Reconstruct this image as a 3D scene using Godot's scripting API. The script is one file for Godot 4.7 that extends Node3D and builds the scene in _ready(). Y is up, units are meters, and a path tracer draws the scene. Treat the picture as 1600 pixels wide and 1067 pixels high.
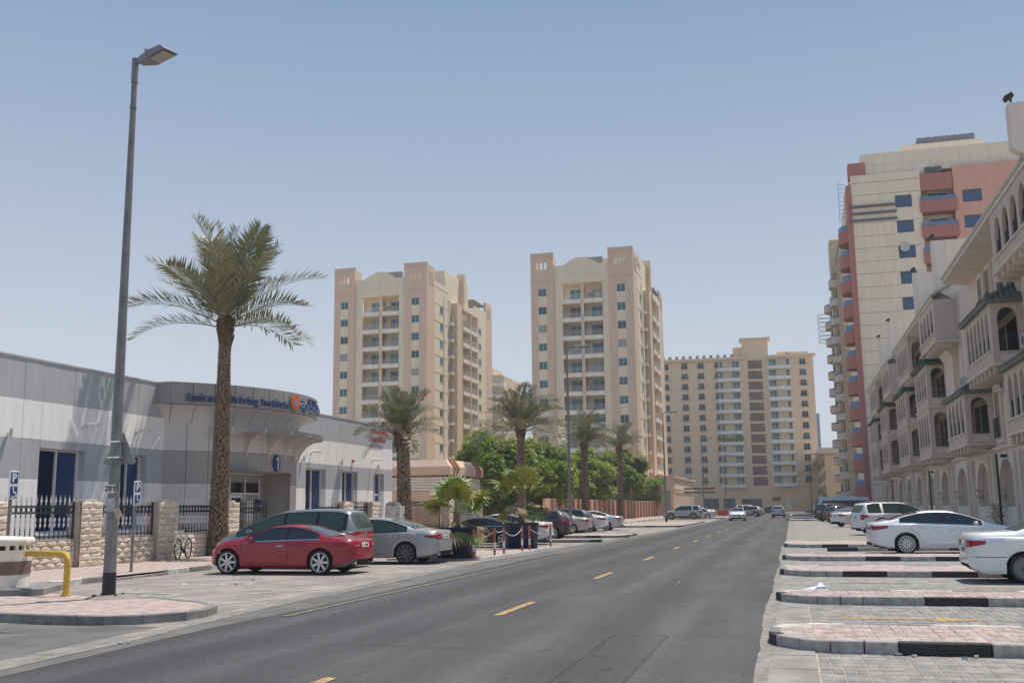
extends Node3D

var rng := RandomNumberGenerator.new()
var M := {}
var T := {}
var meshes := {}
var worn := {}
var unit := BoxMesh.new()


class MB:
	var st := SurfaceTool.new()

	func _init() -> void:
		st.begin(Mesh.PRIMITIVE_TRIANGLES)
		st.set_smooth_group(-1)

	func smooth(g: int) -> void:
		st.set_smooth_group(g)

	func tri(a: Vector3, b: Vector3, c: Vector3) -> void:
		st.add_vertex(a)
		st.add_vertex(b)
		st.add_vertex(c)

	func quad(a: Vector3, b: Vector3, c: Vector3, d: Vector3) -> void:
		tri(a, b, c)
		tri(a, c, d)

	# a box with optional chamfer on the edges of its +x +y +z faces (all twelve edges)
	func box(c: Vector3, s: Vector3, b := Basis(), bev := 0.0) -> void:
		var h := s * 0.5
		if bev <= 0.0:
			var p := []
			for i in 8:
				p.append(c + b * Vector3(h.x if i & 1 else -h.x, h.y if i & 2 else -h.y, h.z if i & 4 else -h.z))
			quad(p[0], p[2], p[3], p[1])
			quad(p[5], p[7], p[6], p[4])
			quad(p[4], p[6], p[2], p[0])
			quad(p[1], p[3], p[7], p[5])
			quad(p[2], p[6], p[7], p[3])
			quad(p[4], p[0], p[1], p[5])
			return
		# six inset faces, then bevel strips and corners
		var ax := [Vector3.RIGHT, Vector3.UP, Vector3.BACK]
		for i in 3:
			var j := (i + 1) % 3
			var k := (i + 2) % 3
			for sg in [-1.0, 1.0]:
				var n: Vector3 = ax[i] * (sg * h[i])
				var u: Vector3 = ax[j] * (h[j] - bev)
				var v: Vector3 = ax[k] * (h[k] - bev)
				var q := [n - u - v, n - u + v, n + u + v, n + u - v]
				if sg < 0:
					q.reverse()
				quad(c + b * q[0], c + b * q[1], c + b * q[2], c + b * q[3])
			# edges running along axis i
			for sj in [-1.0, 1.0]:
				for sk in [-1.0, 1.0]:
					var e: Vector3 = ax[i] * (h[i] - bev)
					var f1: Vector3 = ax[j] * (sj * h[j]) + ax[k] * (sk * (h[k] - bev))
					var f2: Vector3 = ax[j] * (sj * (h[j] - bev)) + ax[k] * (sk * h[k])
					if sj * sk > 0:
						quad(c + b * (f1 - e), c + b * (f2 - e), c + b * (f2 + e), c + b * (f1 + e))
					else:
						quad(c + b * (f1 + e), c + b * (f2 + e), c + b * (f2 - e), c + b * (f1 - e))

	func tube(pts: Array, rad: Array, sides := 8, g := 1, cap := true) -> void:
		st.set_smooth_group(g)
		var rings := []
		var prev := Vector3.ZERO
		for i in pts.size():
			var d: Vector3 = (pts[mini(i + 1, pts.size() - 1)] - pts[maxi(i - 1, 0)]).normalized()
			var u := prev
			if i == 0:
				u = d.cross(Vector3.UP if absf(d.y) < 0.9 else Vector3.RIGHT).normalized()
			u = (u - d * u.dot(d)).normalized()
			prev = u
			var v := d.cross(u)
			var ring := []
			for k in sides:
				var a := TAU * k / sides
				ring.append(pts[i] + (u * cos(a) + v * sin(a)) * rad[mini(i, rad.size() - 1)])
			rings.append(ring)
		for i in rings.size() - 1:
			for k in sides:
				var k2 := (k + 1) % sides
				quad(rings[i][k], rings[i][k2], rings[i + 1][k2], rings[i + 1][k])
		st.set_smooth_group(-1)
		if cap:
			for k in range(1, sides - 1):
				tri(rings[0][0], rings[0][k + 1], rings[0][k])
				tri(rings[-1][0], rings[-1][k], rings[-1][k + 1])

	# profile of Vector2(radius, height) turned about y at c
	func lathe(prof: Array, sides: int, c := Vector3.ZERO, g := 1, b := Basis(), a0 := 0.0, a1 := TAU) -> void:
		st.set_smooth_group(g)
		for k in sides:
			var p := a0 + (a1 - a0) * k / sides
			var q := a0 + (a1 - a0) * (k + 1) / sides
			for i in prof.size() - 1:
				var A: Vector2 = prof[i]
				var B: Vector2 = prof[i + 1]
				quad(c + b * Vector3(A.x * cos(q), A.y, A.x * sin(q)), c + b * Vector3(A.x * cos(p), A.y, A.x * sin(p)),
					c + b * Vector3(B.x * cos(p), B.y, B.x * sin(p)), c + b * Vector3(B.x * cos(q), B.y, B.x * sin(q)))
		st.set_smooth_group(-1)

	# polygon in local xy, extruded from z = 0 to z = depth, then placed by xf
	func prism(poly: PackedVector2Array, depth: float, xf := Transform3D()) -> void:
		var idx := Geometry2D.triangulate_polygon(poly)
		for i in range(0, idx.size(), 3):
			var a := poly[idx[i]]
			var b := poly[idx[i + 1]]
			var c := poly[idx[i + 2]]
			if (b - a).cross(c - a) > 0:
				var t := b
				b = c
				c = t
			tri(xf * Vector3(a.x, a.y, depth), xf * Vector3(b.x, b.y, depth), xf * Vector3(c.x, c.y, depth))
			tri(xf * Vector3(a.x, a.y, 0), xf * Vector3(c.x, c.y, 0), xf * Vector3(b.x, b.y, 0))
		var ccw := not Geometry2D.is_polygon_clockwise(poly)
		for i in poly.size():
			var p := poly[i]
			var q := poly[(i + 1) % poly.size()]
			if not ccw:
				var t := p
				p = q
				q = t
			quad(xf * Vector3(p.x, p.y, 0), xf * Vector3(p.x, p.y, depth), xf * Vector3(q.x, q.y, depth), xf * Vector3(q.x, q.y, 0))

	# a wall sheet in local xy (thickness t towards -z) pierced by openings [x0, x1, y0, y1, arched]; y1 is the apex
	func wall(w: float, h: float, t: float, holes: Array, xf := Transform3D(), n := 8) -> void:
		holes.sort_custom(func(p, q): return p[0] < q[0])
		var x := 0.0
		for o in holes:
			_slab(x, o[0], 0, 0, h, h, t, xf)
			var m: int = n if o[4] else 1
			var r: float = (o[1] - o[0]) * 0.5
			var rise: float = minf(r * float(o[4]), o[3] - o[2])
			for i in m:
				var xa: float = lerpf(o[0], o[1], float(i) / m)
				var xb: float = lerpf(o[0], o[1], float(i + 1) / m)
				var ya: float = o[3]
				var yb: float = o[3]
				if o[4]:
					var ua: float = (xa - o[0]) / r - 1.0
					var ub: float = (xb - o[0]) / r - 1.0
					ya = o[3] - rise + rise * sqrt(maxf(0.0, 1.0 - ua * ua))
					yb = o[3] - rise + rise * sqrt(maxf(0.0, 1.0 - ub * ub))
				if h > o[3]:
					_slab(xa, xb, ya, yb, h, h, t, xf)
				if o[2] > 0.001:
					_slab(xa, xb, 0, 0, o[2], o[2], t, xf)
			x = o[1]
		_slab(x, w, 0, 0, h, h, t, xf)

	func _slab(xa: float, xb: float, ya: float, yb: float, ta: float, tb: float, t: float, xf: Transform3D) -> void:
		if xb - xa < 0.0005:
			return
		var a := xf * Vector3(xa, ya, 0)
		var b := xf * Vector3(xb, yb, 0)
		var c := xf * Vector3(xb, tb, 0)
		var d := xf * Vector3(xa, ta, 0)
		var a2 := xf * Vector3(xa, ya, -t)
		var b2 := xf * Vector3(xb, yb, -t)
		var c2 := xf * Vector3(xb, tb, -t)
		var d2 := xf * Vector3(xa, ta, -t)
		quad(a, d, c, b)
		quad(b2, c2, d2, a2)
		quad(a2, a, b, b2)
		quad(d, d2, c2, c)
		quad(a2, d2, d, a)
		quad(b, c, c2, b2)

	func mesh() -> ArrayMesh:
		st.generate_normals()
		return st.commit()


func C(r: float, g: float, b: float) -> Color:
	return Color(r, g, b).linear_to_srgb()


func tag(o: Node3D, label: String, category := "", group := "", kind := "") -> Node3D:
	if label:
		o.set_meta("label", label)
	if category:
		o.set_meta("category", category)
	if group:
		o.set_meta("group", group)
	if kind:
		o.set_meta("kind", kind)
	return o


func thing(called: String, label: String, category: String, at := Vector3.ZERO, yaw := 0.0, group := "") -> Node3D:
	var o := Node3D.new()
	o.name = called
	add_child(o, true)
	o.position = at
	o.rotation.y = yaw
	tag(o, label, category, group)
	return o


func put(called: String, mesh: Mesh, mat: Material, parent: Node3D = self, xf := Transform3D()) -> MeshInstance3D:
	var o := MeshInstance3D.new()
	o.name = called
	o.mesh = mesh
	o.material_override = mat
	parent.add_child(o, true)
	o.transform = xf
	return o


func bx(called: String, mat: Material, parent: Node3D, c: Vector3, s: Vector3, yaw := 0.0) -> MeshInstance3D:
	return put(called, unit, mat, parent, Transform3D(Basis(Vector3.UP, yaw) * Basis.from_scale(s), c))


func cb(s: Vector3, bev: float) -> ArrayMesh:
	var key := "cb%.3f,%.3f,%.3f,%.4f" % [s.x, s.y, s.z, bev]
	if not meshes.has(key):
		var m := MB.new()
		m.box(Vector3.ZERO, s, Basis(), bev)
		meshes[key] = m.mesh()
	return meshes[key]


func at(x: float, y: float, z: float, yaw := 0.0) -> Transform3D:
	return Transform3D(Basis(Vector3.UP, yaw), Vector3(x, y, z))


func structure(called: String, mesh: Mesh, mat: Material, label: String) -> MeshInstance3D:
	var o := put(called, mesh, mat)
	tag(o, label, called.replace("_", " "), "", "structure")
	return o


func pl(pts: Array, x: float) -> float:
	if x <= pts[0].x:
		return pts[0].y
	for i in range(1, pts.size()):
		if x <= pts[i].x:
			var t: float = (x - pts[i - 1].x) / maxf(1e-6, pts[i].x - pts[i - 1].x)
			return lerpf(pts[i - 1].y, pts[i].y, t)
	return pts[-1].y


func V(a: Array) -> Array:
	var out := []
	for i in range(0, a.size(), 2):
		out.append(Vector2(a[i], a[i + 1]))
	return out


func noise(key: String, freq: float, oct: int, lo: float, hi: float, size := 512, kind := FastNoiseLite.TYPE_SIMPLEX_SMOOTH, sd := 3) -> NoiseTexture2D:
	if T.has(key):
		return T[key]
	var n := FastNoiseLite.new()
	n.noise_type = kind
	n.frequency = freq
	n.seed = sd
	n.fractal_type = FastNoiseLite.FRACTAL_FBM
	n.fractal_octaves = oct
	n.fractal_gain = 0.55
	var g := Gradient.new()
	g.set_color(0, Color(lo, lo, lo))
	g.set_color(1, Color(hi, hi, hi))
	g.set_offset(0, 0.18)
	g.set_offset(1, 0.82)
	var t := NoiseTexture2D.new()
	t.width = size
	t.height = size
	t.seamless = true
	t.noise = n
	t.color_ramp = g
	T[key] = t
	worn[key] = pow((lo + hi) * 0.5, 2.2)
	return t


# a plain material; tex multiplies the colour over world-space triplanar mapping, one repeat every `span` metres; fine is a second, finer layer
func mat(key: String, c: Color, rough := 0.85, tex := "", span := 4.0, fine := "", fspan := 0.7, metal := 0.0) -> StandardMaterial3D:
	var m := StandardMaterial3D.new()
	m.resource_name = key
	# the textures only take away, so the colour is set that much higher and the mean comes out as given
	var keep: float = worn.get(tex, 1.0) * worn.get(fine, 1.0)
	var lc := c.srgb_to_linear()
	m.albedo_color = Color(minf(1.0, lc.r / keep), minf(1.0, lc.g / keep), minf(1.0, lc.b / keep)).linear_to_srgb()
	m.roughness = rough
	m.metallic = metal
	if tex:
		m.albedo_texture = T[tex]
		m.uv1_triplanar = true
		m.uv1_world_triplanar = true
		m.uv1_scale = Vector3.ONE / span
	if fine:
		m.detail_enabled = true
		m.detail_albedo = T[fine]
		m.detail_blend_mode = BaseMaterial3D.BLEND_MODE_MUL
		m.detail_uv_layer = BaseMaterial3D.DETAIL_UV_2
		m.uv2_triplanar = true
		m.uv2_world_triplanar = true
		m.uv2_scale = Vector3.ONE / fspan
	M[key] = m
	return m


func bump(key: String, tex: String, cm: float, span: float) -> void:
	var m: StandardMaterial3D = M[key]
	m.heightmap_enabled = true
	m.heightmap_texture = T[tex]
	m.heightmap_scale = cm
	if not m.uv1_triplanar:
		m.uv1_triplanar = true
		m.uv1_world_triplanar = true
		m.uv1_scale = Vector3.ONE / span


func paint(key: String, c: Color, metal := 0.0) -> StandardMaterial3D:
	var m := mat(key, c, 0.42, "", 1.0, "", 1.0, metal)
	m.clearcoat_enabled = true
	m.clearcoat = 0.8
	m.clearcoat_roughness = 0.06
	return m


func materials() -> void:
	noise("mottle", 0.012, 5, 0.80, 1.0)
	noise("soft", 0.006, 4, 0.94, 1.0, 512, FastNoiseLite.TYPE_SIMPLEX_SMOOTH, 9)
	noise("grain", 0.12, 3, 0.72, 1.0, 512, FastNoiseLite.TYPE_SIMPLEX_SMOOTH, 5)
	noise("streak", 0.012, 5, 0.955, 1.0, 512, FastNoiseLite.TYPE_SIMPLEX_SMOOTH, 21)
	noise("fine", 0.08, 4, 0.91, 1.0, 512, FastNoiseLite.TYPE_SIMPLEX_SMOOTH, 6)
	noise("blotch", 0.02, 5, 0.62, 1.0, 512, FastNoiseLite.TYPE_SIMPLEX_SMOOTH, 8)
	noise("rock", 0.03, 5, 0.0, 1.0, 256, FastNoiseLite.TYPE_SIMPLEX_SMOOTH, 11)
	mat("asphalt_dark", C(0.062, 0.062, 0.068), 0.86, "mottle", 9.0, "grain", 0.55)
	mat("asphalt_light", C(0.080, 0.079, 0.084), 0.88, "mottle", 11.0, "grain", 0.55)
	mat("asphalt_dusty", C(0.14, 0.135, 0.13), 0.92, "mottle", 9.0, "grain", 0.6)
	mat("asphalt_far", C(0.13, 0.128, 0.126), 0.92, "blotch", 14.0, "grain", 0.8)
	mat("sand_dust", C(0.27, 0.245, 0.22), 0.97, "mottle", 2.5, "grain", 0.3)
	mat("earth", C(0.44, 0.375, 0.31), 0.98, "blotch", 23.0, "fine", 3.0)
	mat("paver_red", C(0.435, 0.345, 0.312), 0.93, "mottle", 2.2, "grain", 0.35)
	mat("paver_red_b", C(0.395, 0.308, 0.276), 0.93, "mottle", 2.2, "grain", 0.35)
	mat("paver_red_c", C(0.46, 0.375, 0.342), 0.93, "mottle", 2.2, "grain", 0.35)
	mat("paver_grey", C(0.275, 0.262, 0.248), 0.93, "mottle", 2.6, "grain", 0.35)
	mat("paver_grey_b", C(0.245, 0.235, 0.224), 0.93, "mottle", 2.6, "grain", 0.35)
	mat("paver_grey_c", C(0.30, 0.283, 0.266), 0.93, "mottle", 2.6, "grain", 0.35)
	mat("joint_sand", C(0.43, 0.355, 0.285), 0.98, "mottle", 0.9)
	mat("concrete", C(0.265, 0.248, 0.23), 0.92, "mottle", 5.0, "fine", 0.4)
	mat("kerb_grey", C(0.23, 0.225, 0.22), 0.9, "mottle", 2.2, "fine", 0.3)
	mat("kerb_black", C(0.034, 0.034, 0.036), 0.8, "mottle", 1.5, "fine", 0.3)
	mat("kerb_white", C(0.37, 0.35, 0.325), 0.85, "mottle", 1.1, "fine", 0.3)
	mat("kerb_clean", C(0.55, 0.54, 0.52), 0.8, "mottle", 2.0)
	mat("line_white", C(0.60, 0.58, 0.56), 0.85, "blotch", 0.9, "grain", 0.25)
	mat("line_faint", C(0.54, 0.50, 0.48), 0.9, "blotch", 0.7, "grain", 0.25)
	mat("line_yellow", C(0.42, 0.28, 0.12), 0.85, "blotch", 1.2, "grain", 0.3)
	mat("line_yellow_faint", C(0.19, 0.165, 0.125), 0.9, "blotch", 1.2, "grain", 0.3)
	mat("panel_grey", C(0.455, 0.47, 0.495), 0.42, "soft", 5.0)
	mat("panel_white", C(0.90, 0.89, 0.87), 0.42, "soft", 5.0)
	mat("panel_silver", C(0.34, 0.325, 0.31), 0.36, "soft", 5.0)
	mat("panel_silver_white", C(0.60, 0.58, 0.56), 0.4, "soft", 5.0)
	mat("dark_gap", C(0.03, 0.03, 0.032), 0.9)
	mat("steel", C(0.36, 0.35, 0.34), 0.4, "fine", 0.6, "", 1, 0.7)
	mat("galvanised", C(0.215, 0.212, 0.205), 0.55, "mottle", 1.6, "fine", 0.3, 0.2)
	mat("lamp_grey", C(0.22, 0.225, 0.23), 0.55, "fine", 0.5)
	mat("lamp_lens", C(0.34, 0.33, 0.29), 0.25)
	mat("black_paint", C(0.018, 0.018, 0.02), 0.5)
	mat("iron", C(0.022, 0.026, 0.034), 0.5)
	mat("silver_paint", C(0.62, 0.60, 0.55), 0.5)
	mat("yellow_paint", C(0.62, 0.39, 0.055), 0.5, "mottle", 0.5)
	mat("white_paint", C(0.78, 0.77, 0.75), 0.5, "soft", 1.0)
	mat("cream_paint", C(0.80, 0.755, 0.66), 0.6, "soft", 1.0)
	mat("brown_plate", C(0.19, 0.125, 0.11), 0.7, "blotch", 0.35, "grain", 0.2)
	mat("stone_a", C(0.66, 0.57, 0.455), 0.95, "soft", 0.7, "fine", 0.2)
	mat("stone_b", C(0.73, 0.64, 0.52), 0.95, "soft", 0.7, "fine", 0.2)
	mat("stone_c", C(0.58, 0.485, 0.37), 0.95, "soft", 0.7, "fine", 0.2)
	mat("stone_smooth", C(0.46, 0.385, 0.33), 0.95, "mottle", 0.6, "grain", 0.2)
	mat("mortar", C(0.52, 0.45, 0.37), 0.97, "mottle", 0.4)
	for k in ["stone_a", "stone_b", "stone_c"]:
		bump(k, "rock", 1.2, 0.7)
	mat("glass_blue", C(0.014, 0.048, 0.15), 0.06)
	mat("glass_navy", C(0.006, 0.018, 0.06), 0.06)
	mat("glass_dark", C(0.012, 0.016, 0.018), 0.05)
	mat("glass_teal", C(0.055, 0.16, 0.165), 0.08)
	mat("glass_teal_dark", C(0.03, 0.085, 0.09), 0.08)
	mat("glass_sky", C(0.045, 0.105, 0.20), 0.08)
	mat("glass_tower", C(0.10, 0.20, 0.27), 0.1)
	mat("frame_white", C(0.72, 0.71, 0.69), 0.5)
	mat("frame_grey", C(0.28, 0.28, 0.285), 0.5)
	mat("letter_blue", C(0.075, 0.11, 0.24), 0.6)
	mat("letter_red", C(0.42, 0.015, 0.035), 0.4)
	mat("logo_orange", C(0.72, 0.13, 0.06), 0.4)
	mat("logo_green", C(0.10, 0.25, 0.07), 0.4)
	mat("sign_blue", C(0.015, 0.05, 0.22), 0.4)
	mat("sign_navy", C(0.012, 0.024, 0.10), 0.4)
	mat("lettering_black", C(0.02, 0.02, 0.02), 0.6)
	mat("bark", C(0.23, 0.165, 0.115), 0.97, "blotch", 0.5, "grain", 0.2)
	mat("bark_pale", C(0.29, 0.22, 0.16), 0.97, "blotch", 0.5, "grain", 0.2)
	mat("bark_dark", C(0.085, 0.056, 0.036), 0.97, "blotch", 0.5, "grain", 0.2)
	mat("boot_red", C(0.15, 0.088, 0.055), 0.95, "blotch", 0.5)
	mat("frond_a", C(0.225, 0.23, 0.135), 0.52, "blotch", 1.1)
	mat("frond_b", C(0.295, 0.285, 0.185), 0.52, "blotch", 1.1)
	mat("frond_dry", C(0.42, 0.35, 0.23), 0.7, "blotch", 1.1)
	mat("rachis", C(0.36, 0.33, 0.19), 0.6)
	mat("fan_green", C(0.17, 0.24, 0.045), 0.5, "blotch", 0.8)
	mat("fan_yellow", C(0.36, 0.34, 0.075), 0.5, "blotch", 0.8)
	mat("fan_dry", C(0.36, 0.27, 0.15), 0.8, "blotch", 0.5)
	for k in ["frond_a", "frond_b", "frond_dry", "fan_green", "fan_yellow"]:
		M[k].backlight_enabled = true
		M[k].backlight = Color(0.5, 0.5, 0.35)
	for k in [["leaf_a", 0.21, 0.265, 0.05], ["leaf_b", 0.285, 0.335, 0.075], ["leaf_c", 0.36, 0.40, 0.11]]:
		var lm := mat(k[0], C(k[1], k[2], k[3]), 0.5, "blotch", 2.5)
		lm.backlight_enabled = true
		lm.backlight = Color(0.85, 0.9, 0.4)
	mat("planter_blue", C(0.013, 0.020, 0.062), 0.42, "soft", 1.0)
	mat("soil", C(0.12, 0.085, 0.06), 0.98, "blotch", 0.6)
	mat("post_red", C(0.45, 0.14, 0.08), 0.5)
	mat("chain", C(0.50, 0.49, 0.47), 0.5)
	mat("tower_pink", C(0.72, 0.53, 0.385), 0.92, "soft", 9.0, "fine", 2.5)
	mat("tower_cream", C(0.82, 0.705, 0.52), 0.92, "soft", 9.0, "fine", 2.5)
	mat("tower_turret", C(0.64, 0.49, 0.40), 0.92, "soft", 9.0, "fine", 2.5)
	mat("tower_orange", C(0.74, 0.56, 0.39), 0.92, "soft", 9.0, "fine", 2.5)
	mat("tower_slab", C(0.86, 0.79, 0.67), 0.9, "soft", 5.0)
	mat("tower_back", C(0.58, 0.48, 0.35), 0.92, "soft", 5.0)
	mat("rail_white", C(0.66, 0.64, 0.61), 0.6)
	mat("hotel", C(0.82, 0.61, 0.40), 0.92, "soft", 12.0, "fine", 4.0)
	mat("hotel_trim", C(0.74, 0.60, 0.40), 0.92, "soft", 6.0)
	mat("hotel_white", C(0.80, 0.77, 0.71), 0.85, "soft", 6.0)
	mat("lattice", C(0.20, 0.135, 0.10), 0.8)
	mat("lattice_back", C(0.48, 0.35, 0.27), 0.9)
	mat("redb_cream", C(0.84, 0.72, 0.57), 0.92, "soft", 8.0, "fine", 2.5)
	mat("redb_red", C(0.45, 0.185, 0.145), 0.9, "soft", 7.0, "fine", 2.5)
	mat("redb_pink", C(0.70, 0.385, 0.285), 0.9, "soft", 7.0, "fine", 2.5)
	mat("redb_line", C(0.48, 0.36, 0.30), 0.9)
	mat("balcony_blue", C(0.13, 0.22, 0.36), 0.3)
	mat("band_grey", C(0.16, 0.155, 0.15), 0.8)
	mat("beige_tile", C(0.60, 0.48, 0.31), 0.6, "mottle", 3.0)
	mat("beige_joint", C(0.20, 0.15, 0.10), 0.9)
	mat("beige_plain", C(0.62, 0.56, 0.48), 0.9, "soft", 5.0)
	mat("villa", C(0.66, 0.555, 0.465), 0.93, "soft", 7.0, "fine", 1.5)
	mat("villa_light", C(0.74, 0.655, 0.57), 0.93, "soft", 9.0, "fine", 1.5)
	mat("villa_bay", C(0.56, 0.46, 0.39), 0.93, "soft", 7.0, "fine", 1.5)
	mat("villa_trim", C(0.69, 0.595, 0.505), 0.93, "soft", 5.0)
	mat("villa_dark", C(0.10, 0.085, 0.075), 0.95)
	mat("villa_tile", C(0.16, 0.165, 0.145), 0.75, "blotch", 1.0, "grain", 0.3)
	mat("villa_tile_green", C(0.07, 0.115, 0.085), 0.75, "blotch", 1.0, "grain", 0.3)
	mat("villa_tile_pale", C(0.44, 0.42, 0.36), 0.8, "blotch", 1.0)
	mat("shutter", C(0.46, 0.36, 0.285), 0.7, "soft", 2.0)
	mat("kiosk_orange", C(0.70, 0.45, 0.31), 0.9, "soft", 4.0, "fine", 1.2)
	mat("kiosk_top", C(0.72, 0.52, 0.40), 0.9, "soft", 4.0, "fine", 1.2)
	mat("kiosk_pink", C(0.66, 0.46, 0.36), 0.9, "soft", 4.0, "fine", 1.2)
	mat("kiosk_cream", C(0.76, 0.68, 0.57), 0.9, "soft", 4.0, "fine", 1.2)
	mat("kiosk_red", C(0.42, 0.18, 0.12), 0.9)
	mat("kiosk_green", C(0.25, 0.30, 0.12), 0.9)
	mat("fence_peach", C(0.60, 0.36, 0.25), 0.93, "mottle", 3.0, "fine", 1.0)
	mat("fence_peach_dark", C(0.44, 0.25, 0.18), 0.93, "mottle", 3.0, "fine", 1.0)
	mat("school_pink", C(0.66, 0.49, 0.41), 0.93, "soft", 4.0, "fine", 1.2)
	mat("school_cream", C(0.72, 0.60, 0.46), 0.93, "soft", 4.0, "fine", 1.2)
	mat("dull_metal", C(0.30, 0.30, 0.30), 0.6)
	mat("cabinet", C(0.55, 0.54, 0.52), 0.6, "soft", 1.0)
	mat("barrier_red", C(0.50, 0.05, 0.045), 0.6)
	mat("plastic_bag", C(0.82, 0.83, 0.86), 0.5)
	mat("cloth_blue", C(0.10, 0.12, 0.25), 0.9)
	mat("skin", C(0.30, 0.18, 0.12), 0.7)
	mat("rubber", C(0.018, 0.018, 0.018), 0.85)
	mat("alloy", C(0.62, 0.62, 0.62), 0.32, "", 1, "", 1, 0.55)
	mat("alloy_dark", C(0.16, 0.16, 0.17), 0.4, "", 1, "", 1, 0.4)
	mat("wheel_well", C(0.008, 0.008, 0.008), 0.95)
	mat("trim_black", C(0.014, 0.014, 0.015), 0.5)
	mat("trim_grey", C(0.10, 0.10, 0.10), 0.6)
	mat("chrome", C(0.70, 0.70, 0.70), 0.15, "", 1, "", 1, 0.9)
	mat("car_glass", C(0.018, 0.022, 0.023), 0.03)
	M.car_glass.metallic_specular = 0.9
	mat("car_glass_green", C(0.055, 0.085, 0.075), 0.05)
	mat("tail_red", C(0.36, 0.012, 0.022), 0.15)
	mat("tail_white", C(0.50, 0.26, 0.26), 0.15)
	mat("head_clear", C(0.52, 0.53, 0.55), 0.08)
	mat("plate_white", C(0.74, 0.74, 0.72), 0.5)
	mat("curtain", C(0.30, 0.32, 0.29), 0.15)
	for k in ["tower_pink", "tower_cream", "tower_turret", "tower_orange", "hotel", "redb_cream", "redb_pink", "redb_red", "villa", "villa_light", "villa_bay"]:
		# rain-washed dust hangs in tall streaks
		M[k].albedo_texture = T["streak"]
		M[k].uv1_scale = Vector3(0.28, 0.022, 0.28)
	for k in ["panel_grey", "panel_white", "panel_silver", "panel_silver_white"]:
		M[k].albedo_texture = T["streak"]
		M[k].uv1_scale = Vector3(0.45, 0.06, 0.45)
	paint("car_red", C(0.30, 0.006, 0.018))
	paint("car_white", C(0.75, 0.75, 0.755))
	paint("car_white_warm", C(0.72, 0.71, 0.68))
	paint("car_silver", C(0.40, 0.40, 0.40), 0.35)
	paint("car_grey", C(0.22, 0.235, 0.25), 0.35)
	paint("car_silver_blue", C(0.46, 0.49, 0.52), 0.3)
	paint("car_black", C(0.009, 0.010, 0.014))
	paint("car_maroon", C(0.050, 0.022, 0.026))
	paint("car_wine", C(0.13, 0.012, 0.030))
	paint("car_beige", C(0.44, 0.40, 0.35), 0.3)
	paint("car_charcoal", C(0.045, 0.045, 0.050), 0.2)


func _ready() -> void:
	# ---- camera, sky, sun, exposure
	var cam := Camera3D.new()
	cam.name = "camera"
	add_child(cam)
	cam.position = Vector3(0, 1.70, 0)
	cam.rotation_degrees = Vector3(9.244, 14.984, -0.669)
	cam.fov = 36.88
	cam.near = 0.1
	cam.far = 3000.0
	cam.current = true
	var env := Environment.new()
	env.background_mode = Environment.BG_SKY
	var sky_mat := ProceduralSkyMaterial.new()
	sky_mat.sky_top_color = Color(0.325, 0.510, 0.700)
	sky_mat.sky_horizon_color = Color(0.918, 0.934, 0.952)
	sky_mat.sky_curve = 0.255
	sky_mat.ground_bottom_color = Color(0.50, 0.46, 0.42)
	sky_mat.ground_horizon_color = Color(0.79, 0.80, 0.84)
	sky_mat.ground_curve = 0.03
	sky_mat.sun_angle_max = 25.0
	sky_mat.sun_curve = 0.12
	var sky := Sky.new()
	sky.sky_material = sky_mat
	env.sky = sky
	env.ambient_light_source = Environment.AMBIENT_SOURCE_SKY
	env.tonemap_mode = Environment.TONE_MAPPER_LINEAR
	env.tonemap_exposure = 1.0
	env.sdfgi_enabled = true
	env.ssao_enabled = true
	env.ssil_enabled = true
	env.fog_enabled = true
	env.fog_density = 0.0005
	env.fog_light_color = Color(0.80, 0.83, 0.88)
	var we := WorldEnvironment.new()
	we.name = "environment"
	we.environment = env
	add_child(we)
	var sun := DirectionalLight3D.new()
	sun.name = "sun"
	add_child(sun)
	sun.look_at_from_position(Vector3.ZERO, -Vector3(0.23, 1.0, -0.36), Vector3.FORWARD)
	sun.light_energy = 1.5
	sun.light_color = Color(1.0, 0.965, 0.905)
	sun.light_angular_distance = 0.5
	sun.shadow_enabled = true
	# ---- the place
	rng.seed = 20
	materials()
	ground()
	driving_school()
	towers()
	hotel()
	red_building()
	beige_building()
	villas()
	background()
	kiosk()
	fences()
	vegetation()
	street()
	cars()
	litter()


# a flat sheet from a polygon of Vector2(x, z) at height y
func sheet(poly: PackedVector2Array, y: float) -> ArrayMesh:
	var m := MB.new()
	var idx := Geometry2D.triangulate_polygon(poly)
	for i in range(0, idx.size(), 3):
		var a := poly[idx[i]]
		var b := poly[idx[i + 1]]
		var c := poly[idx[i + 2]]
		if (b - a).cross(c - a) < 0:
			var t := b
			b = c
			c = t
		m.tri(Vector3(a.x, y, a.y), Vector3(b.x, y, b.y), Vector3(c.x, y, c.y))
	return m.mesh()


# the same with the road's own texture laid along it
func road_sheet(poly: PackedVector2Array, y: float) -> ArrayMesh:
	var st := SurfaceTool.new()
	st.begin(Mesh.PRIMITIVE_TRIANGLES)
	st.set_normal(Vector3.UP)
	var idx := Geometry2D.triangulate_polygon(poly)
	for i in range(0, idx.size(), 3):
		var t := [poly[idx[i]], poly[idx[i + 1]], poly[idx[i + 2]]]
		if (t[1] - t[0]).cross(t[2] - t[0]) < 0:
			t = [t[0], t[2], t[1]]
		for p in t:
			st.set_uv(Vector2((p.x + 10.0) / 10.0, p.y / 64.0))
			st.add_vertex(Vector3(p.x, y, p.y))
	return st.commit()


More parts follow.
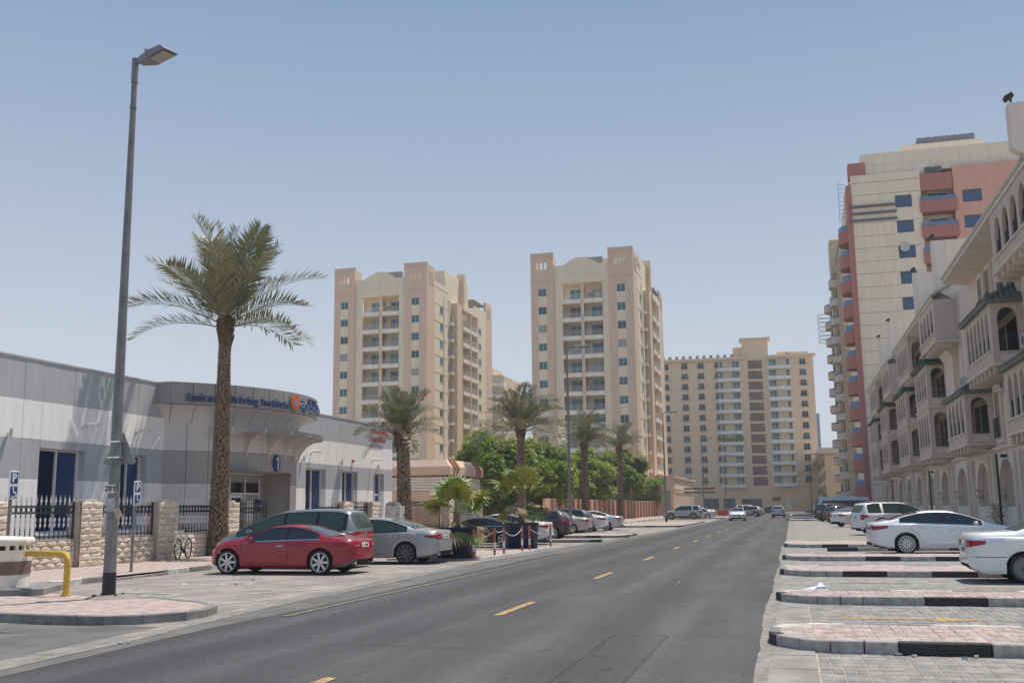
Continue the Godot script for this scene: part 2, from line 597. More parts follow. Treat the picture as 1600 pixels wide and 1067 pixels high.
# asphalt wear over 10 m by 64 m: polished wheel tracks, oil down the middle of each lane, sealed cracks, patches, drips and aggregate
func road_material() -> void:
	var w := 512
	var h := 2048
	var r := RandomNumberGenerator.new()
	r.seed = 404
	var a := FastNoiseLite.new()
	a.frequency = 0.02
	a.seed = 5
	a.fractal_octaves = 4
	var v := PackedFloat32Array()
	v.resize(w * h)
	for j in h:
		var jj := float(j) / h
		for i in w:
			var x := float(i) / w * 10.0 - 10.0
			var lane := absf(fposmod(x + 0.33, 4.4) - 2.2)
			var track := exp(-pow((lane - 0.85) / 0.30, 2))
			var oil := exp(-pow(lane / 0.32, 2))
			# noise that wraps along the road
			var ang := jj * TAU
			var n := a.get_noise_3d(i * 1.3, 60.0 * cos(ang), 60.0 * sin(ang))
			var n2 := a.get_noise_3d(i * 0.35 + 900, 260.0 * cos(ang), 260.0 * sin(ang))
			v[j * w + i] = 0.78 + 0.085 * track - 0.10 * oil * (0.7 + n) + 0.12 * n + 0.07 * n2 + r.randf_range(-0.09, 0.09)
	# sealed cracks
	for c in 16:
		var x := r.randf_range(20, w - 20)
		var y := r.randf_range(0, h)
		var along := r.randf() < 0.6
		for k in r.randi_range(60, 320):
			if along:
				y += 1.0
				x += r.randf_range(-0.55, 0.55)
			else:
				x += 0.8
				y += r.randf_range(-0.6, 0.6)
			if x > 1 and x < w - 2:
				var q := posmod(int(y), h) * w + int(x)
				v[q] *= 0.72
	# trench patches
	for c in 3:
		var x0 := r.randi_range(40, w - 120)
		var y0 := r.randi_range(0, h - 200)
		var ww := r.randi_range(30, 70)
		var hh := r.randi_range(40, 150)
		for j in hh:
			for i in ww:
				v[(y0 + j) * w + x0 + i] *= 0.93 if i > 1 and j > 1 and i < ww - 2 and j < hh - 2 else 0.78
	# drips
	for c in 260:
		var lane_mid: float = [-2.5, -7.0][r.randi() % 2]
		var cx := int((lane_mid + r.randfn() * 0.5 + 10.0) / 10.0 * w)
		var cy := r.randi_range(3, h - 4)
		var rad := r.randi_range(1, 3)
		for j in range(-rad, rad + 1):
			for i in range(-rad, rad + 1):
				if i * i + j * j <= rad * rad and cx + i > 0 and cx + i < w:
					v[(cy + j) * w + cx + i] *= 0.86
	var by := PackedByteArray()
	by.resize(w * h)
	for i in w * h:
		by[i] = int(clampf(v[i], 0.0, 1.0) * 255.0)
	var im := Image.create_from_data(w, h, false, Image.FORMAT_L8, by)
	var t := ImageTexture.create_from_image(im)
	for q in [["asphalt_dark", C(0.146, 0.144, 0.148)], ["asphalt_light", C(0.176, 0.173, 0.175)]]:
		var m: StandardMaterial3D = M[q[0]]
		m.albedo_color = q[1]
		m.albedo_texture = t
		m.uv1_triplanar = false
		m.uv1_scale = Vector3.ONE
		m.detail_albedo = T["grain"]
		m.uv2_scale = Vector3.ONE / 0.45


func rect(x0: float, x1: float, z0: float, z1: float) -> PackedVector2Array:
	return PackedVector2Array([Vector2(x0, z0), Vector2(x1, z0), Vector2(x1, z1), Vector2(x0, z1)])


# kerb stones along a line of Vector2(x, z); the stones' outer faces lie on the line, the island on its left-hand side when `side` is 1
func kerb_stones(parent: Node3D, pts: Array, mats: Array, side := 1.0, length := 1.0, w := 0.15, h := 0.14, y0 := 0.0) -> void:
	var k := 0
	for i in pts.size() - 1:
		var a: Vector2 = pts[i]
		var b: Vector2 = pts[i + 1]
		var d := b - a
		var n := maxi(1, roundi(d.length() / length))
		var u := d.normalized()
		var nrm := Vector2(u.y, -u.x) * side
		var step := d.length() / n
		for j in n:
			var c: Vector2 = a + u * (step * (j + 0.5)) + nrm * (w * 0.5)
			var s := Vector3(snappedf(step - 0.012, 0.02), h + 0.06, w)
			var y := y0 + (h - 0.06) * 0.5 + rng.randf_range(-0.004, 0.004)
			put("kerb_stone", cb(s, 0.012), mats[k % mats.size()], parent, at(c.x, y, c.y, -atan2(u.y, u.x) + rng.randf_range(-0.008, 0.008)))
			if i == 0 or d.length() > 0.4:
				k += 1


# paving stones over x0..x1, z0..z1 (z0 nearer); the first `single` become pieces of their own, the rest one joined mesh
func pavers(parent: Node3D, x0: float, x1: float, z0: float, z1: float, y: float, mats: Array, single: int, inside := PackedVector2Array()) -> void:
	var joined := [MB.new(), MB.new(), MB.new()]
	var used := [0, 0, 0]
	var row := 0
	var z := z0
	while z > z1:
		var x := x0
		var col := 0
		while x < x1:
			var two := (row + col / 3) % 2 == 0
			var wdt := 0.12 if two else 0.24
			for q in (2 if two else 1):
				var cx := x + wdt * (q + 0.5)
				var c := Vector3(cx, y - 0.03 + rng.randf_range(-0.0025, 0.0025), z - 0.12)
				if inside.is_empty() or Geometry2D.is_point_in_polygon(Vector2(c.x, c.z), inside):
					var s := Vector3(wdt - 0.009, 0.06, 0.229)
					var pick := 0
					var r := rng.randf()
					if r > 0.6:
						pick = 1 if r < 0.82 else 2
					if single > 0:
						put("paver", cb(s, 0.006), mats[pick], parent, Transform3D(Basis(Vector3.UP, rng.randf_range(-0.01, 0.01)), c))
						single -= 1
					else:
						joined[pick].box(c, s, Basis(Vector3.UP, rng.randf_range(-0.01, 0.01)))
						used[pick] += 1
			x += 0.24
			col += 1
		z -= 0.24
		row += 1
	for i in 3:
		if used[i]:
			tag(put("pavers", joined[i].mesh(), mats[i], parent), "", "", "", "stuff")


func island(called: String, poly: Array, top: Material, kerb: Array, mats: Array, label: String, length := 1.0, side := 1.0, h := 0.13) -> Node3D:
	var o := Node3D.new()
	o.name = called
	add_child(o, true)
	tag(o, label, "kerb island", "", "structure")
	var m := MB.new()
	var pp := PackedVector2Array()
	for p in poly:
		pp.append(Vector2(p.x, -p.y))
	m.prism(pp, h + 0.04, Transform3D(Basis(Vector3.RIGHT, -PI / 2), Vector3(0, -0.04, 0)))
	put("surface", m.mesh(), top, o)
	kerb_stones(o, kerb, mats, side, length)
	return o


func right_island(zf: float, zb: float, x1: float, label: String, detailed: bool, single := 0, shift := 0) -> void:
	var front := V([x1, zf, 1.1, zf, 0.35, zf - 0.06, 0.0, zf - 0.2, -0.27, zf - 0.5, -0.36, zf - 0.85])
	var back := V([-0.36, zf - 0.85, -0.34, zb + 0.55, -0.22, zb + 0.25, 0.1, zb + 0.06, 0.6, zb, x1, zb])
	var poly := []
	for p in front:
		poly.append(p)
	for i in range(1, back.size()):
		poly.append(back[i])
	var inner := []
	for p in Geometry2D.offset_polygon(PackedVector2Array(poly), -0.14)[0]:
		inner.append(p)
	var ring := V([1.1, zf, 0.35, zf - 0.06, 0.0, zf - 0.2, -0.27, zf - 0.5, -0.36, zf - 0.85])
	var o := island("kerb_island", inner, M.joint_sand if detailed else M.paver_red, ring, [M.kerb_white, M.kerb_white, M.kerb_white, M.kerb_black], label, 0.5, -1.0, 0.131 if detailed else 0.132)
	var mats := [M.kerb_black, M.kerb_white]
	if shift:
		mats.reverse()
	kerb_stones(o, V([1.1, zf, x1, zf]), mats, 1.0, 1.05)
	kerb_stones(o, back, [M.kerb_grey, M.kerb_clean], -1.0, 1.05)
	if detailed:
		pavers(o, -0.3, x1, zf - 0.14, zb + 0.1, 0.138, [M.paver_red, M.paver_red_b, M.paver_red_c], single, PackedVector2Array(inner))


func ground() -> void:
	structure("ground", sheet(rect(-1500, 1500, 60, -2600), -0.05), M.earth, "pale dusty ground stretching out around the street")
	var edge := V([-8.2, 12, -8.6, -8, -8.9, -13.9, -9.2, -17, -9.55, -23, -9.85, -33, -9.75, -42, -9.3, -50, -8.95, -58, -8.65, -70, -8.5, -86, -8.4, -120, -8.4, -212])
	# carriageway: two lanes of different age
	var lane := PackedVector2Array(edge)
	lane.append(Vector2(-5.02, -212))
	lane.append(Vector2(-5.02, 12))
	road_material()
	structure("road_lane", road_sheet(lane, 0.0), M.asphalt_dark, "dark worn left lane of the asphalt street")
	structure("road", road_sheet(rect(-5.02, -0.33, 12, -212), 0.0), M.asphalt_light, "lighter grey right lane of the asphalt street")
	var shoulder := PackedVector2Array(edge)
	for i in range(edge.size() - 1, -1, -1):
		shoulder.append(Vector2(lerpf(edge[i].x, -8.05, 0.75) + 0.12 * sin(i * 2.3), edge[i].y))
	structure("road_shoulder", sheet(shoulder, 0.004), M.asphalt_dusty, "dusty strip of asphalt along the left edge of the street")
	structure("crossing_road", sheet(rect(-140, 90, -212, -281), 0.0), M.asphalt_far, "grey asphalt of the crossing street at the far end")
	var o := structure("far_pavement", sheet(rect(-140, 90, -281, -300), 0.10), M.concrete, "pale pavement in front of the far apartment block")
	var ks := Node3D.new()
	ks.name = "far_kerb"
	add_child(ks)
	tag(ks, "long kerb between crossing street and far pavement", "kerb", "", "structure")
	bx("kerb", M.kerb_clean, ks, Vector3(-25, 0.03, -280.9), Vector3(230, 0.22, 0.3))
	# left gutter of concrete slabs
	var gut := Node3D.new()
	gut.name = "gutter"
	add_child(gut)
	tag(gut, "pale concrete gutter along the left edge of the street", "gutter", "", "structure")
	for i in range(1, edge.size() - 2):
		var a: Vector2 = edge[i]
		var b: Vector2 = edge[i + 1]
		var n := maxi(1, roundi((a - b).length() / 1.4))
		for j in n:
			var p := a.lerp(b, (j + 0.5) / n)
			put("gutter_slab", cb(Vector3(0.30, 0.08, snappedf((a - b).length() / n - 0.015, 0.02)), 0.008), M.concrete, gut, at(p.x - 0.15, -0.032 + rng.randf_range(0, 0.006), p.y, atan2(b.x - a.x, b.y - a.y)))
	# right gutter
	var gr := Node3D.new()
	gr.name = "gutter"
	add_child(gr, true)
	tag(gr, "pale concrete gutter along the right edge of the street", "gutter", "", "structure")
	for i in 110:
		put("gutter_slab", cb(Vector3(0.50, 0.08, 0.985), 0.008), M.concrete, gr, at(-0.07, -0.034 + rng.randf_range(0, 0.008), -6.0 - i))
	var dust := PackedVector2Array()
	for i in 90:
		dust.append(Vector2(-0.27, 0 - i * 0.5))
	for i in range(89, -1, -1):
		dust.append(Vector2(-0.46 + 0.05 * sin(i * 0.23) * sin(i * 0.11 + 1) + rng.randf_range(-0.02, 0.02), -i * 0.5))
	structure("roadside_sand", sheet(dust, 0.008), M.sand_dust, "drifted sand along the right edge of the street")
	var dust2 := PackedVector2Array()
	for i in 40:
		dust2.append(Vector2(pl(V([-45, -9.5, -33, -9.8, -17, -9.15, -13, -8.8, -4, -8.4]), -5.0 - i) - 0.02, -5.0 - i))
	for i in range(39, -1, -1):
		dust2.append(dust2[i] + Vector2(0.14 + 0.05 * sin(i * 0.4) + rng.randf_range(-0.02, 0.03), 0))
	structure("roadside_sand", sheet(dust2, 0.0085), M.sand_dust, "thin drift of sand along the left edge of the street")
	# painted lines
	var dashes := Node3D.new()
	dashes.name = "centre_line"
	add_child(dashes)
	tag(dashes, "broken yellow line along the middle of the street", "road marking", "", "structure")
	for i in 10:
		var z0 := -7.7 - i * 8.58
		put("dash", sheet(rect(-4.72, -4.58, z0, z0 - 2.35), 0.008), M.line_yellow, dashes)
	var yl := PackedVector2Array([Vector2(-8.0, -15.6), Vector2(-8.12, -15.6), Vector2(-8.2, -42), Vector2(-8.02, -85), Vector2(-7.9, -85), Vector2(-8.08, -42)])
	structure("edge_line", sheet(yl, 0.0095), M.line_yellow_faint, "faded yellow line along the left side of the street")
	structure("yellow_marking", sheet(PackedVector2Array([Vector2(-12.5, -13.0), Vector2(-10.85, -12.95), Vector2(-12.5, -12.55), Vector2(-12.5, -12.62), Vector2(-11.3, -12.92), Vector2(-12.5, -12.93)]), 0.008), M.line_yellow_faint, "faded pointed yellow marking beside the left kerb")
	structure("side_road", sheet(rect(-40, -8.55, 12, -15.2), -0.004), M.asphalt_dusty, "dusty asphalt of the side road at the left")
	# ---- right-hand parking
	var pk := Node3D.new()
	pk.name = "parking_paving"
	add_child(pk)
	tag(pk, "grey block paving of the parking bays on the right", "paving", "", "structure")
	put("bed", sheet(rect(0.18, 8.4, 2, -23), -0.006), M.joint_sand, pk)
	put("far_paving", sheet(rect(0.18, 8.4, -23, -200), 0.0), M.paver_grey, pk)
	var gm := [M.paver_grey, M.paver_grey_b, M.paver_grey_c]
	pavers(pk, 0.2, 3.2, -9.9, -12.8, 0.0, gm, 300)
	pavers(pk, 0.2, 4.4, -14.75, -18.9, 0.0, gm, 0)
	pavers(pk, 0.2, 5.2, -20.45, -23.0, 0.0, gm, 0)
	right_island(-12.78, -14.72, 6.0, "nearest pink paved kerb island with black and white kerb", true, 120)
	right_island(-18.87, -20.42, 7.0, "second nearest kerb island, a white bag lying behind it", true, 0, 1)
	right_island(-26.0, -28.45, 8.0, "kerb island beside the white sedan cut by the frame", false, 0, 0)
	right_island(-33.2, -35.1, 8.0, "narrow kerb island just before the white sedan with dark windows", false, 0, 1)
	right_island(-43.2, -48.0, 8.0, "wide kerb island just beyond the white sedan with dark windows", false)
	right_island(-116.0, -121.0, 8.0, "small far kerb island before the parked bus", false)
	var sk := Node3D.new()
	sk.name = "kerb"
	add_child(sk, true)
	tag(sk, "short black and white kerb under the white sedan with dark windows", "kerb", "", "structure")
	kerb_stones(sk, V([1.2, -39.9, 6.5, -40.6]), [M.kerb_black, M.kerb_white], 1.0, 1.0)
	var mk := Node3D.new()
	mk.name = "bay_markings"
	add_child(mk)
	tag(mk, "white and yellow painted bay lines on the right parking", "road marking", "", "structure")
	put("line", sheet(rect(1.45, 2.55, -15.42, -15.54), 0.006), M.line_white, mk)
	put("line", sheet(rect(3.3, 4.4, -15.4, -15.52), 0.006), M.line_white, mk)
	put("line", sheet(rect(1.2, 2.3, -21.75, -21.87), 0.006), M.line_white, mk)
	put("line", sheet(rect(3.1, 4.2, -21.75, -21.87), 0.006), M.line_white, mk)
	put("line", sheet(rect(1.9, 3.9, -30.2, -30.35), 0.006), M.line_faint, mk)
	put("arrow", sheet(PackedVector2Array([Vector2(0.62, -16.60), Vector2(0.62, -16.76), Vector2(2.0, -16.78), Vector2(2.0, -17.0), Vector2(2.75, -16.7), Vector2(2.0, -16.38), Vector2(2.0, -16.62)]), 0.006), M.line_yellow, mk)
	put("line", sheet(rect(0.9, 2.4, -23.9, -24.05), 0.006), M.line_yellow_faint, mk)
	var sw := Node3D.new()
	sw.name = "pavement"
	add_child(sw, true)
	tag(sw, "narrow pavement in front of the arcaded building on the right", "pavement", "", "structure")
	bx("surface", M.paver_red, sw, Vector3(10.0, 0.03, -90), Vector3(3.0, 0.18, 170))
	kerb_stones(sw, V([8.5, -20, 8.5, -170]), [M.kerb_black, M.kerb_white], -1.0, 1.5)
	# ---- left-hand parking and pavement
	var lp := PackedVector2Array()
	for i in range(2, edge.size()):
		lp.append(edge[i] + Vector2(-0.3, 0))
	lp.append(Vector2(-16.7, -212))
	lp.append(Vector2(-16.7, -14.0))
	structure("parking_paving", sheet(lp, 0.0), mat("paver_left", C(0.30, 0.262, 0.24), 0.93, "mottle", 12.0, "fine", 0.8), "pinkish block paving of the parking bays on the left")
	var ps := Node3D.new()
	ps.name = "pavement"
	add_child(ps, true)
	tag(ps, "pink paved pavement between stone wall and parked cars", "pavement", "", "structure")
	put("surface", sheet(PackedVector2Array([Vector2(-24, -10), Vector2(-16.8, -10), Vector2(-16.8, -22.9), Vector2(-16.8, -25.4), Vector2(-16.8, -212), Vector2(-24, -212)]), 0.11), M.paver_red, ps)
	kerb_stones(ps, V([-16.68, -12, -16.68, -22.9]), [M.kerb_clean, M.kerb_grey], 1.0, 1.1)
	kerb_stones(ps, V([-16.68, -22.9, -16.72, -25.4]), [M.concrete], 1.0, 0.8, 0.15, 0.06)
	kerb_stones(ps, V([-16.72, -25.4, -16.68, -60]), [M.kerb_clean, M.kerb_grey], 1.0, 1.1)
	kerb_stones(ps, V([-16.68, -60, -16.68, -190]), [M.kerb_clean, M.kerb_grey], 1.0, 2.4)
	# painted marks on the left bays
	var lm := Node3D.new()
	lm.name = "bay_markings"
	add_child(lm, true)
	tag(lm, "worn white lines and wheelchair marks on the left parking", "road marking", "", "structure")
	for z in [-17.6, -20.6, -23.7]:
		var x := -16.0
		while x < -10.4:
			put("line", sheet(rect(x, x + 0.95, z, z - 0.13), 0.006), M.line_faint, lm)
			x += 1.5
	for zc in [-19.1, -22.2]:
		for seg in [[-13.9, 0.35, -12.4, 0.35], [-12.4, 0.35, -12.4, -0.25], [-12.4, -0.25, -13.2, -0.5], [-13.9, 0.35, -14.2, -0.1], [-13.0, 0.35, -13.0, -0.1], [-13.5, -0.55, -14.3, -0.45]]:
			var a := Vector2(seg[0], zc + seg[1])
			var b := Vector2(seg[2], zc + seg[3])
			var n := (b - a).normalized().orthogonal() * 0.07
			put("stroke", sheet(PackedVector2Array([a + n, b + n, b - n, a - n]), 0.0075), M.line_faint, lm)
	for s in [[-10.6, -16.9, -9.8, -18.6], [-11.2, -19.4, -9.9, -21.0], [-16.2, -18.6, -15.2, -18.2], [-12.0, -16.9, -11.2, -17.3]]:
		var a := Vector2(s[0], s[1])
		var b := Vector2(s[2], s[3])
		var n := (b - a).normalized().orthogonal() * 0.06
		put("line", sheet(PackedVector2Array([a + n, b + n, b - n, a - n]), 0.0078), M.line_faint, lm)
	# nose of the island that carries the lamp post
	var nose := V([-22.0, -15.1, -13.6, -14.32, -12.4, -14.10, -11.2, -13.95, -10.3, -13.98, -9.75, -14.2, -9.35, -14.75, -9.28, -15.3, -9.5, -15.95, -10.1, -16.5, -11.2, -17.05, -12.6, -17.35, -15.5, -18.4, -18.5, -19.6, -22.0, -20.6])
	var inner := []
	for p in Geometry2D.offset_polygon(PackedVector2Array(nose), -0.14)[0]:
		inner.append(p)
	var li := island("kerb_island", inner, M.paver_red, nose.slice(0, 14), [M.kerb_grey], "rounded kerb island under the near lamp post", 0.55, 1.0)
	var pad := MB.new()
	pad.lathe([Vector2(0.0, 0.055), Vector2(0.30, 0.05), Vector2(0.42, 0.02), Vector2(0.5, -0.01)], 18, Vector3.ZERO)
	put("concrete_pad", pad.mesh(), M.concrete, li, at(-12.35, 0.135, -17.0))
	# islands further along on the left
	for q in [[-50.0, -51.6, -14.4, -9.1, "kerb island beyond the blue planters, its tip pointing at the street"], [-57.2, -62.4, -15.6, -8.95, "kerb island under the second lamp post"], [-86.0, -109.0, -16.0, -8.7, "long kerb island under the third lamp post"], [-138.0, -146.0, -16.0, -8.7, "kerb island under the fourth lamp post"]]:
		var zf: float = q[0]
		var zb: float = q[1]
		var x0: float = q[2]
		var x1: float = q[3]
		var pts := V([x0, zf, x1 - 0.5, zf, x1, zf - 0.5, x1, zb + 0.5, x1 - 0.5, zb, x0, zb])
		var inn := []
		for p in Geometry2D.offset_polygon(PackedVector2Array(pts), -0.14)[0]:
			inn.append(p)
		island("kerb_island", inn, M.paver_red, pts, [M.kerb_grey, M.kerb_grey, M.kerb_black], q[4], 0.9, 1.0)
	# slab with the planters
	var plz := PackedVector2Array([Vector2(-13.4, -33.2), Vector2(-10.15, -33.2), Vector2(-9.95, -38), Vector2(-9.85, -43.2), Vector2(-11.4, -43.2), Vector2(-12.3, -38)])
	var pm := MB.new()
	var pp := PackedVector2Array()
	for p in plz:
		pp.append(Vector2(p.x, -p.y))
	pm.prism(pp, 0.1, Transform3D(Basis(Vector3.RIGHT, -PI / 2), Vector3(0, -0.04, 0)))
	var po := Node3D.new()
	po.name = "kerb_island"
	add_child(po, true)
	tag(po, "low reddish slab under the blue planters and striped posts", "kerb island", "", "structure")
	put("surface", pm.mesh(), M.paver_red, po)
	kerb_stones(po, V([-10.08, -33.2, -9.9, -38, -9.8, -43.2]), [M.kerb_clean], 1.0, 1.2, 0.13, 0.08)


func driving_school() -> void:
	var X := -24.0
	var o := thing("driving_school_building", "low grey and white panelled building with rounded entrance canopy", "building")
	var zn := -17.0
	var zf := -60.3
	var core := MB.new()
	core.box(Vector3(X - 9.7, 3.3, (zn + zf) / 2), Vector3(15.4, 6.6, zn - zf - 0.06))
	# hollow out nothing: the panels hang 0.5 m in front of the core
	put("wall_core", core.mesh(), M.dark_gap, o)
	bx("roof", M.panel_grey, o, Vector3(X - 1.4, 6.62, (zn + zf) / 2), Vector3(2.68, 0.1, zn - zf - 0.02))
	bx("parapet_cap", M.panel_grey, o, Vector3(X - 0.25, 6.76, (zn + zf) / 2), Vector3(0.56, 0.06, zn - zf + 0.04))
	# windows: z range (near, far)
	var wins := [[-20.2, -22.6], [-24.4, -26.8], [-28.85, -31.15], [-33.05, -34.75], [-48.4, -50.75], [-52.85, -54.95], [-57.3, -58.95]]
	var cuts := [zn, zf, -35.85, -46.15]
	for w in wins:
		cuts.append(w[0])
		cuts.append(w[1])
	var z := zn
	while z > zf:
		var near := false
		for c in cuts:
			if absf(c - z) < 0.35:
				near = true
		if not near:
			cuts.append(z)
		z -= 1.22
	cuts.sort()
	cuts.reverse()
	var bands := [[0.0, 2.83, "panel_white"], [2.83, 4.12, "panel_grey"], [4.12, 5.4, "panel_white"], [5.4, 6.75, "panel_grey"]]
	for i in cuts.size() - 1:
		var za: float = cuts[i]
		var zb: float = cuts[i + 1]
		var mid := (za + zb) / 2
		if mid < -35.85 and mid > -46.15:
			continue
		var inw := false
		for w in wins:
			if mid < w[0] and mid > w[1]:
				inw = true
		for b in bands:
			var spans := [[b[0], b[1]]]
			if inw:
				spans = []
				if b[0] < 1.0:
					spans.append([b[0], 1.03])
				if b[1] > 3.85:
					spans.append([maxf(b[0], 3.85), b[1]])
			for s in spans:
				var sz := Vector3(0.05, snappedf(s[1] - s[0] - 0.008, 0.002), snappedf(za - zb - 0.012, 0.002))
				put("panel", cb(sz, 0.004), M[b[2]], o, at(X - 0.025 + rng.randf_range(-0.003, 0.003), (s[0] + s[1]) / 2, mid))
	# end wall towards the kiosk
	for b in bands:
		bx("end_panel", M[b[2]], o, Vector3(X - 8.0, (b[0] + b[1]) / 2, zf - 0.02), Vector3(15.9, b[1] - b[0] - 0.01, 0.06))
	for w in wins:
		var zc: float = (w[0] + w[1]) / 2
		var wd: float = w[0] - w[1]
		var wn := Node3D.new()
		wn.name = "window"
		o.add_child(wn, true)
		wn.position = Vector3(X, 0, zc)
		# jambs carry the band colours
		for sgn in [-1, 1]:
			bx("jamb", M.panel_grey, wn, Vector3(-0.22, (2.83 + 3.85) / 2, sgn * (wd / 2 + 0.012)), Vector3(0.4, 1.02, 0.03))
			bx("jamb", M.panel_white, wn, Vector3(-0.22, (1.03 + 2.83) / 2, sgn * (wd / 2 + 0.012)), Vector3(0.4, 1.8, 0.03))
		bx("head", M.panel_grey, wn, Vector3(-0.22, 3.862, 0), Vector3(0.4, 0.03, wd))
		bx("sill", M.panel_white, wn, Vector3(-0.18, 1.01, 0), Vector3(0.5, 0.05, wd + 0.04))
		var gx := -0.32
		bx("frame", M.frame_white, wn, Vector3(gx + 0.02, 2.44, -wd * 0.5 + 0.05), Vector3(0.07, 2.8, 0.09))
		bx("frame", M.frame_white, wn, Vector3(gx + 0.02, 2.44, wd * 0.5 - 0.04), Vector3(0.07, 2.8, 0.06))
		bx("frame", M.frame_white, wn, Vector3(gx + 0.02, 2.44, 0.0), Vector3(0.07, 2.8, 0.08))
		bx("frame", M.frame_white, wn, Vector3(gx + 0.02, 3.82, 0), Vector3(0.07, 0.06, wd))
		bx("frame", M.frame_white, wn, Vector3(gx + 0.02, 1.07, 0), Vector3(0.07, 0.08, wd))
		if w[0] < -57:
			bx("frame", M.frame_white, wn, Vector3(gx + 0.02, 2.6, -wd * 0.22), Vector3(0.06, 0.1, wd * 0.5))
		bx("pane", M.glass_blue, wn, Vector3(gx - 0.02, 2.44, -wd * 0.25), Vector3(0.02, 2.74, wd * 0.49))
		bx("pane", M.glass_navy, wn, Vector3(gx - 0.02, 2.44, wd * 0.25), Vector3(0.02, 2.74, wd * 0.49))
	# spotlights, cameras and wall lamps
	for q in [[-27.35, 4.25, 0], [-30.9, 4.75, 1], [-34.0, 4.75, 1], [-48.9, 4.7, 1], [-47.9, 4.3, 0], [-54.2, 4.45, 2], [-52.5, 4.3, 0], [-57.0, 4.6, 1], [-57.8, 4.25, 0], [-23.4, 4.25, 0]]:
		if q[2] == 0:
			var wl := Node3D.new()
			wl.name = "wall_lamp"
			o.add_child(wl, true)
			wl.position = Vector3(X, q[1], q[0])
			var m := MB.new()
			m.tube([Vector3(0.13, -0.14, 0), Vector3(0.13, 0.14, 0)], [0.055], 10)
			put("lamp_body", m.mesh(), M.cabinet, wl)
			bx("bracket", M.cabinet, wl, Vector3(0.05, -0.03, 0), Vector3(0.12, 0.08, 0.08))
		elif q[2] == 1:
			var cm := Node3D.new()
			cm.name = "security_camera"
			o.add_child(cm, true)
			cm.position = Vector3(X, q[1], q[0])
			var m := MB.new()
			m.tube([Vector3(0.12, 0.05, 0), Vector3(0.48, 0.02, -0.22)], [0.055, 0.062], 10)
			put("camera_body", m.mesh(), M.cream_paint, cm)
			var m2 := MB.new()
			m2.tube([Vector3(0.475, 0.02, -0.217), Vector3(0.492, 0.019, -0.226)], [0.045], 10)
			put("camera_lens", m2.mesh(), M.trim_black, cm)
			var m3 := MB.new()
			m3.tube([Vector3(0, -0.06, 0), Vector3(0.06, -0.05, 0), Vector3(0.18, 0.03, -0.03)], [0.07, 0.03, 0.025], 8)
			put("bracket", m3.mesh(), M.cabinet, cm)
		else:
			bx("alarm_box", M.barrier_red, o, Vector3(X + 0.06, q[1], q[0]), Vector3(0.12, 0.12, 0.2))
	entrance_drum(o, X)
	# red lettering on the grey band at the far end
	var rs := thing("red_lettering", "two lines of small raised red letters high on the grey wall band", "sign", Vector3(X + 0.02, 6.15, -58.0))
	arabic(rs, [["h", 0.0], ["k", 0.3], ["s", 0.8], ["l", 1.4], ["r", 1.75], ["m", 2.0], ["k", 2.1], ["b", 2.6], ["l", 3.5], ["d", 3.75], ["u", 4.2], ["h", 4.7], ["k", 4.9], ["l", 5.6], ["m", 5.75], ["r", 6.2]], -1.3, 0.1, 0.21, M.letter_red)
	arabic(rs, [["b", 0.0], ["m", 0.85], ["s", 1.2], ["d", 1.75], ["h", 2.2], ["h", 2.7], ["k", 3.0], ["l", 3.3], ["l", 3.6], ["s", 3.9], ["m", 4.5], ["d", 4.8]], -1.05, -0.38, 0.19, M.letter_red)


# a row of letters, each a mesh of its own; place(s) gives the frame at s metres along the row
func letters(parent: Node3D, text: String, size: float, m: Material, place: Callable, depth := 0.05, bold := true, gap := 0.02, fit := 1.0) -> float:
	var s := 0.0
	for ch in text:
		if ch == " ":
			s += size * 0.32 * fit
			continue
		var key := "L%s%.3f%.3f%s" % [ch, size, depth, bold]
		if not meshes.has(key):
			var t := TextMesh.new()
			var f := SystemFont.new()
			f.font_names = PackedStringArray(["Droid Sans"])
			f.font_weight = 700 if bold else 400
			t.font = f
			t.text = ch
			t.font_size = 64
			t.pixel_size = size / 46.0
			t.depth = depth
			t.curve_step = 3.0
			t.horizontal_alignment = HORIZONTAL_ALIGNMENT_LEFT
			meshes[key] = t
		var box: AABB = meshes[key].get_aabb()
		var xf: Transform3D = place.call(s + box.size.x * 0.5 * fit)
		var o := put("letter", meshes[key], m, parent)
		o.transform = xf * Transform3D(Basis.from_scale(Vector3(fit, 1, 1)), Vector3((-box.position.x - box.size.x * 0.5) * fit, 0, 0))
		s += (box.size.x + gap + size * 0.05) * fit
	return s


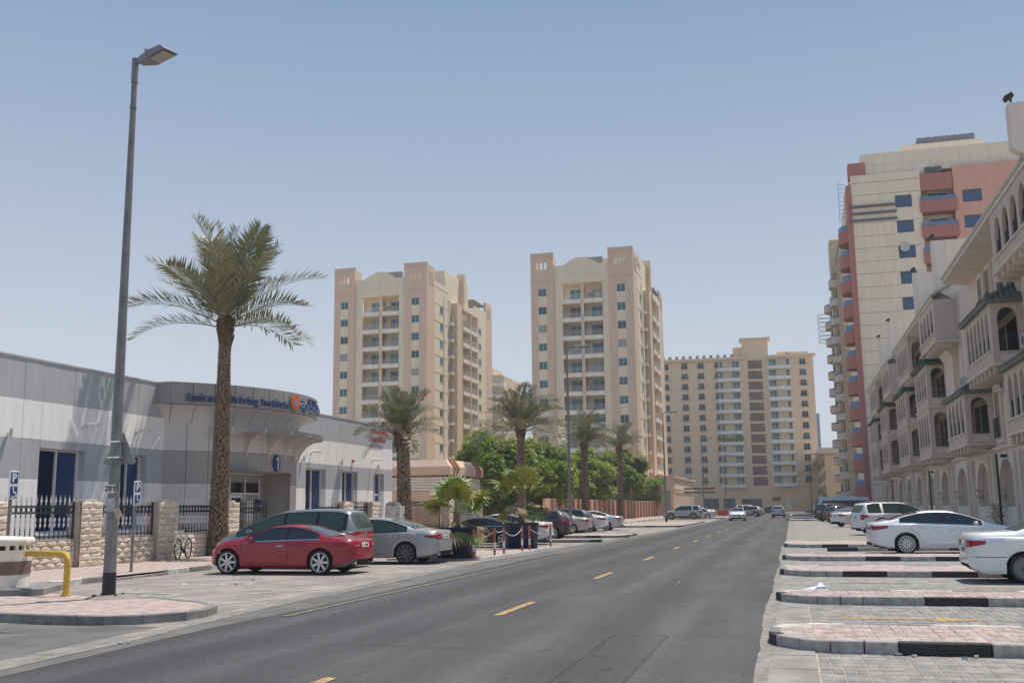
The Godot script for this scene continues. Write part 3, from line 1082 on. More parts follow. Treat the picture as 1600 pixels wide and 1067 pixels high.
# joined cursive strokes standing off a wall in the yz plane (x outwards), running from z = -z0 away
func arabic(parent: Node3D, glyphs: Array, z0: float, y0: float, k: float, m: Material, place = null) -> void:
	var shapes := {
		"l": [[0, 0, 0, 1.0]], "u": [[0.0, 0.0, 0.15, 0.35, 0.4, 0.45, 0.5, 0.1, 0.3, -0.15, -0.05, -0.25]],
		"r": [[0, 0.35, 0.1, 0.1, 0.0, -0.15, -0.2, -0.3]], "b": [[0, 0.3, 0.05, 0.02, 0.4, 0.0, 0.75, 0.02, 0.8, 0.35], [0.38, -0.25, 0.46, -0.25]],
		"m": [[0, 0, 0.15, 0.25, 0.3, 0.05, 0.15, -0.02, 0, 0]], "d": [[0.3, 0.55, 0.45, 0.1, 0.1, 0.0, -0.1, 0.02]],
		"s": [[0, 0.3, 0.05, 0.05, 0.2, 0.05, 0.25, 0.3, 0.3, 0.05, 0.45, 0.05, 0.5, 0.35]], "h": [[0, 0, 0.2, 0.4, 0.42, 0.1, 0.2, 0.0, 0.0, 0.0], [0.1, 0.62, 0.16, 0.62], [0.28, 0.62, 0.34, 0.62]],
		"k": [[-0.1, 0.0, 1.0, 0.0]]}
	for g in glyphs:
		for stroke in shapes[g[0]]:
			var pts := []
			for i in range(0, stroke.size(), 2):
				var s: float = (g[1] + stroke[i]) * k * 1.9
				var y: float = stroke[i + 1] * k * 1.5
				if place != null:
					pts.append(place.call(s) * Vector3(0, y, 0))
				else:
					pts.append(Vector3(0.07, y0 + y, -z0 - s))
			var mb := MB.new()
			mb.tube(pts, [k * 0.17], 6)
			put("letter", mb.mesh(), m, parent)


func entrance_drum(o: Node3D, X: float) -> void:
	var c := Vector3(-28.4, 0, -41.0)
	var R := 6.8
	var dr := Node3D.new()
	dr.name = "entrance_drum"
	o.add_child(dr)
	# angle 0 = +x (to the street); positive turns towards the camera (+z)
	var a_end := acos((X - c.x) / R)
	var p := func(r: float, a: float, y: float) -> Vector3: return Vector3(c.x + r * cos(a), y, c.z + r * sin(a))
	var n := 13
	var door0 := deg_to_rad(-13)
	var door1 := deg_to_rad(28)
	var dh := 3.35
	var bands := [[0.0, 2.83, "panel_silver_white"], [2.83, 4.12, "panel_silver"], [4.12, 5.22, "panel_silver_white"]]
	for i in n:
		var a := lerpf(a_end, -a_end, float(i) / n) - 0.0015
		var b := lerpf(a_end, -a_end, float(i + 1) / n) + 0.0015
		for q in bands:
			var y0: float = q[0]
			if y0 < dh and (a + b) / 2 < door1 and (a + b) / 2 > door0:
				if q[1] < dh:
					continue
				y0 = dh
			var m := MB.new()
			m.smooth(1)
			for j in 3:
				var u := lerpf(a, b, j / 3.0)
				var v := lerpf(a, b, (j + 1) / 3.0)
				m.quad(p.call(R, u, y0 + 0.006), p.call(R, u, q[1] - 0.006), p.call(R, v, q[1] - 0.006), p.call(R, v, y0 + 0.006))
			m.smooth(-1)
			m.quad(p.call(R, b, y0 + 0.006), p.call(R, b, q[1] - 0.006), p.call(R - 0.05, b, q[1] - 0.006), p.call(R - 0.05, b, y0 + 0.006))
			m.quad(p.call(R - 0.05, a, y0 + 0.006), p.call(R - 0.05, a, q[1] - 0.006), p.call(R, a, q[1] - 0.006), p.call(R, a, y0 + 0.006))
			put("panel", m.mesh(), M[q[2]], dr)
	# dark backing, broken at the doorway
	var back := MB.new()
	for i in 40:
		var a := lerpf(a_end, -a_end, i / 40.0)
		var b := lerpf(a_end, -a_end, (i + 1) / 40.0)
		var y0 := 0.0
		if (a + b) / 2 < door1 and (a + b) / 2 > door0:
			y0 = dh
		back.quad(p.call(R - 0.05, a, y0), p.call(R - 0.05, a, 6.7), p.call(R - 0.05, b, 6.7), p.call(R - 0.05, b, y0))
	put("backing", back.mesh(), M.dark_gap, dr)
	# cove and fascia
	var RF := 7.7
	var f_end := deg_to_rad(49.0)
	var nf := 15
	for i in nf:
		var a := lerpf(f_end, -f_end, float(i) / nf) - 0.0016
		var b := lerpf(f_end, -f_end, float(i + 1) / nf) + 0.0016
		var m := MB.new()
		for j in 3:
			var u := lerpf(a, b, j / 3.0)
			var v := lerpf(a, b, (j + 1) / 3.0)
			m.smooth(1)
			m.quad(p.call(RF, u, 5.92), p.call(RF, u, 6.78), p.call(RF, v, 6.78), p.call(RF, v, 5.92))
			m.smooth(2)
			m.quad(p.call(RF, u, 6.78), p.call(RF - 0.5, u, 6.78), p.call(RF - 0.5, v, 6.78), p.call(RF, v, 6.78))
			m.quad(p.call(RF - 0.12, u, 5.92), p.call(RF, u, 5.92), p.call(RF, v, 5.92), p.call(RF - 0.12, v, 5.92))
			m.quad(p.call(RF - 0.5, v, 6.78), p.call(RF - 0.5, u, 6.78), p.call(RF - 0.5, u, 5.92), p.call(RF - 0.5, v, 5.92))
		put("fascia_panel", m.mesh(), M.panel_silver, dr)
		var m2 := MB.new()
		m2.smooth(1)
		var ca := lerpf(deg_to_rad(55.5), -deg_to_rad(55.5), float(i) / nf) - 0.0016
		var cz := lerpf(deg_to_rad(55.5), -deg_to_rad(55.5), float(i + 1) / nf) + 0.0016
		for j in 3:
			var u := lerpf(ca, cz, j / 3.0)
			var v := lerpf(ca, cz, (j + 1) / 3.0)
			for s in 6:
				var t0 := s / 6.0 * PI / 2
				var t1 := (s + 1) / 6.0 * PI / 2
				# quarter-round hollow from the drum up and out to the fascia
				var r0 := R + 0.02 + (RF - R - 0.14) * (1.0 - cos(t0))
				var r1 := R + 0.02 + (RF - R - 0.14) * (1.0 - cos(t1))
				var y0 := 5.2 + 0.70 * sin(t0)
				var y1 := 5.2 + 0.70 * sin(t1)
				m2.quad(p.call(r0, u, y0), p.call(r1, u, y1), p.call(r1, v, y1), p.call(r0, v, y0))
		put("cove_panel", m2.mesh(), M.panel_silver_white, dr)
	for e in [f_end, -f_end]:
		var m := MB.new()
		var zi: float = p.call(RF, e, 0).z
		m.quad(p.call(RF, e, 5.92), p.call(RF, e, 6.78), Vector3(X - 0.05, 6.78, zi), Vector3(X - 0.05, 5.92, zi))
		m.quad(p.call(RF - 0.5, e, 6.78), p.call(RF, e, 6.78), Vector3(X - 0.05, 6.78, zi), p.call(RF - 0.5, e, 6.78))
		put("fascia_end", m.mesh(), M.panel_silver, dr)
	# doorway: recess walls, soffit, glazed doors
	var dw := Node3D.new()
	dw.name = "doorway"
	o.add_child(dw)
	var q0: Vector3 = p.call(R - 0.05, door0, 0)
	var q1: Vector3 = p.call(R - 0.05, door1, 0)
	var bxk := -23.2
	var m := MB.new()
	m.quad(Vector3(bxk, 0, q0.z), Vector3(bxk, dh, q0.z), Vector3(q0.x, dh, q0.z), Vector3(q0.x, 0, q0.z))
	m.quad(Vector3(q1.x, 0, q1.z), Vector3(q1.x, dh, q1.z), Vector3(bxk, dh, q1.z), Vector3(bxk, 0, q1.z))
	m.quad(Vector3(bxk, dh, q1.z), Vector3(-21.7, dh, q1.z), Vector3(-21.7, dh, q0.z), Vector3(bxk, dh, q0.z))
	put("recess", m.mesh(), M.panel_silver, dw)
	bx("back_wall", M.panel_silver, dw, Vector3(bxk - 0.06, 1.66, (q0.z + q1.z) / 2), Vector3(0.1, 3.36, q1.z - q0.z))
	bx("threshold", M.concrete, dw, Vector3(-22.4, 0.02, (q0.z + q1.z) / 2), Vector3(1.6, 0.2, q1.z - q0.z))
	var zc := (q0.z + q1.z) / 2
	bx("pane", M.glass_dark, dw, Vector3(bxk + 0.03, 2.72, zc + 0.75), Vector3(0.03, 0.42, 2.3))
	bx("pane", M.glass_dark, dw, Vector3(bxk + 0.03, 2.72, zc - 1.2), Vector3(0.03, 0.42, 1.3))
	for k in 2:
		var d := Node3D.new()
		d.name = "door"
		dw.add_child(d, true)
		d.position = Vector3(bxk + 0.05, 0.1, zc + 1.25 - k * 1.1)
		bx("frame", M.frame_white, d, Vector3(0, 1.15, 0), Vector3(0.05, 2.3, 1.06))
		bx("pane", M.glass_dark, d, Vector3(0.03, 1.2, 0), Vector3(0.02, 1.95, 0.78))
		bx("handle", M.steel, d, Vector3(0.06, 1.0, 0.44 - 0.88 * k), Vector3(0.04, 0.5, 0.03))
	for k in 4:
		bx("mullion", M.frame_white, dw, Vector3(bxk + 0.05, 1.6, zc + 1.95 - k * 1.27), Vector3(0.06, 3.0, 0.07))
	bx("mullion", M.frame_white, dw, Vector3(bxk + 0.055, 2.46, zc), Vector3(0.05, 0.07, 3.8))
	bx("notice", M.plate_white, dw, Vector3(bxk + 0.08, 1.55, zc - 1.0), Vector3(0.015, 1.2, 0.62))
	bx("notice", M.kiosk_orange, dw, Vector3(bxk + 0.095, 1.1, zc - 1.0), Vector3(0.015, 0.3, 0.55))
	bx("notice", M.sign_navy, dw, Vector3(bxk + 0.08, 2.1, zc - 1.75), Vector3(0.015, 0.22, 0.45))
	bx("notice", M.sign_navy, dw, Vector3(bxk + 0.08, 1.8, zc - 1.75), Vector3(0.015, 0.22, 0.45))
	# canopy ring on brackets
	var cn := thing("entrance_canopy", "curved steel canopy frame on tapering brackets above the entrance", "canopy")
	var RC := 8.0
	var yc := 4.98
	var ring := []
	var ring2 := []
	for i in 25:
		var a := deg_to_rad(lerpf(34, -30, i / 24.0))
		ring.append(p.call(RC, a, yc))
		ring2.append(p.call(RC - 0.55, a, yc + 0.02))
	var mr := MB.new()
	for i in 24:
		var a: Vector3 = ring[i]
		var b: Vector3 = ring[i + 1]
		mr.quad(a + Vector3(0, -0.1, 0), a + Vector3(0, 0.1, 0), b + Vector3(0, 0.1, 0), b + Vector3(0, -0.1, 0))
	put("outer_rail", mr.mesh(), M.steel, cn)
	var mt := MB.new()
	mt.tube(ring2, [0.045], 8)
	put("inner_tube", mt.mesh(), M.silver_paint, cn)
	var gl := MB.new()
	gl.smooth(1)
	for i in 24:
		var a := deg_to_rad(lerpf(34, -30, i / 24.0))
		var b := deg_to_rad(lerpf(34, -30, (i + 1) / 24.0))
		gl.quad(p.call(R + 0.02, a, yc + 0.15), p.call(R + 0.02, b, yc + 0.15), p.call(RC, b, yc + 0.1), p.call(RC, a, yc + 0.1))
	put("canopy_sheet", gl.mesh(), M.panel_silver, cn)
	for i in 6:
		var a := deg_to_rad(31.0 - i * 11.6)
		var poly := PackedVector2Array([Vector2(0, 0.05), Vector2(RC - R, 0.05), Vector2(RC - R, -0.08), Vector2(0.75, -0.16), Vector2(0.42, -0.36), Vector2(0.18, -0.68), Vector2(0.06, -1.02), Vector2(0, -1.1)])
		var mb := MB.new()
		mb.prism(poly, 0.05, Transform3D(Basis(Vector3(cos(a), 0, sin(a)), Vector3.UP, Vector3(cos(a), 0, sin(a)).cross(Vector3.UP)), p.call(R + 0.01, a, yc)))
		put("bracket", mb.mesh(), M.panel_silver_white, cn)
	# lettering on the fascia
	var sg := thing("fascia_lettering", "blue raised name lettering along the curved grey fascia", "sign")
	var on := func(a_start: float, y: float, off: float) -> Callable:
		return func(s: float) -> Transform3D:
			var a := a_start - s / RF
			var nx := Vector3(cos(a), 0, sin(a))
			var along := Vector3(sin(a), 0, -cos(a))
			return Transform3D(Basis(along, Vector3.UP, nx), c + nx * (RF + off) + Vector3(0, y, 0))
	letters(sg, "Emirates Driving Institute", 0.29, M.letter_blue, on.call(deg_to_rad(44.5), 6.17, 0.07), 0.09, true, 0.05, 0.90)
	var lg := thing("round_logo", "round orange and green logo disc on the curved fascia", "logo")
	var xf: Transform3D = on.call(deg_to_rad(4.6), 6.32, 0.05).call(0.0)
	for q in [[0.36, 0.05, "logo_green", 0.0, 0.0], [0.32, 0.09, "logo_orange", 0.03, 0.02], [0.15, 0.11, "frame_grey", 0.03, 0.0]]:
		var ml := MB.new()
		ml.tube([Vector3(q[3], q[4], 0), Vector3(q[3], q[4], q[1])], [q[0]], 28)
		put("disc", ml.mesh(), M[q[2]], lg, xf)
	var ag := thing("cursive_lettering", "raised cursive lettering at the far end of the curved fascia", "sign")
	arabic(ag, [["h", 0.0], ["k", 0.3], ["u", 0.55], ["s", 0.95], ["l", 1.5], ["l", 1.7], ["r", 2.1], ["l", 2.35], ["m", 2.5], ["k", 2.6], ["l", 2.95], ["l", 3.1], ["d", 3.5], ["h", 3.75], ["u", 4.2], ["m", 4.6]], 0, 0, 0.31, M.letter_blue, on.call(deg_to_rad(0.8), 6.16, 0.10))
	# the number plate beside the door
	var np := thing("number_sign", "blue oval sign with a white number one", "sign")
	var on2: Callable = func(s: float) -> Transform3D:
		var a := deg_to_rad(3.0) - s / R
		var nx := Vector3(cos(a), 0, sin(a))
		return Transform3D(Basis(Vector3(sin(a), 0, -cos(a)), Vector3.UP, nx), c + nx * (R + 0.03) + Vector3(0, 3.74, 0))
	var disc := MB.new()
	disc.tube([Vector3(0, 0, 0), Vector3(0, 0, 0.06)], [0.5], 28)
	put("plate", disc.mesh(), M.sign_blue, np, on2.call(0.0) * Transform3D(Basis.from_scale(Vector3(0.52, 0.72, 1)), Vector3.ZERO))
	letters(np, "1", 0.56, M.plate_white, func(s: float) -> Transform3D: return on2.call(s - 0.13) * Transform3D(Basis(), Vector3(0, 0, 0.075)), 0.02, false)


# a window as a part: a dark reveal frame with two panes in front of the wall face. xf: x along the wall, y up, z outwards
func win(parent: Node3D, xf: Transform3D, w: float, h: float, glass: Material, frame: Material, lights := 2, sill := true) -> Node3D:
	var o := put("window", frame_mesh(w, h, lights), frame, parent, xf)
	for k in lights:
		bx("pane", glass, o, Vector3(-w / 2 + w * (k + 0.5) / lights, 0, 0.012), Vector3(w / lights - 0.06, h - 0.08, 0.02))
	if sill:
		bx("sill", M.tower_slab, o, Vector3(0, -h / 2 - 0.04, 0.08), Vector3(w + 0.12, 0.09, 0.2))
	return o


func frame_mesh(w: float, h: float, n: int) -> ArrayMesh:
	var key := "frame%.2f,%.2f,%d" % [w, h, n]
	if not meshes.has(key):
		var m := MB.new()
		m.box(Vector3(0, h / 2 - 0.02, 0.03), Vector3(w, 0.05, 0.07))
		m.box(Vector3(0, -h / 2 + 0.02, 0.03), Vector3(w, 0.05, 0.07))
		for k in n + 1:
			m.box(Vector3(-w / 2 + w * k / n + (0.025 if k == 0 else -0.025 if k == n else 0.0), 0, 0.031), Vector3(0.05, h - 0.09, 0.07))
		m.box(Vector3(0, 0, -0.02), Vector3(w, h, 0.04))
		meshes[key] = m.mesh()
	return meshes[key]


# railing: posts and rails of width w, height h
func rail_mesh(w: float, h: float, posts: int, bars: int, r := 0.025) -> ArrayMesh:
	var key := "rail%.2f,%.2f,%d,%d,%.3f" % [w, h, posts, bars, r]
	if not meshes.has(key):
		var m := MB.new()
		for k in posts:
			m.box(Vector3(-w / 2 + w * k / (posts - 1), h / 2, 0), Vector3(r * 2, h, r * 2))
		for k in bars:
			m.box(Vector3(0, h * (k + 1) / bars - r, 0), Vector3(w, r * 1.8, r * 1.8))
		meshes[key] = m.mesh()
	return meshes[key]


func wall_mesh(w: float, h: float, t: float, holes: Array, arc_n := 8) -> ArrayMesh:
	var m := MB.new()
	m.wall(w, h, t, holes, Transform3D(), arc_n)
	return m.mesh()


# origin at the near right-hand corner of the tower; x runs to the left of it in negative numbers
func tower(x: float, label: String) -> void:
	var o := thing("apartment_tower", label, "building", Vector3(x, 0, -174.0), 0.0, "twin towers behind the trees")
	var W := 18.4
	var D := 42.5
	var F := 3.27
	var top := 44.2
	# front: left turret, centre, right turret
	var fl := wall_rows(4.15, 46.5, [1.35, 2.85], 38.72, 40.12, F, 12, [[0.95, 1.42, 43.65, 44.95, 0], [1.7, 2.17, 43.65, 44.95, 0], [2.45, 2.92, 43.65, 44.95, 0]])
	put("wall", fl, M.tower_pink, o, at(-W, 0, 0.35))
	var fr := wall_rows(4.4, 46.6, [1.45, 2.95], 38.72, 40.12, F, 12, [[1.1, 1.6, 43.65, 44.95, 0], [1.9, 2.4, 43.65, 44.95, 0], [2.7, 3.2, 43.65, 44.95, 0]])
	put("wall", fr, M.tower_pink, o, at(-4.4, 0, 0.35))
	for q in [[-W, 4.15, 46.5], [-4.4, 4.4, 46.6]]:
		# the turret tops stand in a greyer band, with return walls and a cap
		bx("coping", M.tower_turret, o, Vector3(q[0] + q[1] / 2, q[2] + 0.06, 0.14), Vector3(q[1] + 0.1, 0.14, 0.6))
		bx("return_wall", M.tower_turret, o, Vector3(q[0] + 0.2, (42.0 + q[2]) / 2, -1.9), Vector3(0.36, q[2] - 42.02, 3.6))
		bx("return_wall", M.tower_turret, o, Vector3(q[0] + q[1] - 0.6, (42.0 + q[2]) / 2, -1.9), Vector3(0.36, q[2] - 42.04, 3.6))
		for k in 3:
			bx("recess_panel", M.tower_orange, o, Vector3(q[0] + q[1] / 2 - 0.75 + k * 0.75, 42.6, 0.36), Vector3(0.42, 0.9, 0.05))
		bx("band", M.tower_turret, o, Vector3(q[0] + q[1] / 2, 41.55, 0.37), Vector3(q[1] + 0.06, 0.16, 0.08))
		bx("band", M.tower_turret, o, Vector3(q[0] + q[1] / 2, 45.9, 0.37), Vector3(q[1] + 0.06, 0.5, 0.06))
	# infill between the windows of a column is cream
	for q in [[-W + 2.1, 0], [-2.2, 1]]:
		for k in 12:
			bx("spandrel", M.tower_cream, o, Vector3(q[0], 40.12 - k * F - 1.4 - 0.95, 0.36), Vector3(1.5, F - 1.4 - 0.12, 0.06))
			win(o, at(q[0], 39.42 - k * F, 0.22), 1.5, 1.4, [M.glass_teal, M.glass_teal_dark, M.glass_teal, M.curtain, M.glass_teal][(k * 7 + q[1] * 3 + int(absf(x))) % 5], M.frame_white)
	# centre: parapet with a low arch
	var cw := W - 8.55
	var poly := PackedVector2Array([Vector2(0, 0), Vector2(cw, 0), Vector2(cw, 44.2)])
	for i in 15:
		var u := 1.0 - i / 14.0
		var xx := lerpf(1.7, cw - 1.7, u)
		poly.append(Vector2(xx, 44.2 + 1.35 * sin(u * PI)))
	poly.append(Vector2(0, 44.2))
	var top_poly := PackedVector2Array([Vector2(0, 40.9)])
	for i in range(1, poly.size()):
		top_poly.append(Vector2(poly[i].x, maxf(poly[i].y, 40.9)))
	var mp := MB.new()
	mp.prism(top_poly, 0.5, at(-W + 4.15, 0, -0.5))
	put("parapet", mp.mesh(), M.tower_cream, o)
	bx("cornice", M.tower_cream, o, Vector3(-W + 4.15 + cw / 2, 42.3, 0.05), Vector3(cw - 3.4, 0.12, 0.14))
	for q in [[-W + 4.15, 1.5], [-4.4 - 1.15, 1.15]]:
		bx("wall", M.tower_cream, o, Vector3(q[0] + q[1] / 2, 20.44, -0.25), Vector3(q[1], 40.88, 0.5))
	var bx0 := -W + 4.15 + 1.5
	var bw := (cw - 2.65 - 0.55) / 2
	bx("pier", M.tower_orange, o, Vector3(bx0 + bw + 0.275, 20.44, -0.2), Vector3(0.55, 40.88, 0.55))
	for c in 2:
		var xc := bx0 + bw / 2 + c * (bw + 0.55)
		for k in 12:
			var y := 37.3 - k * F
			balcony(o, xc, y, bw, F, 1.9, k, c)
	# core behind the face
	bx("core", M.tower_back, o, Vector3(-W / 2, 21.0, -D / 2 - 1.3), Vector3(W - 0.9, 42.0, D - 2.4))
	# side towards the street, x = 0 plane
	var side := [[0.0, 4.2, "tower_pink", 0.0, 46.5], [4.2, 7.5, "tower_cream", 0.0, 44.2], [29.6, 8.0, "tower_cream", 0.0, 44.0], [37.6, 4.9, "tower_pink", 0.0, 46.4]]
	for s in side:
		var holes := []
		var wz := -1.0
		if s[2] == "tower_cream":
			wz = 2.9 if s[0] < 10 else 2.7
			for k in 12:
				holes.append([wz, wz + 1.9, 38.45 - k * F - 0.1, 39.75 - k * F, 0])
		put("wall", column_wall(s[1], s[4], 0.4, wz, 1.9, 38.35, 39.75, F, 12 if wz > 0 else 0), M[s[2]], o, Transform3D(Basis(Vector3.UP, PI / 2), Vector3(s[3], 0, -s[0])))
		if wz > 0:
			for k in 12:
				win(o, Transform3D(Basis(Vector3.UP, PI / 2), Vector3(-0.12, 39.05 - k * F, -s[0] - wz - 0.95)), 1.9, 1.4, M.glass_teal_dark if k % 3 else M.glass_dark, M.frame_white)
	for k in 3:
		bx("recess_panel", M.redb_line, o, Vector3(0.01, 44.0, -1.2 - k * 0.9), Vector3(0.06, 2.6, 0.3))
		bx("recess_panel", M.redb_line, o, Vector3(0.01, 44.0, -38.9 - k * 1.1), Vector3(0.06, 2.6, 0.3))
	bx("downpipe", M.tower_slab, o, Vector3(0.08, 21, -9.4), Vector3(0.12, 42, 0.12))
	# deep recess with small windows, then the projecting balcony stack
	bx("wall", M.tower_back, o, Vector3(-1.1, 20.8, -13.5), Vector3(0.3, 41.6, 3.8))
	for k in 12:
		win(o, Transform3D(Basis(Vector3.UP, PI / 2), Vector3(-0.93, 39.0 - k * F, -12.9)), 1.3, 1.4, M.glass_dark, M.frame_white)
		bx("balcony_slab", M.tower_slab, o, Vector3(-0.6, 37.6 - k * F, -14.9), Vector3(1.6, 0.6, 1.5))
		put("railing", rail_mesh(1.5, 1.0, 3, 3), M.rail_white, o, Transform3D(Basis(Vector3.UP, PI / 2), Vector3(0.18, 37.9 - k * F, -14.9)))
	bx("pilaster", M.tower_orange, o, Vector3(-0.55, 21.0, -17.4), Vector3(2.4, 42.0, 3.4))
	bx("pilaster", M.tower_orange, o, Vector3(0.45, 20.9, -24.3), Vector3(0.8, 41.8, 0.5))
	bx("pilaster", M.tower_cream, o, Vector3(0.0, 21.1, -29.3), Vector3(1.6, 42.2, 0.7))
	bx("lintel", M.tower_cream, o, Vector3(0.5, 41.6, -24.2), Vector3(0.9, 0.9, 10.2))
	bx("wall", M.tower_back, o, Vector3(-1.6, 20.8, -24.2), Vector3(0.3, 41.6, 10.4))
	for c in 2:
		for k in 12:
			var y := 37.3 - k * F
			var zc := -21.6 - c * 5.1
			bx("balcony_slab", M.tower_slab, o, Vector3(-0.4, y + 0.25, zc), Vector3(2.4, 0.75, 4.75))
			put("railing", rail_mesh(4.7, 1.0, 6, 3), M.rail_white, o, Transform3D(Basis(Vector3.UP, PI / 2), Vector3(0.74, y + 0.62, zc)))
			bx("pane", M.glass_teal_dark, o, Vector3(-1.42, y + 1.85, zc + 0.5), Vector3(0.06, 2.2, 2.3))
	# roof: stair tower, fin, tanks
	bx("stair_tower", M.tower_cream, o, Vector3(-4.2, 44.3, -16.2), Vector3(7.4, 6.8, 10.0))
	bx("stair_tower", M.tower_cream, o, Vector3(-1.6, 44.2, -12.4), Vector3(2.6, 4.4, 2.4))
	bx("fin", M.tower_orange, o, Vector3(-0.4, 45.2, -21.8), Vector3(1.5, 7.8, 1.6))
	bx("fin", M.tower_cream, o, Vector3(-0.8, 44.6, -24.4), Vector3(0.8, 6.4, 3.8))
	bx("roof_screen", M.alloy_dark, o, Vector3(-1.8, 45.3, -33.5), Vector3(3.4, 0.25, 8.0))
	for k in 3:
		bx("roof_unit", M.dull_metal, o, Vector3(-8.2 + k * 1.0, 45.0, -2.2), Vector3(0.85, 1.6, 0.9))
	for k in 2:
		bx("roof_unit", M.cabinet, o, Vector3(-2.4, 44.8, -6.4 - k * 2.0), Vector3(1.3, 1.9, 1.4))
	for k in 13:
		bx("string_course", M.tower_cream, o, Vector3(0.025, 4.0 + k * F, -7.9), Vector3(0.05, 0.07, 7.4))


func wall_rows(w: float, h: float, wx: Array, y0: float, y1: float, F: float, n: int, extra: Array) -> ArrayMesh:
	# one column of windows plus openings at the top, as stacked sheets
	var m := MB.new()
	m.wall(w, h - 42.0, 0.4, extra.map(func(e): return [e[0], e[1], e[2] - 42.0, e[3] - 42.0, 0]), at(0, 42.0, 0))
	for k in n:
		var lo := y0 - k * F
		var hi := y1 - k * F
		var base := (lo - (F - (y1 - y0))) if k < n - 1 else 0.0
		var tp := 42.0 if k == 0 else hi
		m.wall(w, tp - base, 0.4, [[wx[0], wx[1], lo - base, hi - base, 0]], at(0, base, 0))
	return m.mesh()


func column_wall(w: float, h: float, t: float, x0: float, ww: float, y0: float, y1: float, F: float, n: int) -> ArrayMesh:
	var m := MB.new()
	if n == 0:
		m.wall(w, h, t, [])
		return m.mesh()
	for k in n:
		var lo := y0 - k * F
		var hi := y1 - k * F
		var base := (lo - (F - (y1 - y0))) if k < n - 1 else 0.0
		var tp := h if k == 0 else hi
		m.wall(w, tp - base, t, [[x0, x0 + ww, lo - base, hi - base, 0]], at(0, base, 0))
	return m.mesh()


func balcony(o: Node3D, xc: float, y: float, bw: float, F: float, deep: float, k: int, c: int) -> void:
	bx("balcony_slab", M.tower_slab, o, Vector3(xc, y + 0.25, -deep / 2 + 0.1), Vector3(bw - 0.01, 0.75, deep + 0.2))
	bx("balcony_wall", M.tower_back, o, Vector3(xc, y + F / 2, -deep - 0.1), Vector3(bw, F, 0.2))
	put("railing", rail_mesh(bw - 0.06, 0.95, 7, 4, 0.022), M.rail_white, o, at(xc, y + 0.62, 0.06))
	var g: Material = [M.glass_teal, M.glass_teal_dark, M.glass_teal, M.curtain][(k * 5 + c * 3 + int(o.position.x)) % 4 if o.position.x > 0 else (k * 5 + c * 3 + int(-o.position.x)) % 4]
	var door := put("balcony_door", frame_mesh(2.3, 2.1, 2), M.frame_white, o, at(xc + 0.45, y + 1.72, -deep + 0.03))
	bx("pane", g, door, Vector3(-0.57, 0, 0.012), Vector3(1.08, 2.0, 0.02))
	bx("pane", g, door, Vector3(0.57, 0, 0.012), Vector3(1.08, 2.0, 0.02))
	if (k * 3 + c + int(absf(o.position.x))) % 4 == 1:
		bx("air_conditioner", M.cabinet, o, Vector3(xc - 1.1, y + 0.95, -deep + 0.3), Vector3(0.8, 0.6, 0.4))
	if (k * 3 + c) % 5 == 1:
		bx("laundry", M.cloth_blue if k % 2 else M.brown_plate, o, Vector3(xc - 0.4, y + 1.3, -0.2), Vector3(1.2, 0.7, 0.3))


func towers() -> void:
	tower(-62.6, "left of the twin tan towers, standing behind the low orange kiosk")
	tower(-24.5, "right one of the twin tan towers, directly behind the second lamp post")


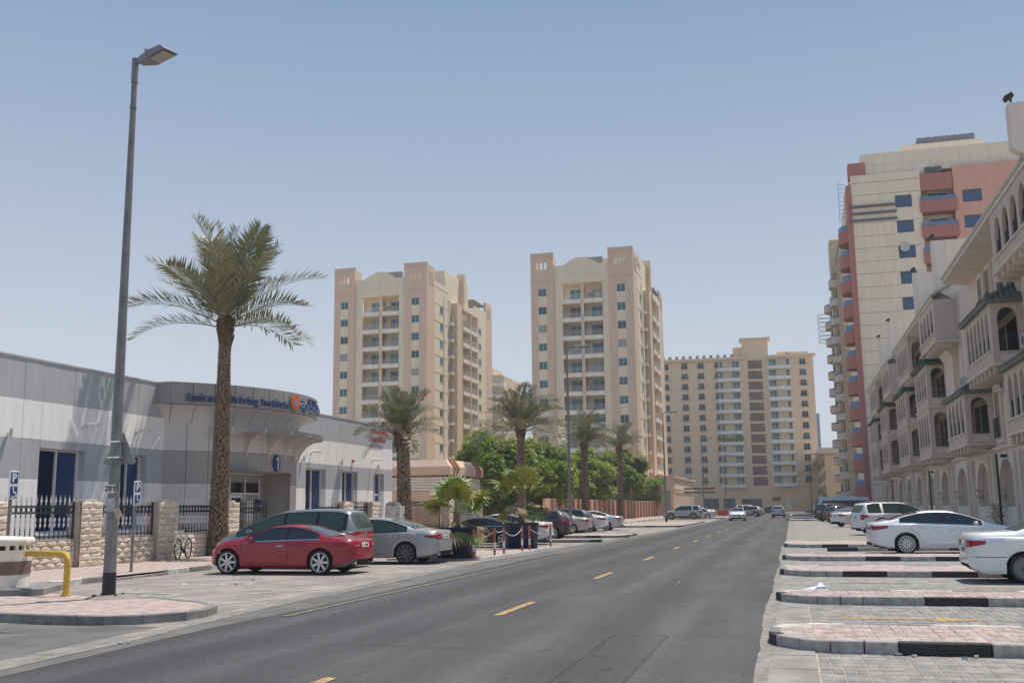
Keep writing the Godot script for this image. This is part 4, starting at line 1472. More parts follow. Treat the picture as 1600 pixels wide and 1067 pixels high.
func hotel() -> void:
	var o := thing("apartment_block", "wide yellow apartment block with brown lattice panels closing the far end", "building", Vector3(8.0, 0, -295.0), deg_to_rad(1.2))
	var F := 2.97
	var W := 52.0
	# columns of windows from the right-hand end: x centres
	var cols := [-2.9, -26.2, -31.0, -35.6, -41.0]
	var spans := []
	# walls between as vertical strips with openings
	var edges := [[0.0, -5.6, -2.9], [-20.2, -29.0, -26.2], [-29.0, -33.4, -31.0], [-33.4, -38.6, -35.6], [-38.6, -52.0, -41.0]]
	for e in edges:
		var w: float = e[0] - e[1]
		put("wall", column_wall(w, 42.6, 0.5, e[2] - e[1] - 0.85, 1.7, 40.45, 42.2, F, 12), M.hotel, o, at(e[1], 0, 0.0))
		for k in 12:
			var wn := win(o, at(e[2], 41.32 - k * F, -0.2), 1.7, 1.75, M.glass_teal_dark if (k + int(-e[2])) % 3 else M.glass_teal, M.frame_white, 2, false)
			put("railing", rail_mesh(2.1, 0.9, 6, 2, 0.02), M.iron, wn, at(0, -0.98, 0.36))
			bx("ledge", M.hotel_trim, wn, Vector3(0, -1.02, 0.3), Vector3(2.2, 0.12, 0.35))
	bx("wall", M.hotel, o, Vector3(-12.9, 21.3, -0.25), Vector3(14.6, 42.6, 0.5))
	# two balcony bays
	for q in [[-8.4, 5.6, 7.0], [-22.9 + 0.0, 0.0, 0.0]]:
		pass
	for b in [[-9.2, 6.6], [-23.0, 6.4]]:
		for k in 12:
			var y: float = 39.5 - k * F
			if b[0] < -15:
				y -= 0.15
			bx("balcony_slab", M.hotel_white, o, Vector3(b[0], y + 0.35, 0.85), Vector3(b[1], 0.95, 1.7))
			put("railing", rail_mesh(b[1] - 0.1, 0.9, 10, 3, 0.022), M.rail_white, o, at(b[0], y + 0.83, 1.65))
			bx("recess", M.hotel_trim, o, Vector3(b[0], y + 1.7, 0.02), Vector3(b[1] - 0.3, 2.0, 0.06))
			var d := put("balcony_door", frame_mesh(2.0, 2.0, 2), M.frame_white, o, at(b[0] + (1.8 if b[0] < -15 else -1.9), y + 1.7, 0.08))
			bx("pane", M.glass_teal, d, Vector3(-0.5, 0, 0.012), Vector3(0.92, 1.9, 0.02))
			bx("pane", M.glass_teal_dark, d, Vector3(0.5, 0, 0.012), Vector3(0.92, 1.9, 0.02))
			var d2 := put("balcony_door", frame_mesh(0.9, 1.9, 1), M.frame_white, o, at(b[0] + (-2.3 if b[0] < -15 else 2.3), y + 1.7, 0.08))
			bx("pane", M.glass_teal_dark, d2, Vector3(0, 0, 0.012), Vector3(0.8, 1.8, 0.02))
			if b[0] < -15 and k == 7:
				for j in 14:
					bx("balcony_plants", M.leaf_a, o, Vector3(b[0] - 3.0 + j * 0.46, y + 1.3 + 0.25 * sin(j * 2.0), 1.7), Vector3(0.45, 0.8, 0.5), j)
	# lattice panels in the middle
	for k in 12:
		var lp := bx("lattice_panel", M.lattice_back, o, Vector3(-15.85, 40.95 - k * F, 0.03), Vector3(3.9, 2.2, 0.08))
		lp.transform = at(-15.85, 40.95 - k * F, 0.03)
		lp.mesh = cb(Vector3(3.9, 2.2, 0.08), 0.01)
		var key := "lattice"
		if not meshes.has(key):
			var m := MB.new()
			for s in [-1, 1]:
				for j in range(-4, 7):
					var cx := -1.95 + j * 0.66
					var a := Vector2(cx, -1.1)
					var b := Vector2(cx + s * 2.2, 1.1)
					# clip to the panel
					var t0 := 0.0
					var t1 := 1.0
					for side in [-1.95, 1.95]:
						var dx := b.x - a.x
						var t: float = (side - a.x) / dx
						if (side < 0) == (dx > 0):
							t0 = maxf(t0, t)
						else:
							t1 = minf(t1, t)
					if t1 > t0 + 0.02:
						var p := a.lerp(b, t0)
						var q := a.lerp(b, t1)
						var c := (p + q) / 2
						m.box(Vector3(c.x, c.y, 0.08), Vector3((q - p).length(), 0.22, 0.06), Basis(Vector3.BACK, (q - p).angle()))
			m.box(Vector3(0, 1.06, 0.09), Vector3(3.9, 0.12, 0.1))
			m.box(Vector3(0, -1.06, 0.09), Vector3(3.9, 0.12, 0.1))
			meshes[key] = m.mesh()
		put("lattice", meshes[key], M.lattice, lp)
	# cornices and roof
	bx("cornice", M.hotel_trim, o, Vector3(-6.2, 42.95, 0.3), Vector3(13.6, 0.75, 1.6))
	bx("cornice", M.hotel_trim, o, Vector3(-35.2, 42.85, 0.3), Vector3(33.6, 0.75, 1.6))
	bx("core", M.hotel, o, Vector3(-26, 21.2, -10.3), Vector3(51.8, 42.4, 19.2))
	bx("end_wall", M.hotel, o, Vector3(-0.12, 21.3, -10.3), Vector3(0.25, 42.5, 19.6))
	bx("roof_block", M.hotel, o, Vector3(-15.7, 45.2, -3.0), Vector3(7.2, 5.6, 5.6))
	bx("roof_block", M.hotel_trim, o, Vector3(-15.7, 48.3, -3.0), Vector3(8.6, 0.6, 6.8))
	bx("roof_block", M.hotel, o, Vector3(-20.6, 44.7, -4.0), Vector3(2.6, 3.2, 4.0))
	bx("roof_block", M.hotel_trim, o, Vector3(-8.2, 43.9, -4.0), Vector3(3.0, 1.3, 3.0))
	bx("roof_block", M.hotel_trim, o, Vector3(-4.2, 44.0, -4.0), Vector3(6.0, 0.9, 3.0))
	for k in 11:
		bx("roof_unit", M.lamp_grey, o, Vector3(-22.2 - k * 1.95, 43.9, -2.0), Vector3(0.85, 1.0, 0.85))
	# street level
	bx("shop_window", M.glass_teal_dark, o, Vector3(-29.5, 2.3, 0.03), Vector3(4.0, 2.8, 0.08))
	bx("shop_window", M.glass_teal_dark, o, Vector3(-24.6, 2.3, 0.03), Vector3(3.2, 2.8, 0.08))
	bx("entrance", M.glass_dark, o, Vector3(-18.5, 1.9, 0.03), Vector3(5.4, 3.2, 0.08))
	bx("door", M.hotel_white, o, Vector3(-8.6, 1.5, 0.03), Vector3(1.3, 2.8, 0.08))
	bx("door", M.hotel_white, o, Vector3(-1.4, 1.6, 0.03), Vector3(1.4, 3.0, 0.08))
	bx("vent", M.lattice, o, Vector3(-11.8, 3.3, 0.03), Vector3(2.2, 1.2, 0.08))


func red_building() -> void:
	var o := thing("red_cream_tower", "tall cream and brick red apartment tower behind the arcaded building", "building", Vector3(10.0, 0, -140.0))
	var F := 3.45
	# cream front strip with one column of windows: x 0..8.6
	put("wall", column_wall(8.7, 45.3, 0.5, 5.45, 2.1, 40.42, 42.1, F, 12), M.redb_cream, o, at(0, 0, 0))
	for k in 12:
		win(o, at(6.5, 41.26 - k * F, -0.25), 2.1, 1.68, M.glass_sky, M.alloy_dark, 3, false)
		if k != 0:
			bx("groove", M.redb_line, o, Vector3(2.7, 40.2 - k * F + 0.1, 0.0), Vector3(5.4, 0.07, 0.05))
			bx("groove", M.redb_line, o, Vector3(4.3, 40.2 - k * F + 1.9, 0.0), Vector3(8.6, 0.07, 0.05))
	for k in 2:
		bx("groove", M.redb_line, o, Vector3(4.3, 44.2 - k * 1.7, 0.0), Vector3(8.6, 0.08, 0.05))
	for k in 3:
		bx("band", M.band_grey, o, Vector3(2.6, 40.9 - k * 0.95, 0.12), Vector3(5.9, 0.28, 0.5))
	# balcony column x 8.7..12.7
	bx("wall", M.redb_cream, o, Vector3(10.7, 22.5, -1.75), Vector3(4.0, 45.0, 0.3))
	bx("balcony_front", M.redb_red, o, Vector3(10.7, 43.6, -0.2), Vector3(3.9, 2.3, 0.4))
	for k in 11:
		var y := 39.45 - k * F
		bx("balcony_front", M.redb_red, o, Vector3(10.75, y + 0.78, 0.15), Vector3(4.5, 1.55, 0.35))
		bx("balcony_slab", M.redb_red, o, Vector3(10.7, y + 0.1, -0.8), Vector3(4.0, 0.25, 1.7))
		bx("balcony_glass", M.balcony_blue, o, Vector3(10.75, y + 1.85, 0.15), Vector3(4.45, 0.55, 0.1))
		var d := put("balcony_door", frame_mesh(2.4, 2.0, 2), M.frame_white, o, at(10.9, y + 1.9, -1.55))
		bx("pane", M.glass_sky, d, Vector3(-0.6, 0, 0.02), Vector3(1.1, 1.9, 0.03))
		bx("pane", M.glass_sky, d, Vector3(0.6, 0, 0.02), Vector3(1.1, 1.9, 0.03))
	# pink part x 12.8..26
	put("wall", column_wall(7.6, 45.5, 0.5, 1.0, 2.35, 40.42, 42.1, F, 12), M.redb_pink, o, at(12.75, 0, 0.05))
	put("wall", column_wall(26.0, 45.5, 0.5, 1.2, 2.35, 40.42, 42.1, F, 12), M.redb_pink, o, at(20.35, 0, 0.05))
	for k in 12:
		win(o, at(12.75 + 2.17, 41.26 - k * F, -0.2), 2.35, 1.68, M.glass_sky, M.alloy_dark, 2, false)
		win(o, at(20.35 + 2.37, 41.26 - k * F, -0.2), 2.35, 1.68, M.glass_sky, M.alloy_dark, 2, false)
	# roof storeys
	bx("parapet", M.redb_cream, o, Vector3(26.0, 46.9, -4.2), Vector3(49.0, 3.0, 7.0))
	bx("parapet", M.redb_cream, o, Vector3(6.2, 45.6, -1.2), Vector3(9.0, 1.9, 1.4))
	bx("roof_block", M.redb_cream, o, Vector3(12.2, 48.7, -6.0), Vector3(10.4, 2.4, 6.0))
	for k in 7:
		bx("roof_screen", M.lamp_grey, o, Vector3(9.8 + k * 1.06, 50.55, -4.5), Vector3(0.96, 1.4, 0.08))
	bx("roof_screen", M.dull_metal, o, Vector3(13.0, 50.5, -6.5), Vector3(7.4, 1.3, 3.6))
	bx("core", M.redb_cream, o, Vector3(25.0, 22.5, -11.3), Vector3(49.6, 44.8, 18.8))
	# corner towards the street: red pilaster, balconies with rounded fronts
	bx("pilaster", M.redb_red, o, Vector3(-0.35, 22.0, -0.5), Vector3(0.68, 44.0, 1.2))
	bx("pilaster", M.redb_red, o, Vector3(0.9, 46.1, -1.2), Vector3(2.2, 2.0, 2.0))
	bx("side_wall", M.redb_cream, o, Vector3(-0.1, 22.4, -10.6), Vector3(0.3, 44.7, 18.6))
	for k in 12:
		var y := 38.9 - k * F
		var poly := PackedVector2Array()
		for i in 9:
			var a := PI / 2 + PI * i / 8.0
			poly.append(Vector2(1.55 * cos(a), 2.3 * sin(a)))
		var bn := Node3D.new()
		bn.name = "balcony"
		o.add_child(bn, true)
		bn.position = Vector3(-0.2, y - 2.0, -5.0)
		var mb := MB.new()
		mb.prism(poly, 1.7, Transform3D(Basis(Vector3.RIGHT, -PI / 2), Vector3.ZERO))
		put("balcony_front", mb.mesh(), M.redb_red, bn)
		var mg := MB.new()
		var poly2 := PackedVector2Array()
		for p in poly:
			poly2.append(p * 0.97)
		mg.prism(poly2, 0.75, Transform3D(Basis(Vector3.RIGHT, -PI / 2), Vector3(0, 1.7, 0)))
		put("balcony_glass", mg.mesh(), M.balcony_blue, bn)
		bx("pane", M.glass_sky, bn, Vector3(-0.03, 2.4, 0), Vector3(0.1, 1.6, 2.0))
	bx("recess", M.redb_pink, o, Vector3(-0.3, 42.6, -5), Vector3(0.4, 4.0, 6.0))
	bx("scaffold", M.dull_metal, o, Vector3(-1.3, 43.5, -6.0), Vector3(0.06, 6.0, 0.06))
	for k in 9:
		bx("scaffold", M.dull_metal, o, Vector3(-0.9, 41.2 + k * 0.6, -6.0), Vector3(0.9, 0.05, 0.05))
	bx("scaffold", M.dull_metal, o, Vector3(-1.0, 38.0, -6.0), Vector3(0.05, 5.0, 0.05))
	# air conditioners and a dish
	for k in 2:
		bx("air_conditioner", M.trim_grey, o, Vector3(9.9 + k * 1.1, 45.2, -0.2), Vector3(0.9, 0.8, 0.5))
	var dm := MB.new()
	dm.lathe([Vector2(0.0, 0.0), Vector2(0.35, 0.06), Vector2(0.62, 0.2)], 14, Vector3.ZERO, 1, Basis(Vector3.RIGHT, PI / 2))
	put("satellite_dish", dm.mesh(), M.cabinet, o, at(6.2, 34.9, 0.3))


func beige_building() -> void:
	var o := thing("tiled_tower", "narrow beige tiled tower with pale rounded balconies beyond the red one", "building", Vector3(9.6, 0, -164.0))
	bx("wall", M.beige_tile, o, Vector3(12.0, 21.5, -14.0), Vector3(24.0, 43.0, 20.0))
	bx("wall", M.beige_tile, o, Vector3(6.0, 24.4, -27.0), Vector3(13.0, 48.8, 5.0))
	bx("wall", M.beige_plain, o, Vector3(12.2, 21.0, -40.0), Vector3(24.0, 42.0, 32.0))
	for k in 34:
		bx("tile_joint", M.beige_joint, o, Vector3(11.96, 2.0 + k * 1.25, -14.0), Vector3(24.0, 0.05, 20.02))
	for k in 5:
		bx("tile_joint", M.beige_joint, o, Vector3(-0.01, 21.5, -5.5 - k * 2.4), Vector3(0.05, 43.0, 0.06))
	for z in [-20.0, -44.0]:
		for k in 12:
			var y := 2.6 + k * 3.3
			var poly := PackedVector2Array()
			for i in 7:
				var a := PI / 2 + PI * i / 6.0
				poly.append(Vector2(1.3 * cos(a), 2.3 * sin(a)))
			var bn := Node3D.new()
			bn.name = "balcony"
			o.add_child(bn, true)
			bn.position = Vector3(0, y, z)
			var mb := MB.new()
			mb.prism(poly, 1.15, Transform3D(Basis(Vector3.RIGHT, -PI / 2), Vector3.ZERO))
			put("balcony_front", mb.mesh(), M.beige_plain, bn)
			var mg := MB.new()
			mg.prism(poly, 0.3, Transform3D(Basis(Vector3.RIGHT, -PI / 2).scaled(Vector3(0.96, 1, 0.96)), Vector3(0, 1.15, 0)))
			put("balcony_glass", mg.mesh(), M.glass_tower, bn)
			bx("recess", M.villa_dark, bn, Vector3(-0.02, 2.1, 0), Vector3(0.08, 1.7, 3.6))
	for k in 7:
		var m := MB.new()
		m.tube([Vector3(0.2, 40.2 - k * 0.9, -52), Vector3(-2.2, 40.4 - k * 0.9, -53.5), Vector3(-2.2, 40.4 - k * 0.9, -56.5), Vector3(0.2, 40.2 - k * 0.9, -57)], [0.08], 5)
		put("roof_ladder_hoop", m.mesh(), M.dull_metal, o)
	bx("base", M.villa_light, o, Vector3(10.0, 1.3, -10.0), Vector3(20.2, 2.4, 14.0))
	bx("door", M.villa_dark, o, Vector3(-0.12, 1.3, -12.0), Vector3(0.1, 2.4, 3.0))


# a bay with arched openings. Local frame: origin at its near bottom corner on the outer face, the outer face runs to -z, the building lies to +x
func bay(parent: Node3D, z0: float, z1: float, y0: float, y1: float, xo: float, xw: float, n: int, side_arch: bool, roof: int, corbel: bool) -> void:
	var o := Node3D.new()
	o.name = "oriel_bay"
	parent.add_child(o, true)
	var L := z0 - z1
	var H := y1 - y0
	var d := xw - xo
	o.position = Vector3(xo, y0, z0)
	var holes := []
	var margin := 0.55
	var ow := (L - 2 * margin) / n
	for k in n:
		var c := margin + ow * (k + 0.5)
		var half := ow * 0.36
		holes.append([c - half, c + half, H * 0.24, H * 0.86, 1.25])
	# outer face looks to -x: its local x runs towards -z reversed so that the sheet's front faces outwards
	var mf := MB.new()
	mf.wall(L, H, 0.16, holes, Transform3D(Basis(Vector3(0, 0, 1), Vector3.UP, Vector3(-1, 0, 0)), Vector3(0, 0, -L)), 10)
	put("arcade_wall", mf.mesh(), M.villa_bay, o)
	var ms := MB.new()
	var sh := []
	if side_arch:
		sh = [[d * 0.2 - 0.16, d * 0.82 - 0.16, H * 0.2, H * 0.88, 1.0]]
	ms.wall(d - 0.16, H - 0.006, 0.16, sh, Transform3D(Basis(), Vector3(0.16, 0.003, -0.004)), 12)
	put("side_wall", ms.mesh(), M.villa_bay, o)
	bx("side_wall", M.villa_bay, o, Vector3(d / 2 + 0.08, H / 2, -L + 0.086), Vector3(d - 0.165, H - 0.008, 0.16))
	bx("floor_slab", M.villa_bay, o, Vector3(d / 2 + 0.08, 0.07, -L / 2), Vector3(d - 0.17, 0.13, L - 0.36))
	bx("ceiling", M.villa_bay, o, Vector3(d / 2 + 0.08, H - 0.07, -L / 2), Vector3(d - 0.17, 0.12, L - 0.36))
	bx("window", M.glass_dark, o, Vector3(d - 0.02, H * 0.45, -L / 2), Vector3(0.06, H * 0.7, L * 0.6))
	bx("mullion", M.villa_trim, o, Vector3(d - 0.06, H * 0.45, -L / 2), Vector3(0.06, H * 0.7, 0.1))
	for k in n:
		var c := margin + ow * (k + 0.5)
		put("railing", rail_mesh(ow * 0.72, H * 0.27, 6, 2, 0.014), M.iron, o, Transform3D(Basis(Vector3.UP, PI / 2), Vector3(0.1, H * 0.24, -c)))
	if side_arch:
		put("railing", iron_grille(d * 0.62, H * 0.27), M.iron, o, at(d * 0.51, H * 0.2, -0.1))
		bx("panel", M.villa_trim, o, Vector3(d * 0.51, H * 0.1, 0.012), Vector3(d * 0.55, H * 0.1, 0.03))
	bx("ledge", M.villa_trim, o, Vector3(-0.03, H * 0.22, -L / 2), Vector3(0.14, 0.07, L - 0.5))
	bx("base_moulding", M.villa_trim, o, Vector3(d / 2 - 0.03, 0.0, -L / 2 + 0.02), Vector3(d + 0.12, 0.1, L + 0.14))
	if corbel:
		var nc := maxi(3, int(L / 1.0))
		for k in nc:
			bx("corbel", M.villa_bay, o, Vector3(0.5, -0.22, -0.35 - (L - 0.7) * k / (nc - 1)), Vector3(0.95, 0.36, 0.3))
		bx("corbel_beam", M.villa_bay, o, Vector3(d / 2 + 0.2, -0.1, -L / 2), Vector3(d - 0.4, 0.14, L - 0.3))
	if roof:
		tile_roof(o, d, L, H, M.villa_tile if roof == 1 else M.villa_tile_green)


func iron_grille(w: float, h: float) -> ArrayMesh:
	var key := "grille%.2f,%.2f" % [w, h]
	if not meshes.has(key):
		var m := MB.new()
		for k in 2:
			m.box(Vector3(0, h * k + 0.02, 0), Vector3(w, 0.035, 0.03))
		var n := maxi(3, int(w / 0.14))
		for k in n + 1:
			m.box(Vector3(-w / 2 + w * k / n, h / 2, 0), Vector3(0.018, h, 0.018))
		for k in n:
			var c := Vector3(-w / 2 + w * (k + 0.5) / n, h * 0.5, 0)
			for s in 8:
				var a := TAU * s / 8
				m.box(c + Vector3(cos(a), sin(a), 0) * (w / n * 0.42), Vector3(0.014, w / n * 0.34, 0.014), Basis(Vector3.BACK, a))
		meshes[key] = m.mesh()
	return meshes[key]


# lean-to of barrel tiles over a bay: rises from the outer edge to the wall, with a hip at the near end
func tile_roof(o: Node3D, d: float, L: float, H: float, m: Material) -> void:
	var rise := d * 0.62
	var out := 0.22
	var mb := MB.new()
	var e0 := Vector3(-out, H, out)
	var e1 := Vector3(-out, H, -L - 0.1)
	var e2 := Vector3(d, H, out)
	var r0 := Vector3(d, H + rise, -d * 0.55)
	var r1 := Vector3(d, H + rise, -L - 0.1)
	mb.quad(e1, r1, r0, e0)
	mb.tri(e0, r0, e2)
	mb.quad(e0 + Vector3(0, -0.14, 0), e1 + Vector3(0, -0.14, 0), e1, e0)
	mb.quad(e2 + Vector3(0, -0.14, 0), e0 + Vector3(0, -0.14, 0), e0, e2)
	mb.quad(e0 + Vector3(0, -0.14, 0), e2 + Vector3(0, -0.14, 0), Vector3(d, H - 0.14, -L), e1 + Vector3(0, -0.14, 0))
	put("tiled_roof", mb.mesh(), m, o)
	var tb := MB.new()
	var n := int(L / 0.27)
	for k in n:
		var z := -0.2 - k * 0.27
		if z < -L:
			break
		var t := clampf((out - z) / (out + d * 0.55), 0.05, 1.0)
		tb.tube([Vector3(-out - 0.03, H + 0.02, z), Vector3(lerpf(-out, d, t), H + 0.02 + rise * t, z)], [0.085], 6, 1, true)
	var n2 := int(d / 0.27)
	for k in n2:
		var x := 0.0 + k * 0.27
		var t := clampf((x + out) / (d + out), 0.05, 1.0)
		tb.tube([Vector3(x, H + 0.02, out + 0.03), Vector3(x, H + 0.02 + rise * t, lerpf(out, -d * 0.55, t))], [0.085], 6, 1, true)
	tb.tube([e0 + Vector3(0, 0.05, 0), r0 + Vector3(0, 0.05, 0)], [0.11], 6)
	tag(put("roof_tiles", tb.mesh(), m, o), "", "", "", "stuff")


func tall_window(o: Node3D, x: float, y0: float, y1: float, z: float, w: float) -> void:
	var h := y1 - y0
	var wn := put("window", frame_mesh(w, h, 2), M.villa_trim, o, Transform3D(Basis(Vector3.UP, -PI / 2), Vector3(x, (y0 + y1) / 2, z)))
	for k in 2:
		bx("pane", M.glass_teal_dark if k else M.glass_dark, wn, Vector3(-w / 4 + k * w / 2, 0, 0.012), Vector3(w / 2 - 0.06, h - 0.1, 0.02))
	bx("surround", M.villa_trim, wn, Vector3(0, 0, -0.12), Vector3(w + 0.5, h + 0.5, 0.26))
	put("railing", iron_grille(w + 0.2, h * 0.42), M.iron, wn, at(0, -h / 2, 0.16))


# one block of the arcaded row; O is the z of its near end
func villa_block(O: float, L: float, kind: int, label: String) -> void:
	var xw := 10.8
	var xo := 9.4
	var o := thing("arcaded_block", label, "building", Vector3(0, 0, 0), 0.0, "arcaded blocks along the right of the street")
	# ground storey: arches with roller shutters over a dado
	var n := int(L / 6.8)
	var sp := L / n
	var holes := []
	for k in n:
		holes.append([sp * k + sp * 0.17, sp * k + sp * 0.83, 1.5, 3.95, 0.95])
	var g := MB.new()
	g.wall(L, 4.45, 0.5, holes, Transform3D(Basis(Vector3(0, 0, 1), Vector3.UP, Vector3(-1, 0, 0)), Vector3(xw, 0, O - L)), 14)
	put("arcade_wall", g.mesh(), M.villa_light, o)
	for k in n:
		var zc := O - L + sp * (k + 0.5)
		var sh := bx("roller_shutter", M.shutter, o, Vector3(xw + 0.36, 2.6, zc), Vector3(0.06, 2.7, sp * 0.64))
		sh.transform = at(xw + 0.36, 2.6, zc)
		sh.mesh = cb(Vector3(0.06, 2.7, snappedf(sp * 0.64, 0.01)), 0.005)
		for j in 18:
			bx("slat", M.shutter, sh, Vector3(-0.045, -1.2 + j * 0.142, 0), Vector3(0.035, 0.11, sp * 0.63))
		for sgn in [-1, 1]:
			bx("pilaster", M.villa_trim, o, Vector3(xw - 0.09, 2.1, zc + sgn * sp * 0.41), Vector3(0.18, 4.2, 0.34))
			for j in 3:
				bx("carved_panel", M.villa_bay, o, Vector3(xw - 0.015, 3.2 + j * 0.42, zc + sgn * sp * 0.35), Vector3(0.04, 0.3, 0.3))
			for j in 2:
				bx("capital", M.villa_bay, o, Vector3(xw + 0.05, 2.42 - j * 0.35, zc + sgn * sp * 0.315), Vector3(0.36, 0.12, 0.26))
	bx("dado", M.villa_light, o, Vector3(xw - 0.05, 0.42, O - L / 2), Vector3(0.1, 0.84, L - 0.02))
	bx("string_course", M.villa_trim, o, Vector3(xw - 0.1, 4.5, O - L / 2), Vector3(0.22, 0.16, L))
	# upper wall
	bx("wall", M.villa, o, Vector3(xw + 0.25, 9.7, O - L / 2), Vector3(0.5, 10.24, L - 0.02))
	bx("core", M.villa, o, Vector3(xw + 6.9, 7.4, O - L / 2), Vector3(12.6, 14.8, L - 0.04))
	# top eave with barrel tiles
	var ez0 := O - 0.4
	var ez1 := O - L + 4.0
	var em := MB.new()
	em.quad(Vector3(9.35, 14.75, ez1), Vector3(13.2, 16.9, ez1), Vector3(13.2, 16.9, ez0), Vector3(9.35, 14.75, ez0))
	em.quad(Vector3(9.35, 14.55, ez0), Vector3(10.9, 14.35, ez0), Vector3(10.9, 14.35, ez1), Vector3(9.35, 14.55, ez1))
	em.quad(Vector3(9.35, 14.55, ez1), Vector3(9.35, 14.75, ez1), Vector3(9.35, 14.75, ez0), Vector3(9.35, 14.55, ez0))
	put("eave", em.mesh(), M.villa_trim, o)
	var tb := MB.new()
	var nt := int((ez0 - ez1) / 0.3)
	for k in nt:
		var z := ez0 - 0.15 - k * 0.3
		tb.tube([Vector3(9.28, 14.78, z), Vector3(13.2, 16.96, z)], [0.1], 6)
	tag(put("roof_tiles", tb.mesh(), M.villa_tile_pale, o), "", "", "", "stuff")
	# raised fins at either end of the top bay
	var fins := [[O - 0.5, 0.55, 8.95, 17.0]] if kind == 0 else [[O - 0.6, 0.55, 9.6, 18.4], [O - 10.2, 0.5, 9.5, 18.4]]
	for q in fins:
		var poly := PackedVector2Array([Vector2(q[2], 15.2), Vector2(q[2], q[3]), Vector2(16.5, q[3]), Vector2(16.5, 14.0), Vector2(q[2] + 1.2, 14.4)])
		var fm := MB.new()
		fm.prism(poly, q[1], at(0, 0, q[0] - q[1]))
		put("fin_wall", fm.mesh(), M.villa_light, o)
		var fl := Node3D.new()
		fl.name = "floodlight"
		o.add_child(fl, true)
		fl.position = Vector3(q[2] + 0.15, q[3] + 0.2, q[0] - 0.2)
		bx("bracket", M.trim_black, fl, Vector3(0, -0.1, 0), Vector3(0.06, 0.2, 0.06))
		put("lamp_head", cb(Vector3(0.34, 0.2, 0.4), 0.03), M.trim_black, fl, Transform3D(Basis(Vector3.BACK, 0.5), Vector3(-0.08, 0.1, 0)))
	# top bay: two pairs of arches beside the near fin, carried on a chamfered pilaster
	bay(o, O - 0.4, O - 8.2, 11.8, 14.5, xo, xw, 4, false, 0, true)
	var pf := MB.new()
	pf.prism(PackedVector2Array([Vector2(0, 5.2), Vector2(0, 12.0), Vector2(-0.65, 12.0), Vector2(-0.65, 11.4), Vector2(-0.35, 10.9), Vector2(-0.35, 6.0)]), 3.6, at(xw, 0, O - 5.2))
	put("pilaster", pf.mesh(), M.villa, o)
	var y3 := 11.5
	if kind == 0:
		for z in [O - 10.8, O - 13.2, O - 16.8, O - 19.0]:
			tall_window(o, xw - 0.12, 11.6, 13.9, z, 1.1)
		bay(o, O - 10.0, O - 17.4, 8.0, 11.0, xo, xw, 6, true, 1, true)
		bay(o, O - 19.0, O - 25.8, 4.8, 7.7, xo, xw, 4, true, 1, true)
		bay(o, O - 1.2, O - 8.2, 4.6, 7.5, xo, xw, 5, true, 1, true)
		tall_window(o, xw - 0.12, 5.0, 7.4, O - 10.2, 1.1)
		tall_window(o, xw - 0.12, 8.2, 10.6, O - 21.5, 1.1)
		tall_window(o, xw - 0.12, 5.0, 7.4, O - 17.0, 1.1)
	else:
		bay(o, O - 15.8, O - 24.6, 11.4, 14.5, xo, xw, 6, true, 0, true)
		tall_window(o, xw - 0.12, 11.6, 13.9, O - 12.5, 1.1)
		tall_window(o, xw - 0.12, 8.3, 10.6, O - 3.4, 1.1)
		bay(o, O - 6.2, O - 13.0, 4.8, 8.2, xo, xw, 4, true, 0, true)
		bay(o, O - 6.2, O - 13.0, 8.2, 11.2, xo, xw, 4, true, 2, false)
		bay(o, O - 19.8, O - 27.6, 4.8, 8.0, xo, xw, 4, true, 0, true)
		bay(o, O - 19.8, O - 27.6, 8.0, 10.8, xo, xw, 4, true, 2, false)
	for q in [[O - 9.0, 8.9], [O - 14.6, 7.5], [O - 18.4, 10.2], [O - 26.4, 9.0]]:
		var ac := bx("air_conditioner", M.cabinet, o, Vector3(xw - 0.18, q[1], q[0]), Vector3(0.34, 0.6, 0.85))
		ac.transform = at(xw - 0.18, q[1], q[0])
		ac.mesh = cb(Vector3(0.34, 0.6, 0.85), 0.02)
		var fan := MB.new()
		fan.tube([Vector3(-0.172, 0, 0.12), Vector3(-0.182, 0, 0.12)], [0.22], 16)
		put("fan_grille", fan.mesh(), M.trim_grey, ac)
		var cable := MB.new()
		cable.tube([Vector3(0.1, -0.3, 0.3), Vector3(0.1, -1.6, 0.32)], [0.02], 5)
		put("hose", cable.mesh(), M.cabinet, ac)
	# drain pipe
	var dp := MB.new()
	dp.tube([Vector3(xw - 0.3, 0.1, O - 17.6), Vector3(xw - 0.3, 4.2, O - 17.6)], [0.06], 8)
	put("drain_pipe", dp.mesh(), M.black_paint, o)
	bx("wall_lamp", M.trim_black, o, Vector3(xw - 0.2, 4.05, O - 16.2), Vector3(0.3, 0.16, 0.16))


func villas() -> void:
	villa_block(-41.0, 27.2, 0, "nearest arcaded block, directly behind the white sedans, with three stepped tiled bays")
	villa_block(-68.4, 31.0, 1, "arcaded block with green-roofed two-storey bays above the white off-roader")
	villa_block(-99.6, 31.0, 1, "farthest arcaded block, next to the cream and red tower")


